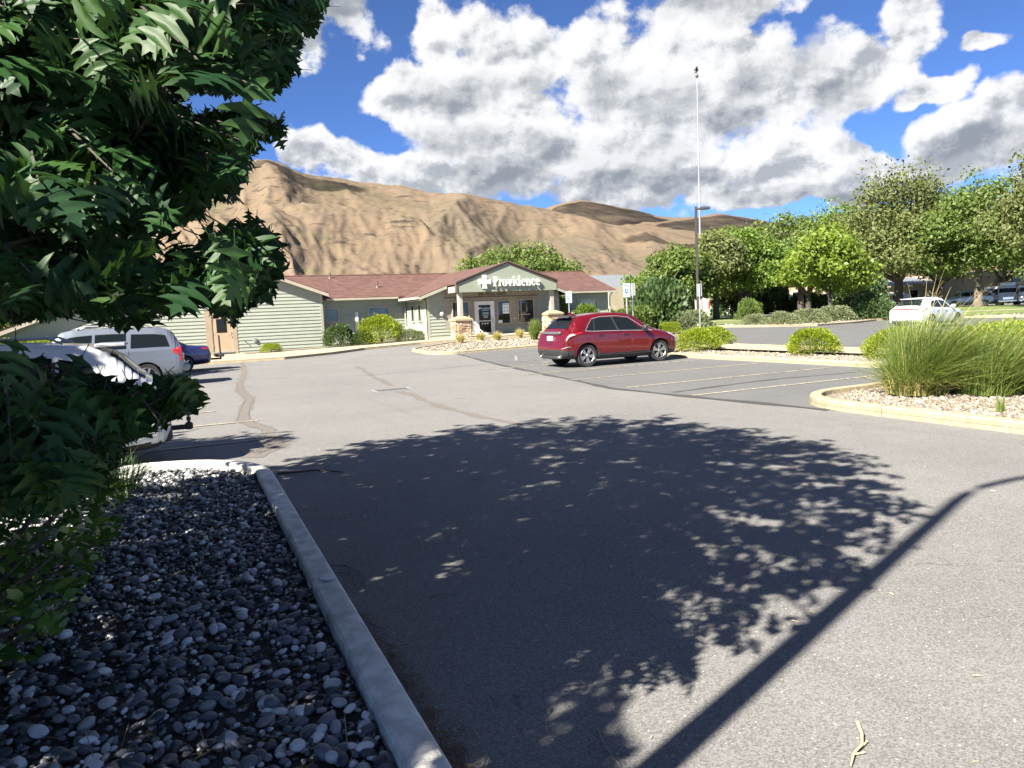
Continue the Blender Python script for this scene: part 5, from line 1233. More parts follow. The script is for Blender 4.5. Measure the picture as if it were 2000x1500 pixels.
# --- vehicles across the lawn
ST_V = [(0, .42, .90, 1.0, .90, 1.6, .70), (.05, .38, .98, 1.15, .97, 2.0, .80), (.15, .36, 1.0, 1.2, .99, 2.16, .80), (2.0, .36, 1.0, 1.2, .99, 2.22, .80), (3.9, .36, 1.0, 1.2, .98, 2.18, .79), (4.25, .36, 1.0, 1.2, .97, 2.0, .79), (4.75, .36, 1.0, 1.18, .95, 1.42, .84), (4.95, .36, .99, 1.16, .92, 1.24, .84), (5.35, .36, .97, 1.08, .88, 1.14, .8), (5.5, .40, .92, .96, .82, 1.02, .7), (5.56, .46, .86, .78, .76, .84, .66)]
def van_spec(high):
    def ex(B):
        o = [('grille', 'chrome', MB().box((5.53, 0, .84), (.10, 1.0, .28), bev=.02)), ('bumper', 'white_metal' if not high else 'chrome', MB().box((5.56, 0, .54), (.16, 1.86, .18), bev=.04))]
        if high: o.append(('raised_roof', 'paint_fleet', MB().box((2.15, 0, 2.36), (3.9, 1.5, .46), bev=.17)))
        return o
    return spec_gen(5.56, 0, [[(3.1, 5), (3.1, 2.4)], [(4.2, 5), (4.25, 2.4)]], [[(.5, 5.1), (1.7, 5.1), (1.7, 5.72), (.5, 5.72)], [(1.8, 5.1), (3.0, 5.1), (3.0, 5.72), (1.8, 5.72)], [(3.2, 5.1), (4.42, 5.1), (4.0, 5.72), (3.2, 5.72)]],
        None, (4.72, 4.28, 6.15), [([(.05, 3.8), (.12, 3.8), (.12, 5), (.06, 5)], 'lens_red')], [[(5.3, 4.3), (5.52, 4.1), (5.5, 5.0), (5.3, 5.0)]], (3.4,), (4.45, 1.3), (5.57, .52), 'paint_fleet', ex, 'black_plastic')
def faced(px, depth): p = at_gnd(px, depth); return (p[0], p[1], p[2] + .035)
FL = -math.pi / 2 - TH
for (px, dp, hi, lab, rz) in ((1963, 84, True, 'white passenger van with a raised roof parked across the lawn', -2.55), (1937, 89, False, 'low white van half hidden behind the raised-roof van', -2.55), (2003, 82, False, 'white van cut off by the right edge of the view', -2.55)):
    vehicle('passenger_van', lab, 'van', faced(px, dp), rz, ST_V, 5.56, 3.5, 1.15, .37, .98, 'paint_fleet', van_spec(hi), 'white vans across the lawn', 'steel', lambda x, z, q: 1 if z < .40 else 0)
sp = spec_gen(5.15, 0, [[(1.55, 5), (1.6, 3.4)], [(2.5, 5), (2.5, 2.4)]],
    [[(.42, 5.12), (1.5, 5.1), (1.46, 5.76), (.52, 5.74)], [(1.62, 5.1), (2.46, 5.1), (2.42, 5.80), (1.6, 5.80)], [(2.56, 5.1), (3.62, 5.1), (3.3, 5.74), (2.5, 5.80)]], (.18, .36, 6.15), (3.86, 3.42, 6.2),
    [([(.075, 3.9), (.34, 4.0), (.34, 5.0), (.11, 5.0)], 'lens_red')], [[(4.8, 4.5), (5.1, 4.3), (5.08, 5.0), (4.7, 5.0)]], (1.8, 2.8), (3.5, 1.2), (.03, .92), 'paint_grey', None, 'paint_grey')
vehicle('grey_suv', 'light grey SUV parked beside a tree trunk across the lawn', 'car', faced(1886, 84), 2.45, ST_S, 5.15, 2.95, 1.1, .375, .95, 'paint_grey', sp, None, 'five', lambda x, z, q: 1 if z < .45 else 0)
sp = spec_gen(5.15, 0, [], [[(1.62, 5.1), (2.46, 5.1), (2.42, 5.80), (1.6, 5.80)], [(2.56, 5.1), (3.62, 5.1), (3.3, 5.74), (2.5, 5.80)]], (.18, .36, 6.15), (3.86, 3.42, 6.2), [([(.075, 3.9), (.34, 4.0), (.34, 5.0), (.11, 5.0)], 'lens_red')], [[(4.8, 4.5), (5.1, 4.3), (5.08, 5.0), (4.7, 5.0)]], (1.8,), (3.5, 1.2), (.03, .92), 'paint_fleet', None, 'paint_fleet')
vehicle('white_wagon', 'small white vehicle parked far beyond the white crossover', 'car', faced(1735, 92), 2.6, ST_S, 5.15, 2.95, 1.1, .375, .95, 'paint_fleet', sp, None, 'five', lambda x, z, q: 1 if z < .45 else 0)
vehicle('black_sedan', 'dark sedan half hidden behind the red crossover by the beige building', 'car', (32.6, 50.5, gf(32.6, 50.5) + .12), -2.2, ST_B, 4.65, 2.75, 1.0, .33, .86, 'black_plastic', spec_gen(4.65, 0, [], [[(1.15, 5.15), (2.1, 5.1), (2.05, 5.84), (1.55, 5.74)], [(2.18, 5.1), (3.1, 5.1), (2.66, 5.76), (2.12, 5.84)]], (.92, 1.46, 6.2), (3.3, 2.78, 6.2), [([(.05, 4.3), (.36, 4.55), (.34, 5.0), (.1, 5.0)], 'lens_red')], [[(4.2, 4.5), (4.5, 4.2), (4.46, 5.0), (4.1, 5.0)]], (1.5,), (2.95, 1.0), (.03, .78), 'black_plastic'), None, 'five')
# ------------------------------------------------------------------ buildings behind
def far_building(label, p0, p1, h, depth, wallm, roofm, wins, roof_rise=0.0, zoff=0.0, fasc='cream_trim', doors=()):
    """front wall from p0 to p1 (lot coordinates), openings as (s0, s1, z0, z1)"""
    d = Vector((p1[0] - p0[0], p1[1] - p0[1])); L = d.length; d.normalize(); n = Vector((d.y, -d.x))
    if n.dot(Vector(p0)) > 0: n = -n
    z = gf(*p0) + zoff
    b = thing('building', label, 'building', ((p0[0] + p1[0]) / 2, (p0[1] + p1[1]) / 2, z))
    W = Wall(p0, tuple(d), tuple(n)); mb = MB(); W.box(mb, 0, L, z - .5, z + h, -depth, 0); part('wall', mb, MATS[wallm], b, world=True)
    mb = MB()
    if roof_rise:
        vs = [W.P(-.6, z + h, .6), W.P(L + .6, z + h, .6), W.P(L + .6, z + h + roof_rise, -depth / 2), W.P(-.6, z + h + roof_rise, -depth / 2), W.P(L + .6, z + h, -depth - .6), W.P(-.6, z + h, -depth - .6)]
        mb.add(vs, [(0, 1, 2, 3), (3, 2, 4, 5), (0, 3, 5), (1, 4, 2), (0, 5, 4, 1)])
    else: W.box(mb, -.15, L + .15, z + h + .002, z + h + .28, -depth - .15, .15)
    part('roof', mb, MATS[roofm], b, world=True)
    part('fascia', W.box(MB(), -.3, L + .3, z + h - .35, z + h - .01, .0, .5), MATS[fasc], b, world=True)
    for (a, c, z0, z1) in wins:
        w = part('window', W.box(MB(), a, c, z + z0, z + z1, .0, .04), MATS['glass_dark'], b, world=True)
        mb = MB()
        for q in ((a - .06, a, z0 - .06, z1 + .06), (c, c + .06, z0 - .06, z1 + .06), (a, c, z0 - .06, z0), (a, c, z1, z1 + .06)): W.box(mb, q[0], q[1], z + q[2], z + q[3], 0, .07)
        if c - a > 1.6: W.box(mb, (a + c) / 2 - .04, (a + c) / 2 + .04, z + z0, z + z1, 0, .06)
        part('frame', mb, MATS['white_metal'], w, world=True)
    return b, W, z, L
b, W, z, L = far_building('beige commercial building with grey metal roof just right of the clinic', cl(9.4, 74), cl(17.2, 78), 3.1, 16, 'pale_wall', 'grey_roof', [(3.2, 4.0, .9, 2.4), (4.15, 4.9, .9, 2.4), (5.05, 5.8, .9, 2.4)], 2.3)
part('buttress', W.box(MB(), -.4, 1.3, z - .3, z + 3.7, 0, 1.6), MATS['beige_wall'], b, world=True)
part('canopy', W.box(MB(), 1.5, 8.2, z + 2.55, z + 3.25, .0, 2.2), MATS['beige_wall'], b, world=True)
part('column', W.box(MB(), 7.6, 8.2, z - .3, z + 2.55, 1.6, 2.2), MATS['beige_wall'], b, world=True)
b, W, z, L = far_building('pale office building with a white entrance pylon behind the tree row', cl(29.5, 112), cl(41, 113), 3.6, 14, 'pale_wall', 'pale_wall', [(1.6, 2.7, .8, 2.6), (6.0, 7.6, .6, 2.7), (8.0, 9.2, .6, 2.7)])
part('entrance_pylon', W.box(MB(), 3.4, 5.6, z - .3, z + 4.9, .4, 1.2), MATS['white_metal'], b, world=True)
for a in (3.3, 4.7): part('plinth', W.box(MB(), a, a + 1.0, z - .3, z + .8, .2, 1.6), MATS['concrete'], b, world=True)
b, W, z, L = far_building('pinkish tan two-tone office building behind the tree row', cl(40.5, 109), cl(50.5, 110), 4.6, 12, 'pink_wall', 'pink_wall', [(1.0, 2.6, .5, 2.9), (6.6, 7.6, .8, 2.4)])
part('drain_pipe', W.box(MB(), 4.6, 4.9, z, z + 4.6, 0, .2), MATS['brown_metal'], b, world=True)
b, W, z, L = far_building('low cream office building with hedges in front behind the young tree', cl(50, 112), cl(66, 114), 3.4, 12, 'pale_wall', 'grey_roof', [(2.2, 3.2, .9, 2.5), (5.2, 7.4, .5, 2.6), (11, 12.4, .8, 2.5)], 1.2)
b, W, z, L = far_building('sandy coloured hall behind the largest tree', cl(66, 108), cl(78, 109), 4.4, 14, 'beige_wall', 'beige_wall', [(2, 3, 1.0, 2.4), (8, 9.4, 1.0, 2.4)])
b, W, z, L = far_building('greenish grey house behind the parked white vans', cl(72, 106), cl(96, 107), 3.0, 12, 'sage_panel', 'grey_roof', [(3.6, 4.8, .9, 2.3), (9.0, 10.4, .9, 2.3), (14, 15.2, .9, 2.3)], 1.6)

# ------------------------------------------------------------------ plants
QUAD_V = np.array([[-.5, 0, 0], [0, -.02, .0], [.5, 0, 0], [.0, 1, .0]]) * np.array([.62, 1, 1]); QUAD_V = np.array([[0, 0, 0], [.30, .45, .10], [0, 1, 0], [-.30, .45, .10]])
QUAD_F = np.array([[0, 1, 2, 3]])
def rand_dirs(n, rng): return norm(rng.normal(size=(n, 3)))
def leaf_cloud(rng, centers, radii, per, size, squash=.8, up=.35):
    """leaves round clump centres; returns positions, frames"""
    N = len(centers) * per; c = np.repeat(centers, per, 0); r = np.repeat(radii, per)
    d = rand_dirs(N, rng); rad = r * rng.random(N) ** .45
    p = c + d * rad[:, None] * np.array([1, 1, squash])
    nrm = norm(d * .8 + rand_dirs(N, rng) * .8 + np.array([0, 0, up])); ydir = norm(np.cross(nrm, rand_dirs(N, rng)))
    return p, frames(ydir, nrm, size * rng.uniform(.65, 1.3, N))
def tree_meshes(seed, H, crown, trunk_h, trunk_r, nclump, per, leaf, lm, bark='bark', lean=0.0, flat=.85, clump_r=.145):
    nclump = int(nclump * 1.45); leaf *= 1.42; per = int(per * .86)
    """crown: list of (x, y, z, rx, ry, rz) ellipsoids in metres; returns trunk mesh, crown mesh"""
    rng = np.random.default_rng(seed); rnd = random.Random(seed)
    cs = []; rs = []
    w = np.array([c[3] * c[4] * c[5] for c in crown]) ** .8; w /= w.sum()
    for i in rng.choice(len(crown), nclump, p=w):
        e = crown[i]; d = rand_dirs(1, rng)[0]; 
        if d[2] < -.35: d[2] *= .4
        q = d * (.35 + .65 * rng.random() ** .55)
        cs.append([e[0] + q[0] * e[3], e[1] + q[1] * e[4], e[2] + q[2] * e[5]]); rs.append(H * clump_r * rng.uniform(.55, 1.15))
    cs = np.array(cs); rs = np.array(rs)
    p, fr = leaf_cloud(rng, cs, rs, per, leaf, flat)
    cm = inst('crown', QUAD_V, QUAD_F, fr, p, MATS[lm])
    mb = MB(); top = Vector((lean * trunk_h, 0, trunk_h)); pth = [Vector((0, 0, -.3)), Vector((.02, .0, 0)), Vector((lean * trunk_h * .4 + rnd.uniform(-.05, .05), rnd.uniform(-.05, .05), trunk_h * .55)), top]
    mb.tube(pth, [trunk_r * 1.5, trunk_r * 1.15, trunk_r * .9, trunk_r * .8], 10)
    heads = []
    for k in range(5):
        a = 2 * math.pi * k / 5 + rnd.random(); cc = crown[k % len(crown)]
        e = Vector((cc[0] + math.cos(a) * cc[3] * .3, cc[1] + math.sin(a) * cc[4] * .3, cc[2] + rnd.uniform(-.2, .15) * cc[5]))
        m1 = top.lerp(e, .45) + Vector((rnd.uniform(-.2, .2), rnd.uniform(-.2, .2), rnd.uniform(.0, .3)))
        mb.tube([top - Vector((0, 0, .15)), m1, e], [trunk_r * .62, trunk_r * .42, trunk_r * .22], 7, caps=False); heads += [(m1, .3), (e, .22), (m1.lerp(e, .5), .26)]
    for q in cs[:: max(1, len(cs) // 40)]:
        q = Vector(q); h = min(heads, key=lambda u: (u[0] - q).length)
        mid = h[0].lerp(q, .5) + Vector((0, 0, rnd.uniform(-.1, .2)))
        mb.tube([h[0], mid, q], [trunk_r * h[1], trunk_r * h[1] * .5, trunk_r * .05], 5, caps=False)
    return mb.mesh('trunk', [MATS[bark]], True), cm
def plant_tree(name, label, meshes, loc, rz=0.0, sc=1.0, group=None, cat='tree'):
    t = thing(name, label, cat, loc, rz, group); t.scale = (sc, sc, sc)
    link('trunk', meshes[0], t); link('crown', meshes[1], t)
    return t
def ell(H, W_, low, n, seed, sq=1.0):
    rnd = random.Random(seed); o = []
    low = low * .72; cz = low + (H - low) * .5
    for k in range(n):
        a = 2 * math.pi * k / n + rnd.random() * .8; r = W_ * rnd.uniform(.34, .5)
        o.append((math.cos(a) * r, math.sin(a) * r, cz + rnd.uniform(-.22, .18) * (H - low), W_ * rnd.uniform(.42, .56), W_ * rnd.uniform(.42, .56), (H - low) * rnd.uniform(.26, .36)))
    o.append((0, 0, cz + (H - low) * .16, W_ * .55, W_ * .55, (H - low) * .36)); return o
def tp(px, d): p = at_gnd(px, d); return (float(p[0]), float(p[1]), float(p[2]))
TG = 'trees in the row beyond the lot'
def hz(px, py, d):   # height above ground of what is seen at (px, py) if it stands at depth d
    p = at_gnd(px, d); lo, hi = -5.0, 80.0
    for _ in range(40):
        m = (lo + hi) / 2; y = proj(np.array([p[0], p[1], p[2] + m]))[1][0]
        lo, hi = (m, hi) if y > py else (lo, m)
    return lo
def spread(px, d): return 1.28 * px * d / F
h = hz(1735, 332, 86); plant_tree('locust_tree', 'largest tree in the row, broad olive-green crown behind the white crossover', tree_meshes(1, h, ell(h, spread(122, 86), 3.6, 7, 1), 3.4, .52, 170, 150, .27, 'olive_leaf', 'bark_dark'), tp(1755, 86), .4, 1, TG)
h = hz(1910, 362, 84); plant_tree('locust_tree', 'full green tree whose trunk stands between the grey SUV and the vans', tree_meshes(2, h, ell(h, spread(92, 84), 3.6, 6, 2), 4.2, .42, 150, 140, .25, 'locust_leaf', 'bark'), tp(1909, 78), 1.1, 1, TG)
h = hz(2000, 285, 66); plant_tree('locust_tree', 'reddish olive tree cut off by the right edge of the view', tree_meshes(3, h, ell(h, spread(80, 66), 4.5, 5, 3), 4.5, .36, 110, 120, .23, 'olive_leaf', 'bark'), tp(2045, 66), 2.0, 1, TG)
h = hz(1560, 418, 92); plant_tree('locust_tree', 'dense green tree at the back of the row with a rounded top against the cloud', tree_meshes(4, h, ell(h, spread(85, 92), 3.4, 6, 4), 3.4, .4, 140, 140, .27, 'locust_leaf', 'bark_dark'), tp(1565, 92), .2, 1, TG)
h = hz(1490, 438, 76); plant_tree('locust_tree', 'green tree with a dark leaning trunk in front of the pinkish building', tree_meshes(5, h, ell(h, spread(78, 76), 3.3, 6, 5), 3.4, .46, 140, 140, .24, 'green_leaf', 'bark_dark', .14), tp(1457, 76), TH * 0 - .3, 1, TG)
h = hz(1405, 458, 72); plant_tree('locust_tree', 'narrow olive tree directly right of the dark lamp post', tree_meshes(6, h, ell(h, spread(48, 72), 2.6, 5, 6), 3.0, .3, 100, 130, .23, 'olive_leaf', 'bark_dark'), tp(1402, 72), .9, 1, TG)
h = hz(1315, 490, 70); plant_tree('locust_tree', 'olive-green tree left of the dark lamp post beside the beige building', tree_meshes(7, h, ell(h, spread(72, 70), 1.6, 6, 7), 2.4, .3, 130, 130, .23, 'locust_leaf', 'bark'), tp(1318, 70), 1.4, 1, TG)
h = hz(1258, 528, 74); plant_tree('locust_tree', 'low bright green tree nearest the clinic roof end', tree_meshes(8, h, ell(h, spread(36, 74), 1.8, 4, 8), 2.2, .2, 60, 120, .22, 'green_leaf', 'bark'), tp(1262, 74), 0, 1, TG)
h = hz(1640, 445, 62); plant_tree('young_tree', 'bright green young tree with a thin trunk standing in the gravel by the far kerb', tree_meshes(9, h, ell(h, spread(62, 62), 1.7, 6, 9), 1.9, .17, 100, 100, .23, 'lime_leaf', 'bark_dark'), tp(1622, 58), 0, 1, TG)
h = hz(1572, 480, 66); plant_tree('young_tree', 'bright green tree with a thick dark trunk left of the young thin-trunked tree', tree_meshes(10, h, ell(h, spread(52, 66), 2.0, 5, 10), 2.2, .27, 90, 100, .23, 'lime_leaf', 'bark_dark'), tp(1580, 68), 2.2, 1, TG)
h = hz(1028, 474, 88); plant_tree('locust_tree', 'wide rounded green tree rising behind the clinic roof', tree_meshes(11, h, ell(h, spread(100, 88), 2.6, 7, 11), 3.2, .4, 150, 150, .26, 'locust_leaf', 'bark'), tp(1026, 88), .5, 1)
h = hz(1750, 395, 105); plant_tree('locust_tree', 'green tree filling the gap behind the largest tree', tree_meshes(12, h, ell(h, spread(110, 105), 3.0, 6, 12), 3.0, .4, 120, 140, .3, 'locust_leaf', 'bark_dark'), tp(1835, 105), 1.9, 1, TG)
for i, (px, py, d, wd, lm) in enumerate(((1652, 400, 98, 85, 'green_leaf'), (1448, 470, 96, 62, 'locust_leaf'), (1958, 405, 100, 95, 'green_leaf'), (1355, 492, 88, 60, 'green_leaf'), (2080, 380, 92, 110, 'locust_leaf'))):
    h = hz(px, py, d); plant_tree('locust_tree', ['green tree at the back between the lime tree and the largest tree', 'green tree at the back behind the leaning dark trunk', 'green tree at the back above the parked vans', 'green tree at the back right behind the dark lamp post', 'tree off the right edge of the view'][i], tree_meshes(70 + i, h, ell(h, spread(wd, d), 2.0, 6, 70 + i), 2.8, .35, 120, 130, .28, lm, 'bark_dark'), tp(px, d), i, 1, TG)
for i, (px, py, d, wd, lm) in enumerate(((-60, 545, 44, 150, 'dark_leaf'), (110, 560, 52, 120, 'green_leaf'), (235, 575, 58, 100, 'dark_leaf'), (-220, 480, 50, 160, 'dark_leaf'))):
    h = hz(px, py, d); plant_tree('background_tree', ['dark tree glimpsed at the left edge beyond the parked cars', 'lighter green tree glimpsed beyond the white SUV', 'dark tree glimpsed just left of the clinic side wall', 'tall tree off the left edge beyond the parked cars'][i], tree_meshes(20 + i, h, ell(h, spread(wd, d), .5, 5, 20 + i), 1.2, .25, 90, 110, .22, lm, 'bark_dark'), tp(px, d), i, 1, 'trees beyond the left-hand cars')

for i, (x, y, h) in enumerate(((-6.9, 9.2, 7.0), (-7.2, 18.5, 6.6), (-5.6, 29.2, 7.4))):
    plant_tree('shade_tree', ['tree off the left edge shading the white SUV', 'tree off the left edge by the empty stalls', 'tree off the left edge shading the silver SUV'][i], tree_meshes(60 + i, h, ell(h, 2.7, 2.2, 6, 60 + i), 2.2, .16, 95, 120, .22, 'dark_leaf', 'bark'), (x, y, .05), i, 1, 'trees off the left edge')
def bush_mesh(seed, rx, ry, rz, n, leaf, lm, lumps=14):
    rng = np.random.default_rng(seed)
    d = rand_dirs(n, rng); d[:, 2] = np.where(d[:, 2] < -.72, -d[:, 2], d[:, 2]); d[:, :2] *= (1 + .35 * np.clip(-d[:, 2:3], 0, 1))
    ld = rand_dirs(lumps, rng); bump = np.max(d @ ld.T, axis=1); r = (.72 + .31 * bump ** 5) * np.where(rng.random(n) < .035, rng.uniform(1.03, 1.2, n), 1.0) * (1 - .45 * rng.random(n) ** 2.2) * (1 + .05 * rng.normal(size=n))
    p = d * r[:, None] * np.array([rx, ry, rz * .56]) + np.array([0, 0, rz * .46]); p[:, 2] = np.maximum(p[:, 2], .02)
    nrm = norm(d * .9 + rand_dirs(n, rng) * .8 + np.array([0, 0, .3])); y = norm(d * .8 + np.array([0, 0, .5]) + rand_dirs(n, rng) * .7)
    return inst('foliage', QUAD_V, QUAD_F, frames(y, nrm, leaf * rng.uniform(.6, 1.3, n)), p, MATS[lm])
def stems_mesh(seed, rx, rz, n=14, bark='bark_dark'):
    rnd = random.Random(seed); mb = MB()
    for k in range(n):
        a = rnd.random() * 6.28; r = rx * rnd.uniform(.2, .75); mb.tube([(0, 0, -.05), (math.cos(a) * r * .4, math.sin(a) * r * .4, rz * .35), (math.cos(a) * r, math.sin(a) * r, rz * rnd.uniform(.6, .9))], [.012, .009, .004], 4, caps=False)
    return mb.mesh('stems', [MATS[bark]])
def bush(name, label, loc, me, st, rz=0.0, sc=(1, 1, 1), group=None, cat='shrub'):
    t = thing(name, label, cat, loc, rz, group); t.scale = sc; link('stems', st, t); link('foliage', me, t); return t
def on(x, y, off=.1): return (x, y, gf(x, y) + off)
SPI = [bush_mesh(31, 1, 1, 1, 8500, .07, 'spirea_leaf'), bush_mesh(32, 1, 1, 1, 8500, .07, 'spirea_leaf', 9)]; SPS = stems_mesh(33, 1, 1)
G1 = 'clipped yellow-green shrubs on the gravel median'
bush('spirea_shrub', 'round yellow-green shrub at the nose of the red crossover', on(18.3, 22.0), SPI[0], SPS, 0, (.78, .78, .86), G1)
bush('spirea_shrub', 'yellow-green shrub tucked behind the one at the red crossover nose', on(20.75, 24.0), SPI[1], SPS, 2, (.72, .72, .80), G1)
bush('spirea_shrub', 'wide boxy yellow-green shrub alone in the middle of the gravel median', on(18.75, 17.1), SPI[1], SPS, 1, (.95, .80, .86), G1)
bush('spirea_shrub', 'yellow-green shrub peeking out left of the tall grass', on(18.4, 13.9), SPI[0], SPS, 3, (.80, .80, .88), G1)
bush('spirea_shrub', 'large lime shrub by the recessed clinic wall', on(12.55, 44.6, .14), SPI[0], SPS, .5, (1.55, 1.2, 1.75))
bush('spirea_shrub', 'small yellow-green shrub on the gravel by the clinic side wall', on(5.95, 44.1, .14), SPI[1], SPS, .5, (.55, .5, .52))
HED = bush_mesh(34, 1.7, 1.2, 1.15, 14000, .072, 'spirea_leaf', 30)
bush('hedge', 'long yellow-green hedge mass right of the tall grass', on(14.4, 8.3), HED, SPS, -.5, (1, 1, .92), None, 'hedge')
bush('hedge', 'second yellow-green hedge mass at the right edge of the view', on(15.3, 5.9), HED, SPS, 1.2, (1, 1, .95), None, 'hedge')
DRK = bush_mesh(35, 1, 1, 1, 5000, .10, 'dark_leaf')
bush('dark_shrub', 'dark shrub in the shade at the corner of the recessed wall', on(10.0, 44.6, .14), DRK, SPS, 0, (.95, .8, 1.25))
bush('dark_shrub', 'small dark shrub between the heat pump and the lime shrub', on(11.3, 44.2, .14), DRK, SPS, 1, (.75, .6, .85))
bush('dark_shrub', 'shrub beside the right porch post', on(25.0, 44.8, .14), bush_mesh(36, 1, 1, 1, 4000, .11, 'locust_leaf'), SPS, 1, (.9, .9, 2.3))
bush('dark_shrub', 'light green shrub under the right-hand clinic window', on(27.6, 45.2, .14), bush_mesh(37, 1, 1, 1, 4500, .11, 'green_leaf'), SPS, 1, (2.1, .9, 1.55))
SAG = bush_mesh(38, 1, 1, 1, 4000, .10, 'sage_leaf')
bush('sage_shrub', 'grey-green lavender right of the lime shrub by the wall', on(13.95, 43.6, .14), SAG, SPS, 0, (.62, .5, .7)); bush('sage_shrub', 'small grey-green lavender by the downspout', on(14.75, 44.0, .14), SAG, SPS, 2, (.5, .45, .55))
VIB = bush_mesh(39, 1, 1, 1, 7000, .15, 'dark_leaf', 20)
bush('round_shrub', 'big round dark green shrub behind the red crossover bonnet', on(27.0, 35.8), VIB, SPS, 0, (1.75, 1.75, 2.65))
bush('sage_shrub', 'feathery grey-green shrub right of the big round shrub', on(27.4, 33.6), bush_mesh(40, 1, 1, 1, 5200, .11, 'sage_leaf', 30), SPS, 0, (1.15, 1.0, 1.1))
bush('dark_shrub', 'pale green shrub mass behind the red crossover roof', on(24.6, 35.0), bush_mesh(41, 1, 1, 1, 5000, .12, 'locust_leaf'), SPS, 0, (1.7, 1.2, 1.45))
bush('spirea_shrub', 'yellow shrub just above the red crossover bonnet', on(24.6, 31.9), SPI[1], SPS, 0, (.6, .5, .7))
for i, (x, y, s) in enumerate(((36.6, 38.1, .75), (38.1, 37.2, .9), (41.4, 38.0, 1.0), (45.6, 39.6, 1.15))):
    bush('verge_shrub', ['smallest grey-green mound on the far gravel verge', 'grey-green mound second from the left on the far gravel verge', 'grey-green mound third from the left on the far gravel verge', 'largest grey-green mound on the far gravel verge'][i], on(x, y), SAG, SPS, i, (s * 1.2, s, s), 'mounds on the far gravel verge')
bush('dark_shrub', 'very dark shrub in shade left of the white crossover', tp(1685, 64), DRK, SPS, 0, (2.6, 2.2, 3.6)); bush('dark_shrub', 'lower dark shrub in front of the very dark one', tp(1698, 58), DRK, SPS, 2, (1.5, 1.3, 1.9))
bush('verge_shrub', 'small yellowish shrub at the foot of the leaning dark trunk', tp(1466, 66), bush_mesh(42, 1, 1, 1, 3000, .12, 'locust_leaf'), SPS, 0, (1.1, 1, 1.9))
for i, (px, d, s) in enumerate(((1512, 100, (2.2, 1.6, 4.6)), (1545, 100, (3.2, 1.6, 2.1)), (1578, 100, (3.4, 1.6, 2.3)), (1440, 100, (3.4, 2.4, 5.2)))):
    bush('office_hedge', ['tall rounded hedge by the tan office wall', 'low hedge beside the blue parking sign by the office', 'low hedge right of the blue parking sign', 'tall dark shrub beside the white entrance pylon'][i], tp(px, d), VIB, SPS, i, s, 'hedges by the offices')
for i, (px, d, s) in enumerate(((70, 38, (2.6, 1.4, 1.6)), (-40, 36, (2.6, 1.4, 1.8)), (170, 41, (2.2, 1.4, 1.5)))):
    bush('left_hedge', ['sunlit lime shrub beyond the white SUV roof', 'lime shrub at the left edge beyond the parked cars', 'lime shrub nearer the clinic beyond the parked cars'][i], tp(px, d), SPI[i % 2], SPS, i, s, 'lime shrubs beyond the left-hand cars')
# a bare-twigged shrub by the beige building
t = thing('bare_shrub', 'leafless brown shrub in front of the beige building canopy', 'shrub', tp(1217, 66)); rnd = random.Random(5); mb = MB()
for k in range(46):
    a = rnd.random() * 6.28; r = rnd.uniform(.3, 1.1); hh = rnd.uniform(1.0, 2.4); mb.tube([(0, 0, 0), (math.cos(a) * r * .4, math.sin(a) * r * .4, hh * .5), (math.cos(a) * r, math.sin(a) * r, hh)], [.03, .02, .01], 4, caps=False)
part('stems', mb, MATS['twig'], t)

# ornamental grasses
def grass_mesh(seed, n, hgt, base, spreadr, lean, wid, mt, droop=.5, seg=6):
    rng = np.random.default_rng(seed); V = []; Fc = []
    a = rng.random(n) * 2 * np.pi; br = base * np.sqrt(rng.random(n)); bx = np.stack([br * np.cos(a), br * np.sin(a), 0 * a], -1)
    a2 = a + rng.normal(size=n) * .7; out = spreadr * rng.uniform(.08, 1.0, n); H = hgt * rng.uniform(.42, 1.1, n) * (1 - .25 * (out / spreadr) ** 2)
    dirv = np.stack([np.cos(a2) * out + lean[0] * (lw := rng.uniform(.0, 1.5, n)), np.sin(a2) * out + lean[1] * lw, 0 * out], -1)
    side = norm(np.cross(norm(dirv + 1e-6), np.array([0, 0, 1.0])) + rng.normal(size=(n, 3)) * .4)
    ts = np.linspace(0, 1, seg + 1); dr = droop * rng.uniform(.2, 1.4, n)
    W_ = wid * rng.uniform(.6, 1.2, n)
    rows = []
    for t in ts:
        c = bx + dirv * (t ** 1.6)[None] if False else bx + dirv * t ** 1.7
        zz = H * (t - dr * .55 * t ** 3.2); c = c + np.stack([0 * zz, 0 * zz, zz], -1)
        w = W_ * (1 - t ** 2.2) * .5 + .0007
        rows.append((c - side * w[:, None], c + side * w[:, None]))
    V = np.stack([q for r in rows for q in r], 1).reshape(-1, 3); k = 2 * (seg + 1)
    f = np.array([[2 * i, 2 * i + 1, 2 * i + 3, 2 * i + 2] for i in range(seg)]); Fc = (f[None] + (np.arange(n) * k)[:, None, None]).reshape(-1, 4)
    me = bpy.data.meshes.new('blades'); me.vertices.add(len(V)); me.vertices.foreach_set('co', V.astype(np.float32).ravel())
    me.loops.add(Fc.size); me.loops.foreach_set('vertex_index', Fc.ravel().astype(np.int32)); me.polygons.add(len(Fc)); me.polygons.foreach_set('loop_start', np.arange(len(Fc), dtype=np.int32) * 4)
    me.polygons.foreach_set('use_smooth', np.ones(len(Fc), bool)); me.materials.append(MATS[mt]); me.update(calc_edges=True); return me
def grass(label, loc, parts, rz=0.0, group=None):
    t = thing('ornamental_grass', label, 'grass clump', loc, rz, group)
    for nm, me in parts: o = link(nm, me, t); o['kind'] = 'stuff'
    return t
LE = (.55, -.32)
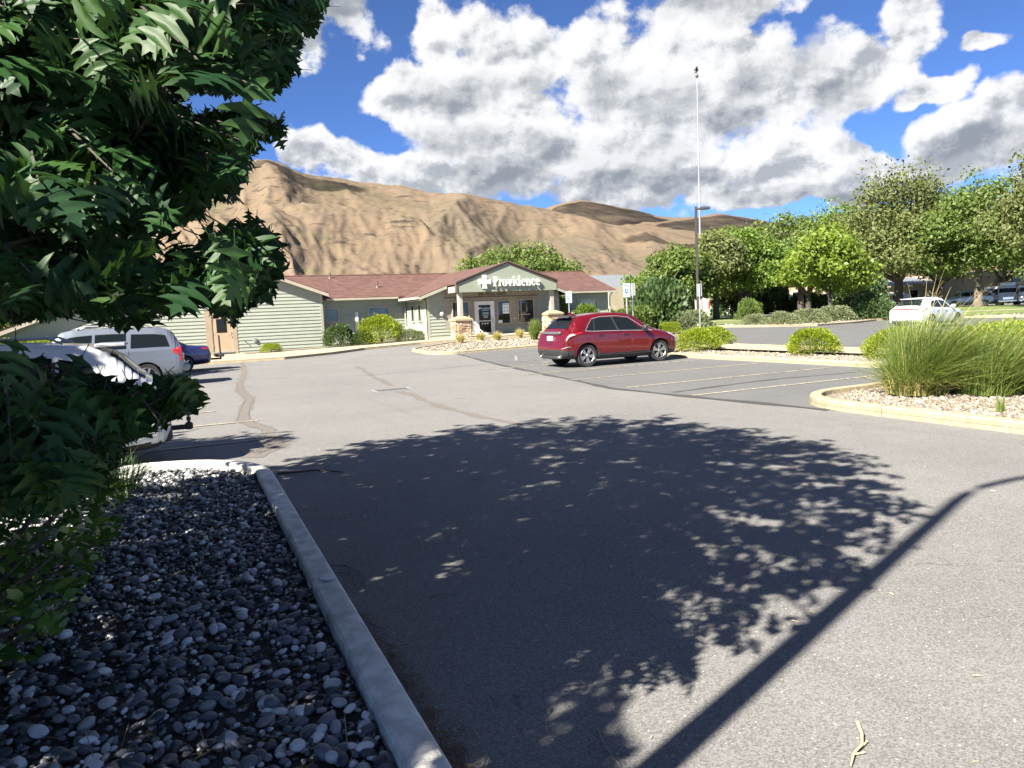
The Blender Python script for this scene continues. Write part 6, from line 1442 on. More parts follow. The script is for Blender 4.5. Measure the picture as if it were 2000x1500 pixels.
grass('big wind-blown clump of tall green grass on the right kerbed bed', on(11.8, 8.5), [('blades', grass_mesh(51, 2600, 1.66, .42, .85, LE, .0095, 'grass_blade', .30)), ('low_blades', grass_mesh(50, 1700, 1.15, .46, 1.05, (.25, -.15), .0095, 'grass_blade', .75)), ('dry_blades', grass_mesh(52, 800, .60, .50, .55, (.1, -.05), .009, 'grass_dry', .8)), ('seed_stalks', grass_mesh(53, 60, 2.3, .36, .75, (.7, -.4), .010, 'grass_dry', .2))])
grass('second green grass clump leaning right behind the big one', on(12.55, 7.75), [('blades', grass_mesh(54, 2400, 1.42, .5, .95, (.95, -.55), .0095, 'grass_blade', .5)), ('seed_stalks', grass_mesh(55, 40, 1.9, .4, .9, (1.0, -.6), .010, 'grass_dry', .3))])
grass('third grass clump sprawling low over the gravel at the right edge', on(13.1, 6.75), [('blades', grass_mesh(56, 2800, 1.2, .55, 1.0, (.75, -.55), .0095, 'grass_blade', .8))])
gsm = grass_mesh(57, 900, 1.25, .16, .40, (.12, 0), .022, 'grass_blade', .3); gsd = grass_mesh(58, 420, .62, .14, .34, (0, 0), .022, 'grass_dry', .5)
grass('upright green grass clump on the entrance island', on(17.9, 34.6), [('blades', gsm)])
for i, (x, y) in enumerate(((14.7, 37.0), (16.1, 37.5), (16.6, 36.4), (18.4, 37.3), (19.3, 34.2))):
    grass(['yellowish grass tuft at the left end of the entrance island', 'yellowish grass tuft at the foot of the left stone pillar', 'low grass tuft nearest the left pillar front', 'yellowish grass tuft under the handrail', 'yellowish grass tuft by the rear of the red crossover'][i], on(x, y), [('blades', gsd)], i, 'grass tufts on the entrance island')
wd = grass_mesh(59, 60, .30, .05, .12, (.02, 0), .008, 'grass_blade', .4)
grass('small green weed sprouting from the gravel near the right kerb', on(10.75, 6.45, .08), [('blades', wd)])
# ------------------------------------------------------------------ street furniture
def parking_sign(label, loc, zt, hgt, facing, w=.32, face=True):
    t = thing('parking_sign', label, 'sign', loc, facing, 'small parking signs on posts')
    part('post', MB().tube([(0, .02, -.1), (0, .02, zt)], .03, 8), MATS['grey_metal'], t, True)
    p = part('plate', MB().box((0, -.02, zt - hgt / 2), (w, .012, hgt)), MATS['sign_face' if face else 'grey_metal'], t)
    if face:
        part('symbol_panel', MB().box((0, -.029, zt - hgt * .55), (w * .5, .004, hgt * .32)), MATS['sign_blue'], p)
        m = MB().lathe([(0, 0), (.02, 0), (.02, -.003), (0, -.003)], 8, (0, -.032, zt - hgt * .45), 'Y'); m.box((0, -.033, zt - hgt * .54), (.025, .003, hgt * .12)); m.box((.03, -.0335, zt - hgt * .60), (.07, .003, .02)); part('symbol', m, MATS['sign_white'], p)
        part('lettering', MB().box((0, -.029, zt - hgt * .16), (w * .7, .004, .03)).box((0, -.029, zt - hgt * .25), (w * .55, .004, .02)), MATS['sign_blue'], p)
    return t
SA = .35
p = py_ = None
def lot_at(px, d): q = at_gnd(px, d); return (float(q[0]), float(q[1]), float(q[2]) + .1)
parking_sign('accessible parking sign on a post in front of the right clinic window', lot_at(1117, 40), 2.45, .62, -TH)
parking_sign('accessible parking sign standing right of the clinic roof end', lot_at(1229, 37), 2.75, .68, -TH, .34)
parking_sign('narrow parking sign seen edge-on behind the accessible sign', lot_at(1241, 37.6), 2.75, .62, R_(95), .32, False)
parking_sign('grey back of a parking sign below the dark lamp post', lot_at(1369.5, 36.2), 2.6, .60, math.pi - TH, .26, False)
parking_sign('tiny blue parking sign by the distant office hedges', tp(1546, 98), 2.4, .7, -TH, .5)
t = thing('marker_post', 'short red-topped utility marker post on the far verge', 'post', tp(1388, 60)); part('post', MB().tube([(0, 0, 0), (0, 0, 1.3)], .06, 8), MATS['paint_yellow'], t); part('cap', MB().tube([(0, 0, 1.3), (0, 0, 1.9)], .062, 8), MATS['lens_red'], t)
# dark lamp post
q = at_gnd(1366, 51); t = thing('lamp_post', 'dark square lamp post with a flat shoebox head on a concrete base', 'lamp post', (q[0], q[1], q[2])); t.rotation_euler = (0, 0, -TH)
hh = hz(1364, 404, 51)
part('base', MB().lathe([(0, -.2), (.34, -.2), (.34, .55), (.30, .6), (0, .6)], 18), MATS['concrete'], t, True)
part('pole', MB().box((0, 0, (hh + .6) / 2), (.15, .15, hh - .6), bev=.01), MATS['pole_dark'], t)
part('arm', MB().box((.22, 0, hh - .16), (.36, .08, .10)), MATS['pole_dark'], t)
hd = part('head', MB().box((.58, 0, hh - .11), (.66, .42, .17), bev=.03), MATS['bronze'], t); part('lens', MB().box((.58, 0, hh - .205), (.5, .3, .02)), MATS['lens_clear'], hd)
# flagpole with a bird on top
q = at_gnd(1373, 97); t = thing('flagpole', 'very tall white flagpole with a dark bird on top behind the trees', 'flagpole', tuple(q)); hh = hz(1371.5, 152, 97)
part('pole', MB().tube([(0, 0, 0), (0, 0, hh * .4), (0, 0, hh * .42), (0, 0, hh * .72), (0, 0, hh)], [.15, .13, .11, .078, .045], 12), MATS['grey_metal'], t, True)
part('finial', MB().lathe([(0, hh - .05), (.16, hh + .05), (.2, hh + .2), (.16, hh + .35), (0, hh + .42)], 12), MATS['bronze'], t, True)
b = thing('bird', 'dark bird perched with half-raised wings at the top of the flagpole', 'bird', (q[0], q[1], q[2] + hh + .42)); b.rotation_euler = (0, 0, -TH)
m = MB().tube([(-.34, 0, .12), (-.15, 0, .26), (.05, 0, .44), (.16, 0, .56), (.27, 0, .58)], [.03, .10, .12, .07, .02], 8); m.tube([(0, -.06, .22), (0, -.06, 0)], .02, 5); m.tube([(0, .06, .22), (0, .06, 0)], .02, 5)
part('body', m, MATS['black_plastic'], b, True)
for s in (-1, 1): part('wing', MB().add([(.06, s * .08, .46), (-.12, s * .08, .34), (-.3, s * .42, .62), (.02, s * .5, .86), (.06, s * .08, .48), (-.12, s * .08, .36), (-.3, s * .42, .64), (.02, s * .5, .88)], [(0, 1, 2, 3), (7, 6, 5, 4), (0, 4, 5, 1), (1, 5, 6, 2), (2, 6, 7, 3), (3, 7, 4, 0)]), MATS['black_plastic'], b)
# the lamp post standing beside the camera whose shadow crosses the asphalt
t = thing('street_lamp', 'street lamp beside the viewer, known from its long bent shadow on the asphalt', 'street lamp', (-1.82, .86, .05))
part('base', MB().lathe([(0, -.1), (.3, -.1), (.3, .35), (.26, .4), (0, .4)], 16), MATS['concrete'], t, True)
part('pole', MB().tube([(0, 0, .4), (0, 0, 4), (0, 0, 7.6), (.03, -.005, 7.85), (.13, -.03, 8.1), (.35, -.10, 8.3), (1.0, -.30, 8.62), (1.9, -.58, 8.85)], [.085, .072, .06, .056, .052, .048, .04, .035], 14), MATS['grey_metal'], t, True)
part('head', MB().box((2.2, -.67, 8.86), (.75, .28, .14), rz=-.3, bev=.05), MATS['grey_metal'], t)
# pylons and poles on the slopes
def pylon(label, px, py, d, h, kind):
    p = at(px, py, d); t = thing('transmission_tower' if kind else 'utility_pole', label, 'pylon' if kind else 'utility pole', (p[0], p[1], p[2] - h), -TH, 'power line supports on the hills'); r = .075 * d / 900
    if kind:
        m = MB()
        for s in (-1, 1): m.tube([(s * h * .12, 0, 0), (s * h * .04, 0, h * .6), (s * h * .16, 0, h)], r, 4); m.tube([(-s * h * .11, 0, h * .1), (s * h * .05, 0, h * .55)], r * .6, 4)
        m.tube([(-h * .22, 0, h * .86), (h * .22, 0, h * .86)], r, 4); part('lattice', m, MATS['bronze'], t)
    else: part('pole', MB().tube([(0, 0, 0), (0, 0, h)], r * 1.6, 5).box((0, 0, h * .92), (h * .22, r, r)), MATS['bark_dark'], t)
for i, (px, py, d, h, kd, lab) in enumerate(((1288, 424, 1250, 34, 1, 'pale pylon on the hill left of the lamp post top'), (1428, 414, 3250, 60, 1, 'thin pylon on the dark ridge right of the flagpole'), (1495, 413, 3250, 62, 1, 'thin pylon on the dark ridge near the tree tops'), (911, 371, 1480, 40, 1, 'faint pylon on the crest above the clinic roof'),
        (995, 437, 560, 16, 0, 'dark utility pole above the tree behind the clinic'), (1275, 482, 520, 16, 0, 'utility pole low on the slope above the olive tree'), (1279, 485, 530, 16, 0, 'utility pole beside its twin low on the slope'), (1205, 470, 700, 14, 0, 'utility pole on the slope right of the clinic roof end'))):
    pylon(lab, px, py, d, h, kd)
# clouds high behind the view that shade the far ridge and the upper slopes
def cloud(loc, r, seed):
    v, f = ico(4); n = norm(v)
    rng = np.random.default_rng(seed); ld = rand_dirs(40, rng); bump = np.max(n @ ld.T, axis=1) ** 10
    P = n * (.72 + .35 * bump[:, None]) * np.array(r); me = bpy.data.meshes.new('cloud'); me.from_pydata(P.tolist(), [], f.tolist()); me.materials.append(MATS['cloud_white'])
    me.polygons.foreach_set('use_smooth', [True] * len(f)); o = link('cloud', me, None, loc); struct(o); return o
def shade_from(px, py, d, alt):
    p = at(px, py, d); t = (alt - p[2]) / sd[2]; q = p + sd * t; return tuple(q)
cloud(shade_from(1150, 415, 3000, 1500), (330, 210, 80), 1)
cloud(shade_from(1420, 435, 2900, 1550), (300, 170, 80), 2)
cloud(shade_from(600, 360, 1350, 1300), (95, 55, 30), 3)
cloud(shade_from(1330, 478, 1150, 1250), (80, 70, 30), 4)

# ------------------------------------------------------------------ pebbles
def pebble_set(n, poly, seed, sizes):
    rng = np.random.default_rng(seed); xs = [p[0] for p in poly]; ys = [p[1] for p in poly]; out = []
    while len(out) < n:
        q = np.stack([rng.uniform(min(xs), max(xs), n), rng.uniform(min(ys), max(ys), n)], -1); k = in_poly(q[:, 0], q[:, 1], poly); out += q[k].tolist()
    q = np.array(out[:n]); a = np.exp(rng.normal(math.log(sizes[0]), sizes[1], n)); return q, np.clip(a, sizes[0] * .5, sizes[0] * 2.3), rng
def pebble_frames(a, rng):
    n = len(a); yaw = rng.random(n) * 6.283; tl = rng.normal(size=(n, 2)) * .28
    c, s = np.cos(yaw), np.sin(yaw); Z = norm(np.stack([tl[:, 0], tl[:, 1], np.ones(n)], -1)); X = np.stack([c, s, 0 * c], -1); X = norm(X - Z * np.sum(X * Z, 1)[:, None]); Yv = np.cross(Z, X)
    sx = a; sy = a * rng.uniform(.58, .9, n); sz = a * rng.uniform(.36, .62, n)
    return np.stack([X * sx[:, None], Yv * sy[:, None], Z * sz[:, None]], -1), sz
inner = rounded([(-7, .2), (.61, .2), (.93, 9.88), (-7, 10.1)], [0, 0, 1.35, 0])
vis = [(-2.9, 3.4), (-1.7, 2.0), (.86, 1.6), (.86, 9.3), (.3, 9.86), (-2.2, 9.9), (-1.6, 7.2), (-1.6, 5.5)]
I0, I1, I2 = ico(1), ico(2), ico(3)
def lumpy(v, seed, k=.13):
    n = norm(v); rng = np.random.default_rng(seed); ld = rand_dirs(7, rng); w = rng.normal(size=7) * k; return v * (1 + (np.clip(n @ ld.T, 0, 1) ** 2 @ w))[:, None]
q, a, rng = pebble_set(18500, vis, 71, (.0192, .46)); fr, sz = pebble_frames(a, rng)
zz = .05 + rng.uniform(-.004, .022, len(a)) + sz * .35
P3 = np.stack([q[:, 0], q[:, 1], zz], -1); px, py, dz = proj(P3)
inside = in_poly(q[:, 0], q[:, 1], inner); show = inside & (dz > .3) & (px > -20) & (px < 2020) & (py < 1520)
big = np.argsort(-(a / np.maximum(dz, .3)) * (show & (rng.random(len(a)) < .85)) )[:300]; isbig = np.zeros(len(a), bool); isbig[big] = True
PM = [inst('pebble', lumpy(I2[0], s), I2[1], np.eye(3)[None], np.zeros((1, 3)), MATS['pebble'], True) for s in range(4)]
for j in big:
    o = link('pebble', PM[j % 4], bed_near); m = fr[j]; o.matrix_world = Matrix(((m[0, 0], m[0, 1], m[0, 2], P3[j, 0]), (m[1, 0], m[1, 1], m[1, 2], P3[j, 1]), (m[2, 0], m[2, 1], m[2, 2], P3[j, 2] + .004), (0, 0, 0, 1)))
near = inside & ~isbig & (dz < 3.1); far_ = inside & ~isbig & (dz >= 3.1)
for s in range(2):
    k = near & (np.arange(len(a)) % 2 == s); o = link('pebbles', inst('pebbles', lumpy(I1[0], 40 + s), I1[1], fr[k], P3[k], MATS['pebble'], True), bed_near); o['kind'] = 'stuff'
o = link('pebbles', inst('pebbles', lumpy(I0[0], 44), I0[1], fr[far_], P3[far_], MATS['pebble'], True), bed_near); o['kind'] = 'stuff'
q, a, rng = pebble_set(3600, inner, 72, (.034, .3)); k = ~in_poly(q[:, 0], q[:, 1], vis); q = q[k]; a = a[k]; fr, sz = pebble_frames(a, rng)
o = link('pebbles', inst('pebbles', I0[0], I0[1], fr, np.stack([q[:, 0], q[:, 1], .055 + sz * .3], -1), MATS['pebble'], True), bed_near); o['kind'] = 'stuff'
def gravel(bedo, poly, n, seed, size, off):
    q, a, rng = pebble_set(n, poly, seed, (size, .3)); fr, sz = pebble_frames(a, rng)
    o = link('gravel_stones', inst('gravel_stones', lumpy(I0[0], seed), I0[1], fr, np.stack([q[:, 0], q[:, 1], gz(q[:, 0], q[:, 1]) + off + sz * .3], -1), MATS['gravel_stone'], False), bedo); o['kind'] = 'stuff'
gravel(bed_right, [(9.85, 4.0), (13.5, 3.6), (14.5, 9.6), (11.6, 9.6), (10.2, 8.9), (9.85, 7.5)], 5200, 81, .032, .07)
gravel(bed_med, [(16.7, 10), (18.8, 10), (18.8, 22.4), (17.4, 22.0), (16.7, 21.2)], 3600, 82, .038, .075)
gravel(bed_ent, [(11.6, 32.4), (12.4, 31.35), (27.2, 31.3), (28.6, 33.8), (15, 38.0), (11.9, 35.3)], 4200, 83, .052, .085)
gravel(verge, [(33.6, 38.9), (39.4, 35.6), (44.6, 37.1), (49, 38.9), (51.9, 38.9), (54.0, 36.4), (54.4, 31), (58, 31), (57, 41), (45, 42), (36, 42)], 2600, 84, .07, .10)
# single stone on the near kerb
o = link('pebble', PM[1], None, (.86, 4.62, .158)); o.scale = (.055, .038, .022); o.rotation_euler = (0, 0, .4); tag(o, 'single grey pebble lying on top of the near kerb', 'pebble')

# ------------------------------------------------------------------ twigs and litter on the asphalt
def gpt(px, py):
    r = ray(px, py); t = -CP[2] / r[2]; p = CP + r * t; return (float(p[0]), float(p[1]), 0.0)
def twig(label, pts, rad, mt, forks=()):
    P = [Vector(gpt(*p)) for p in pts]; b = P[0]; t = thing('twig', label, 'twig', tuple(b), 0, 'twigs on the asphalt')
    m = MB().tube([(p.x - b.x, p.y - b.y, rad + .003 + (.006 if 0 < i < len(P) - 1 else 0)) for i, p in enumerate(P)], [rad * (1 - .55 * i / (len(P) - 1)) for i in range(len(P))], 6)
    part('stem', m, MATS[mt], t, True)
    for f in forks:
        Q = [Vector(gpt(*p)) for p in f]; part('side_shoot', MB().tube([(p.x - b.x, p.y - b.y, rad + .003) for p in Q], rad * .55, 5), MATS[mt], t, True)
twig('long dark stick lying just beyond the rounded kerb corner', [(540, 928), (580, 926), (620, 922), (670, 925)], .016, 'bark_dark', [[(620, 922), (635, 919)]])
twig('pale curved twig arching beside the near kerb', [(648, 1105), (680, 1109), (712, 1126), (719, 1158)], .006, 'twig_grey', [[(712, 1126), (690, 1160)]])
twig('thin pale twig hugging the kerb below the curved one', [(658, 1120), (686, 1122), (684, 1158)], .005, 'twig_grey', [[(686, 1122), (700, 1150)]])
twig('short straight dark twig in the middle of the shade', [(838, 1166), (865, 1163), (893, 1161)], .006, 'twig_grey')
twig('small curved stem left of its pair in the shade', [(960, 1360), (966, 1375), (978, 1384)], .004, 'twig_grey'); twig('small curved stem right of its pair in the shade', [(1003, 1358), (1016, 1368), (1019, 1386)], .004, 'twig_grey')
twig('pale bent stem at the bottom edge by the lamp shadow', [(1168, 1428), (1176, 1452), (1192, 1478), (1212, 1499)], .004, 'twig')
twig('forked yellow root-like stem on the sunlit asphalt', [(1675, 1415), (1684, 1440), (1684, 1462), (1668, 1478), (1662, 1500)], .007, 'straw', [[(1684, 1462), (1694, 1452)], [(1668, 1478), (1690, 1474)]])
rng = np.random.default_rng(91); n = 900
t_ = rng.random(n) ** 1.6; Y = 2.2 + t_ * 2.2; X = .78 + Y * .0353 + np.abs(rng.normal(size=n)) * .05 + .03 * (1 - t_); a = rng.random(n) * 6.28
y = np.stack([np.cos(a), np.sin(a), rng.normal(size=n) * .15], -1); nr = np.tile([0, 0, 1.0], (n, 1)) + rng.normal(size=(n, 3)) * .3
NE = np.array([[-.035, 0, 0], [.035, 0, 0], [.025, 1, 0], [-.025, 1, 0]])
o = link('needle_litter', inst('needle_litter', NE, np.array([[0, 1, 2, 3]]), frames(y, nr, rng.uniform(.03, .09, n)), np.stack([X, Y, rng.uniform(.004, .03, n)], -1), MATS['litter'])); tag(o, 'brown needle litter along the foot of the near kerb', 'litter', None, 'stuff')
n = 420; X = rng.uniform(-2.2, .8, n); Y = rng.uniform(2.0, 9.5, n); a = rng.random(n) * 6.28; y = np.stack([np.cos(a), np.sin(a), rng.normal(size=n) * .25], -1)
o = link('bed_litter', inst('bed_litter', NE * np.array([.28, 1, 1]), np.array([[0, 1, 2, 3]]), frames(y, np.tile([0, 0, 1.0], (n, 1)) + rng.normal(size=(n, 3)) * .3, rng.uniform(.05, .22, n)), np.stack([X, Y, rng.uniform(.085, .105, n)], -1), MATS['twig'])); tag(o, 'dry stalks and bits of twig strewn over the pebble bed', 'litter', None, 'stuff')
n = 260; X = rng.uniform(1.2, 8, n); Y = rng.uniform(1.5, 11, n); a = rng.random(n) * 6.28; y = np.stack([np.cos(a), np.sin(a), 0 * a], -1)
o = link('leaf_specks', inst('leaf_specks', NE * np.array([3, 1, 1]), np.array([[0, 1, 2, 3]]), frames(y, np.tile([0, 0, 1.0], (n, 1)) + rng.normal(size=(n, 3)) * .2, rng.uniform(.015, .04, n)), np.stack([X, Y, 0 * X + .008], -1), MATS['straw'])); tag(o, 'scattered straw specks on the asphalt', 'litter', None, 'stuff')

# ------------------------------------------------------------------ the oak overhead and the shrub below it
def half_leaf(out):
    n = len(out); V = []; Fc = []
    for (x, y) in out: b_ = .12 * y * (1 - y) - .11 * y * y; V.append((0, y, b_)); V.append((x, y, b_ + .16 * x - .75 * x * x)); V.append((-x, y, b_ + .16 * x - .75 * x * x))
    for i in range(n - 1): Fc += [(3 * i, 3 * i + 1, 3 * i + 4, 3 * i + 3), (3 * i, 3 * i + 3, 3 * i + 5, 3 * i + 2)]
    return np.array(V), np.array(Fc)
OAK_HI = half_leaf([(.011, -.26), (.011, 0), (.06, .06), (.22, .10), (.34, .175), (.19, .185), (.075, .235), (.06, .29), (.28, .355), (.40, .39), (.47, .475), (.28, .478), (.08, .505), (.065, .545), (.24, .61), (.40, .71), (.22, .715), (.085, .745), (.075, .78), (.19, .855), (.08, .87), (.0, 1.0)])
OAK_LO = half_leaf([(.012, -.2), (.05, .06), (.28, .17), (.08, .27), (.44, .46), (.085, .54), (.34, .74), (.085, .77), (.12, .86), (.0, 1.0)])
OAK_XLO = half_leaf([(.012, -.1), (.36, .28), (.12, .40), (.43, .60), (.0, 1.0)])
OVAL = half_leaf([(.012, -.08), (.20, .14), (.27, .42), (.19, .72), (.0, 1.0)])
ALLOW = [[(-60, -60), (640, -60), (652, 18), (628, 62), (596, 100), (575, 160), (545, 190), (480, 205), (420, 195), (430, 222), (500, 220), (572, 224), (585, 256), (530, 285), (508, 300), (500, 345), (470, 360), (480, 400), (450, 425), (498, 420), (545, 470), (574, 500), (545, 555), (555, 600), (500, 598), (470, 640), (440, 650), (400, 606), (345, 622), (300, 628), (245, 655), (190, 636), (120, 628), (40, 640), (-60, 645)],
         [(-60, 690), (50, 696), (130, 712), (185, 735), (250, 748), (330, 752), (400, 742), (442, 768), (428, 792), (360, 815), (330, 838), (290, 850), (250, 880), (210, 960), (110, 1010), (-60, 1030)]]
HOLES = [(395, 468, 66, 30), (300, 488, 36, 20), (345, 505, 34, 12), (250, 430, 16, 10), (395, 205, 36, 18), (480, 204, 60, 13), (440, 418, 26, 18), (225, 470, 16, 12), (500, 130, 10, 7), (430, 110, 7, 9), (330, 250, 10, 6), (285, 640, 16, 10), (330, 640, 20, 12), (200, 200, 6, 8), (520, 60, 8, 8), (150, 230, 8, 6), (420, 400, 18, 14)]
def allowed(px, py, dz, m=0):
    inf = (dz > .12) & (px > -60) & (px < 2060) & (py > -60) & (py < 1560)
    ok = np.zeros(px.shape, bool)
    for A in ALLOW: ok |= in_poly(px, py, A)
    for (cx, cy, rx, ry) in HOLES: ok &= ((px - cx) / rx) ** 2 + ((py - cy) / ry) ** 2 > 1
    return ok | ~inf
def build_oak():
    rng = np.random.default_rng(101); T0 = np.array([-2.0, 5.3, .05])
    CC = np.array([-1.15, 5.0, 4.15]); RR = np.array([3.25, 3.5, 2.75])
    # spray origins: through the crown's volume, and along the low boughs that reach towards the viewer
    S = []
    for (c_, r_, n_) in ((CC, RR, 2500), (np.array([-3.55, 1.75, 3.75]), np.array([1.35, 1.5, 1.3]), 520), (np.array([-.9, 6.3, 4.9]), np.array([2.6, 2.6, 1.9]), 700)):
        d = rand_dirs(n_, rng); r = .3 + .68 * rng.random(n_) ** .5; S.append(c_ + d * r[:, None] * r_)
    S = np.concatenate(S); S = S[(S[:, 2] > 1.9)]
    low = []
    for A, n, dr in ((ALLOW[0], 540, (1.9, 4.6)), (ALLOW[1], 230, (2.1, 3.4))):
        xs = [p[0] for p in A]; ys = [p[1] for p in A]; c = 0
        while c < n:
            px, py = rng.uniform(max(min(xs), -30), max(xs)), rng.uniform(max(min(ys), -30), max(ys))
            if not in_poly(np.array(px), np.array(py), A): continue
            dd = rng.uniform(*dr); p = at(px, py, dd)
            if p[2] < 1.0 or p[2] > 6.5 or np.linalg.norm((p - CC) / (RR * 1.22)) > 1.0: 
                if not (py > 380 and 1.25 < p[2] < 2.6 and p[0] > -2.5): c += .05; continue
            low.append(p); c += 1
    S = np.concatenate([S, np.array(low)]); ns = len(S)
    o = norm((S - CC) * np.array([1, 1, .35]) + rng.normal(size=(ns, 3)) * .5); o[:, 2] -= .28; o = norm(o)
    EDGE = [(560,60,1,-.3,3.4),(590,30,1,-.5,3.6),(600,80,.9,.5,3.4),(545,110,1,.3,3.0),(540,150,.8,.6,2.8),(500,170,.6,.8,2.8),(450,170,.3,1,2.7),(420,160,0,1,2.6),(450,235,1,0,3.6),(490,235,1,.1,3.7),(530,235,1,.1,3.8),(560,240,1,.2,3.8),
            (470,260,.8,.6,3.2),(440,300,.9,.5,2.8),(460,320,.9,.4,2.8),(430,360,.7,.8,2.6),(440,390,.3,1,2.5),(400,400,0,1,2.5),(470,450,1,-.2,2.1),(500,450,.9,-.5,2.1),(510,490,1,.1,2.1),(500,530,.9,.5,2.1),(470,560,.6,.9,2.1),(430,590,.3,1,2.1),(380,590,0,1,2.2),(330,600,-.1,1,2.3),
            (270,630,.1,1,2.3),(220,630,0,1,2.3),(150,620,0,1,2.4),(480,590,.5,.9,2.0),(300,480,.8,.5,2.5),(350,440,.9,.2,2.6),(350,775,1,.1,2.5),(375,768,1,.1,2.5),(390,770,.8,.6,2.5),(350,790,.6,.8,2.4),(300,790,.5,.9,2.4),(250,785,.6,.8,2.5)]
    ES, EO = [], []
    for (ex, ey, dx, dy, dd) in EDGE:
        for r in range(2):
            jx, jy = rng.normal(size=2) * 13; dq = dd * rng.uniform(.92, 1.1); of = .20 * F / dq; p = at(ex - dx * of + jx, ey - dy * of + jy, dq); ES.append(p); EO.append(RT * dx - UP * dy + rng.normal(size=3) * .22)
    SUNP = at(50, 95, 2.0)
    for r in range(16):
        ES.append(SUNP + rng.normal(size=3) * np.array([.13, .13, .15])); EO.append(RT * rng.uniform(-.2, .8) - UP * rng.uniform(.4, 1.0) + rng.normal(size=3) * .3)
    nb = len(S); S = np.concatenate([S, np.array(ES)]); o = np.concatenate([o, norm(np.array(EO))]); ns = len(S)
    per = 9; K = ns * per; edge = np.repeat(np.arange(ns) >= nb, per); k = np.tile(np.arange(per), ns); Sx = np.repeat(S, per, 0); ox = np.repeat(o, per, 0)
    side = norm(np.cross(ox, np.array([0, 0, 1.0]))); sg = np.where(k % 2 == 0, 1.0, -1.0)[:, None]
    pos = Sx + ox * ((k * .043 + rng.uniform(-.02, .02, K)) * np.where(edge, .55, 1.0))[:, None] + side * sg * .015
    y = norm(ox * rng.uniform(.35, .9, K)[:, None] + side * sg * rng.uniform(.4, 1.0, K)[:, None] + np.array([0, 0, -.5]) + rng.normal(size=(K, 3)) * np.where(edge, .62, .45)[:, None])
    nr = norm(np.array([0, 0, .5]) + ox * np.array([.5, .5, 0]) + rng.normal(size=(K, 3)) * .62 + side * sg * .15)
    nr = np.where(edge[:, None], norm(np.array([0, 0, .45]) - FW * .8 + rng.normal(size=(K, 3)) * .5), nr)
    sz = rng.uniform(.10, .18, K) * rng.uniform(.85, 1.1, K)
    fr = frames(y, nr, sz); tip = pos + y * sz[:, None]; mid = pos + y * (sz * .55)[:, None]
    ok = np.ones(K, bool)
    lob = fr[:, :, 0] * .42; LOBES = (mid, tip, mid + lob, mid - lob)
    for q in LOBES: a, b, c = proj(q); ok &= allowed(a, b, c)
    okl = ok.copy()
    a, b, c = proj(mid)
    for s_ in (22, 34): ok &= allowed(a + rng.normal(size=K) * s_, b + rng.normal(size=K) * s_, c) | (rng.random(K) < .15)
    ok = np.where(edge, okl | (rng.random(K) < .10) & (proj(mid)[1] < 600), ok)
    w_ = mid - SUNP; tt_ = w_ @ sd; perp = np.linalg.norm(w_ - tt_[:, None] * sd, axis=1); ok &= ~((tt_ > .22) & (perp < .42))
    dist = np.linalg.norm(mid - CP, axis=1); ok &= dist > 1.15
    pos, fr, mid, sz, dist = pos[ok], fr[ok], mid[ok], sz[ok], dist[ok]
    a, b, c = proj(mid); vis_ = (c > .2) & (a > -40) & (a < 2000) & (b > -40) & (b < 1500)
    big = np.argsort(-(sz / dist) * vis_)[:300]; isb = np.zeros(len(sz), bool); isb[big] = True
    t = thing('oak_tree', 'leafy oak overhanging the left of the view from the pebble bed', 'tree', tuple(T0))
    hi = inst('leaf', OAK_HI[0], OAK_HI[1], np.eye(3)[None], np.zeros((1, 3)), MATS['oak_leaf'], True)
    for j in big:
        ob = link('leaf', hi, t); m = fr[j]; p = pos[j] - T0
        ob.matrix_basis = Matrix(((m[0, 0], m[0, 1], m[0, 2], p[0]), (m[1, 0], m[1, 1], m[1, 2], p[1]), (m[2, 0], m[2, 1], m[2, 2], p[2]), (0, 0, 0, 1)))
    nearm = (~isb) & vis_ & (dist < 4.2); rest = (~isb) & ~nearm
    cr = link('crown', inst('crown', OAK_HI[0], OAK_HI[1], fr[nearm], pos[nearm] - T0, MATS['oak_leaf'], True), t); cr['kind'] = 'stuff'
    seen = rest & vis_; unseen = rest & ~vis_
    for kk, tm_ in ((seen, OAK_LO), (unseen, OAK_XLO)):
        cr = link('crown', inst('crown', tm_[0], tm_[1], fr[kk], pos[kk] - T0, MATS['oak_leaf'], True), t); cr['kind'] = 'stuff'
    # limbs and twigs
    mb = MB(); top = np.array([-1.85, 5.2, 2.3])
    mb.tube([T0 - T0 + [0, 0, -.1], [.03, 0, .25], [.08, -.03, 1.2], top - T0], [.24, .17, .15, .14], 12)
    limbs = []
    for i in rng.choice(ns, 90, replace=False):
        e = S[i]; m1 = top * .5 + e * .5 + np.array([0, 0, .35]) + rng.normal(size=3) * .15
        Pp = [top - [0, 0, rng.uniform(0, .5)], top * .75 + m1 * .25 + [0, 0, .12], m1, m1 * .45 + e * .55 + [0, 0, .08], e]
        seg = []
        for u, w in zip(Pp[:-1], Pp[1:]): seg += [u + (w - u) * tt for tt in np.linspace(0, 1, 12)]
        aa, bb, cc = proj(np.array(seg))
        if not allowed(aa, bb, cc).all() or (cc > .1).any() and np.min(np.linalg.norm(np.array(seg) - CP, axis=1)) < 1.6: continue
        limbs += seg
        mb.tube([p - T0 for p in Pp], [.05, .04, .026, .016, .006], 6, caps=False)
    LB = np.array(limbs)
    part('trunk', mb, MATS['bark_dark'], t, True)
    mt = MB()
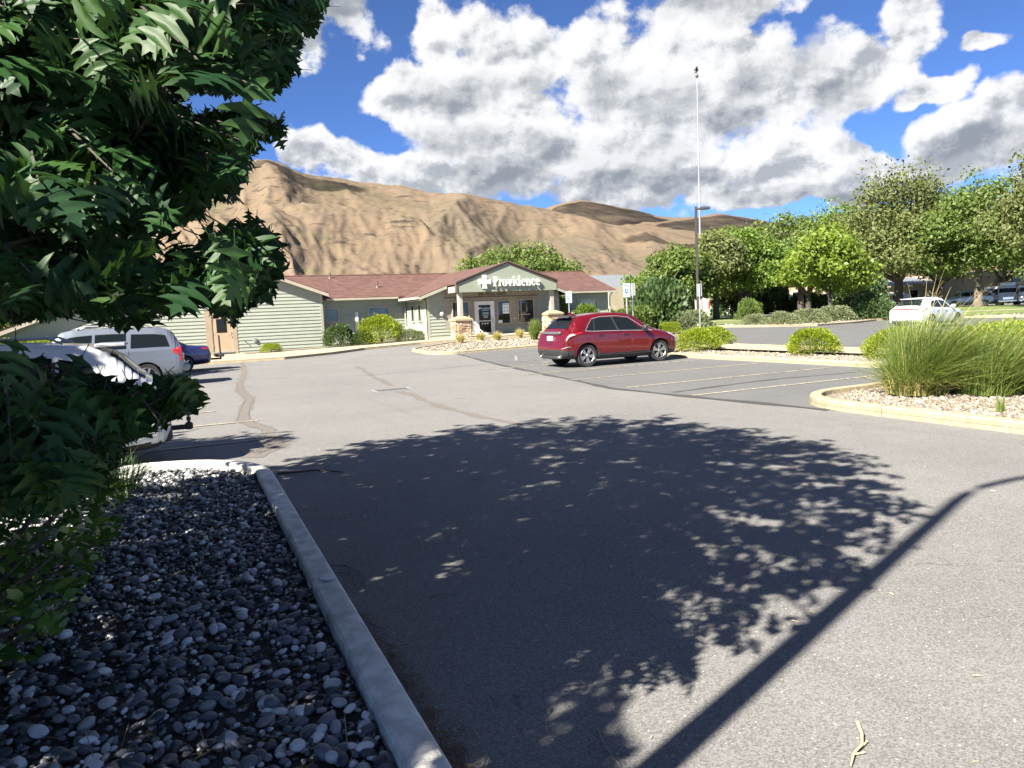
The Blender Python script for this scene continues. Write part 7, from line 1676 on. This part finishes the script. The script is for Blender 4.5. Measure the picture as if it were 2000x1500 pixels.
    for s in range(ns):
        ed = s >= nb; e = S[s] + o[s] * (.20 if ed else .34); j = np.argmin(np.linalg.norm(LB - S[s], axis=1)); dd = np.linalg.norm(LB[j] - S[s])
        def okp(P): aa, bb, cc = proj(np.array(P)); return allowed(aa, bb, cc).all()
        L_ = lambda u, w, n: [u + (w - u) * q for q in np.linspace(0, 1, n)]
        if not okp(L_(S[s], e, 7)):
            e = S[s] + o[s] * .15
            if not okp(L_(S[s], e, 5)): continue
        pth = [S[s] - T0, e - T0]; rr = [.0045, .002]
        if dd < 1.3 and okp(L_(LB[j], S[s], 18)): pth = [LB[j] - T0, (LB[j] + S[s]) / 2 - T0 + [0, 0, .03]] + pth; rr = [.008, .006] + rr
        mt.tube(pth, rr, 3, caps=False)
    part('twigs', mt, MATS['bark_dark'], t)['kind'] = 'stuff'
build_oak()

def build_shrub():
    rng = np.random.default_rng(111); base = np.array([-1.35, 4.75, .05]); EL = [((-1.45, 4.9, .72), (1.15, 1.25, .80)), ((-1.0, 4.1, .62), (.72, .8, .62)), ((-1.2, 6.4, .62), (.9, .9, .72)), ((-1.75, 3.4, .55), (.7, .75, .55)), ((-.95, 5.3, 1.0), (.6, .7, .5))]
    S = []
    for (c, r) in EL:
        n = int(450 * r[0] * r[1]); d = rand_dirs(n, rng); S.append(np.array(c) + d * (np.array(r) * (.55 + .45 * rng.random(n)[:, None] ** .5)))
    S = np.concatenate(S); S = S[S[:, 2] > .10]; ns = len(S)
    o = norm((S - base - np.array([0, 0, .35])) + rng.normal(size=S.shape) * .35); per = 7; K = ns * per
    k = np.tile(np.arange(per), ns); Sx = np.repeat(S, per, 0); ox = np.repeat(o, per, 0); sd2 = norm(np.cross(ox, np.array([0, 0, 1.0]) + rng.normal(size=(K, 3)) * .3)); sg = np.where(k % 2 == 0, 1.0, -1.0)[:, None]
    pos = Sx + ox * (k * .026)[:, None]; y = norm(ox * .7 + sd2 * sg * .8 + np.array([0, 0, -.1]) + rng.normal(size=(K, 3)) * .25); nr = norm(np.array([0, 0, .8]) + ox * .5 + rng.normal(size=(K, 3)) * .4)
    sz = rng.uniform(.045, .085, K); fr = frames(y, nr, sz); a, b, c = proj(pos + y * sz[:, None])
    KEEP = [(-80, 640), (60, 700), (200, 740), (270, 860), (285, 930), (275, 985), (235, 1030), (225, 1080), (175, 1130), (165, 1180), (115, 1230), (75, 1290), (30, 1300), (-80, 1310)]
    inf = (c > .12) & (a > -80) & (a < 2060) & (b < 1560); ok = in_poly(a, b, KEEP) | ~inf; pos, fr, sz = pos[ok], fr[ok], sz[ok]
    a, b, c = proj(pos); vis_ = (c > .2) & (a > 0) & (a < 300) & (b > 760) & (b < 1310)
    t = thing('leafy_shrub', 'dark green oval-leaved shrub at the lower left on the pebble bed', 'shrub', tuple(base))
    dist = np.linalg.norm(pos - CP, axis=1); big = np.argsort(-(sz / dist) * vis_)[:240]; isb = np.zeros(len(sz), bool); isb[big] = True
    lf = inst('leaf', OVAL[0], OVAL[1], np.eye(3)[None], np.zeros((1, 3)), MATS['shrub_leaf'], True)
    for j in big:
        ob = link('leaf', lf, t); m = fr[j]; p = pos[j] - base; ob.matrix_basis = Matrix(((m[0, 0], m[0, 1], m[0, 2], p[0]), (m[1, 0], m[1, 1], m[1, 2], p[1]), (m[2, 0], m[2, 1], m[2, 2], p[2]), (0, 0, 0, 1)))
    link('foliage', inst('foliage', OVAL[0], OVAL[1], fr[~isb], pos[~isb] - base, MATS['shrub_leaf'], True), t)['kind'] = 'stuff'
    mb = MB(); rnd = random.Random(3)
    for s in range(0, ns, 9):
        e = S[s] - base; aa, bb, cc = proj(S[s][None]); 
        if not ((cc[0] < .1) or in_poly(aa, bb, KEEP)[0] or aa[0] < -80): continue
        mb.tube([(e[0] * .25, e[1] * .35, 0), (e[0] * .6, e[1] * .65, e[2] * .55), tuple(e)], [.012, .009, .004], 4, caps=False)
    part('stems', mb, MATS['bark'], t)
build_shrub()
# dry juniper-like wisps at the back of the shrub
grass('dark wispy weed behind the leafy shrub at the bed edge', (-.45, 8.6, .06), [('blades', grass_mesh(61, 170, .62, .18, .4, (.1, 0), .010, 'dark_leaf', .4))])
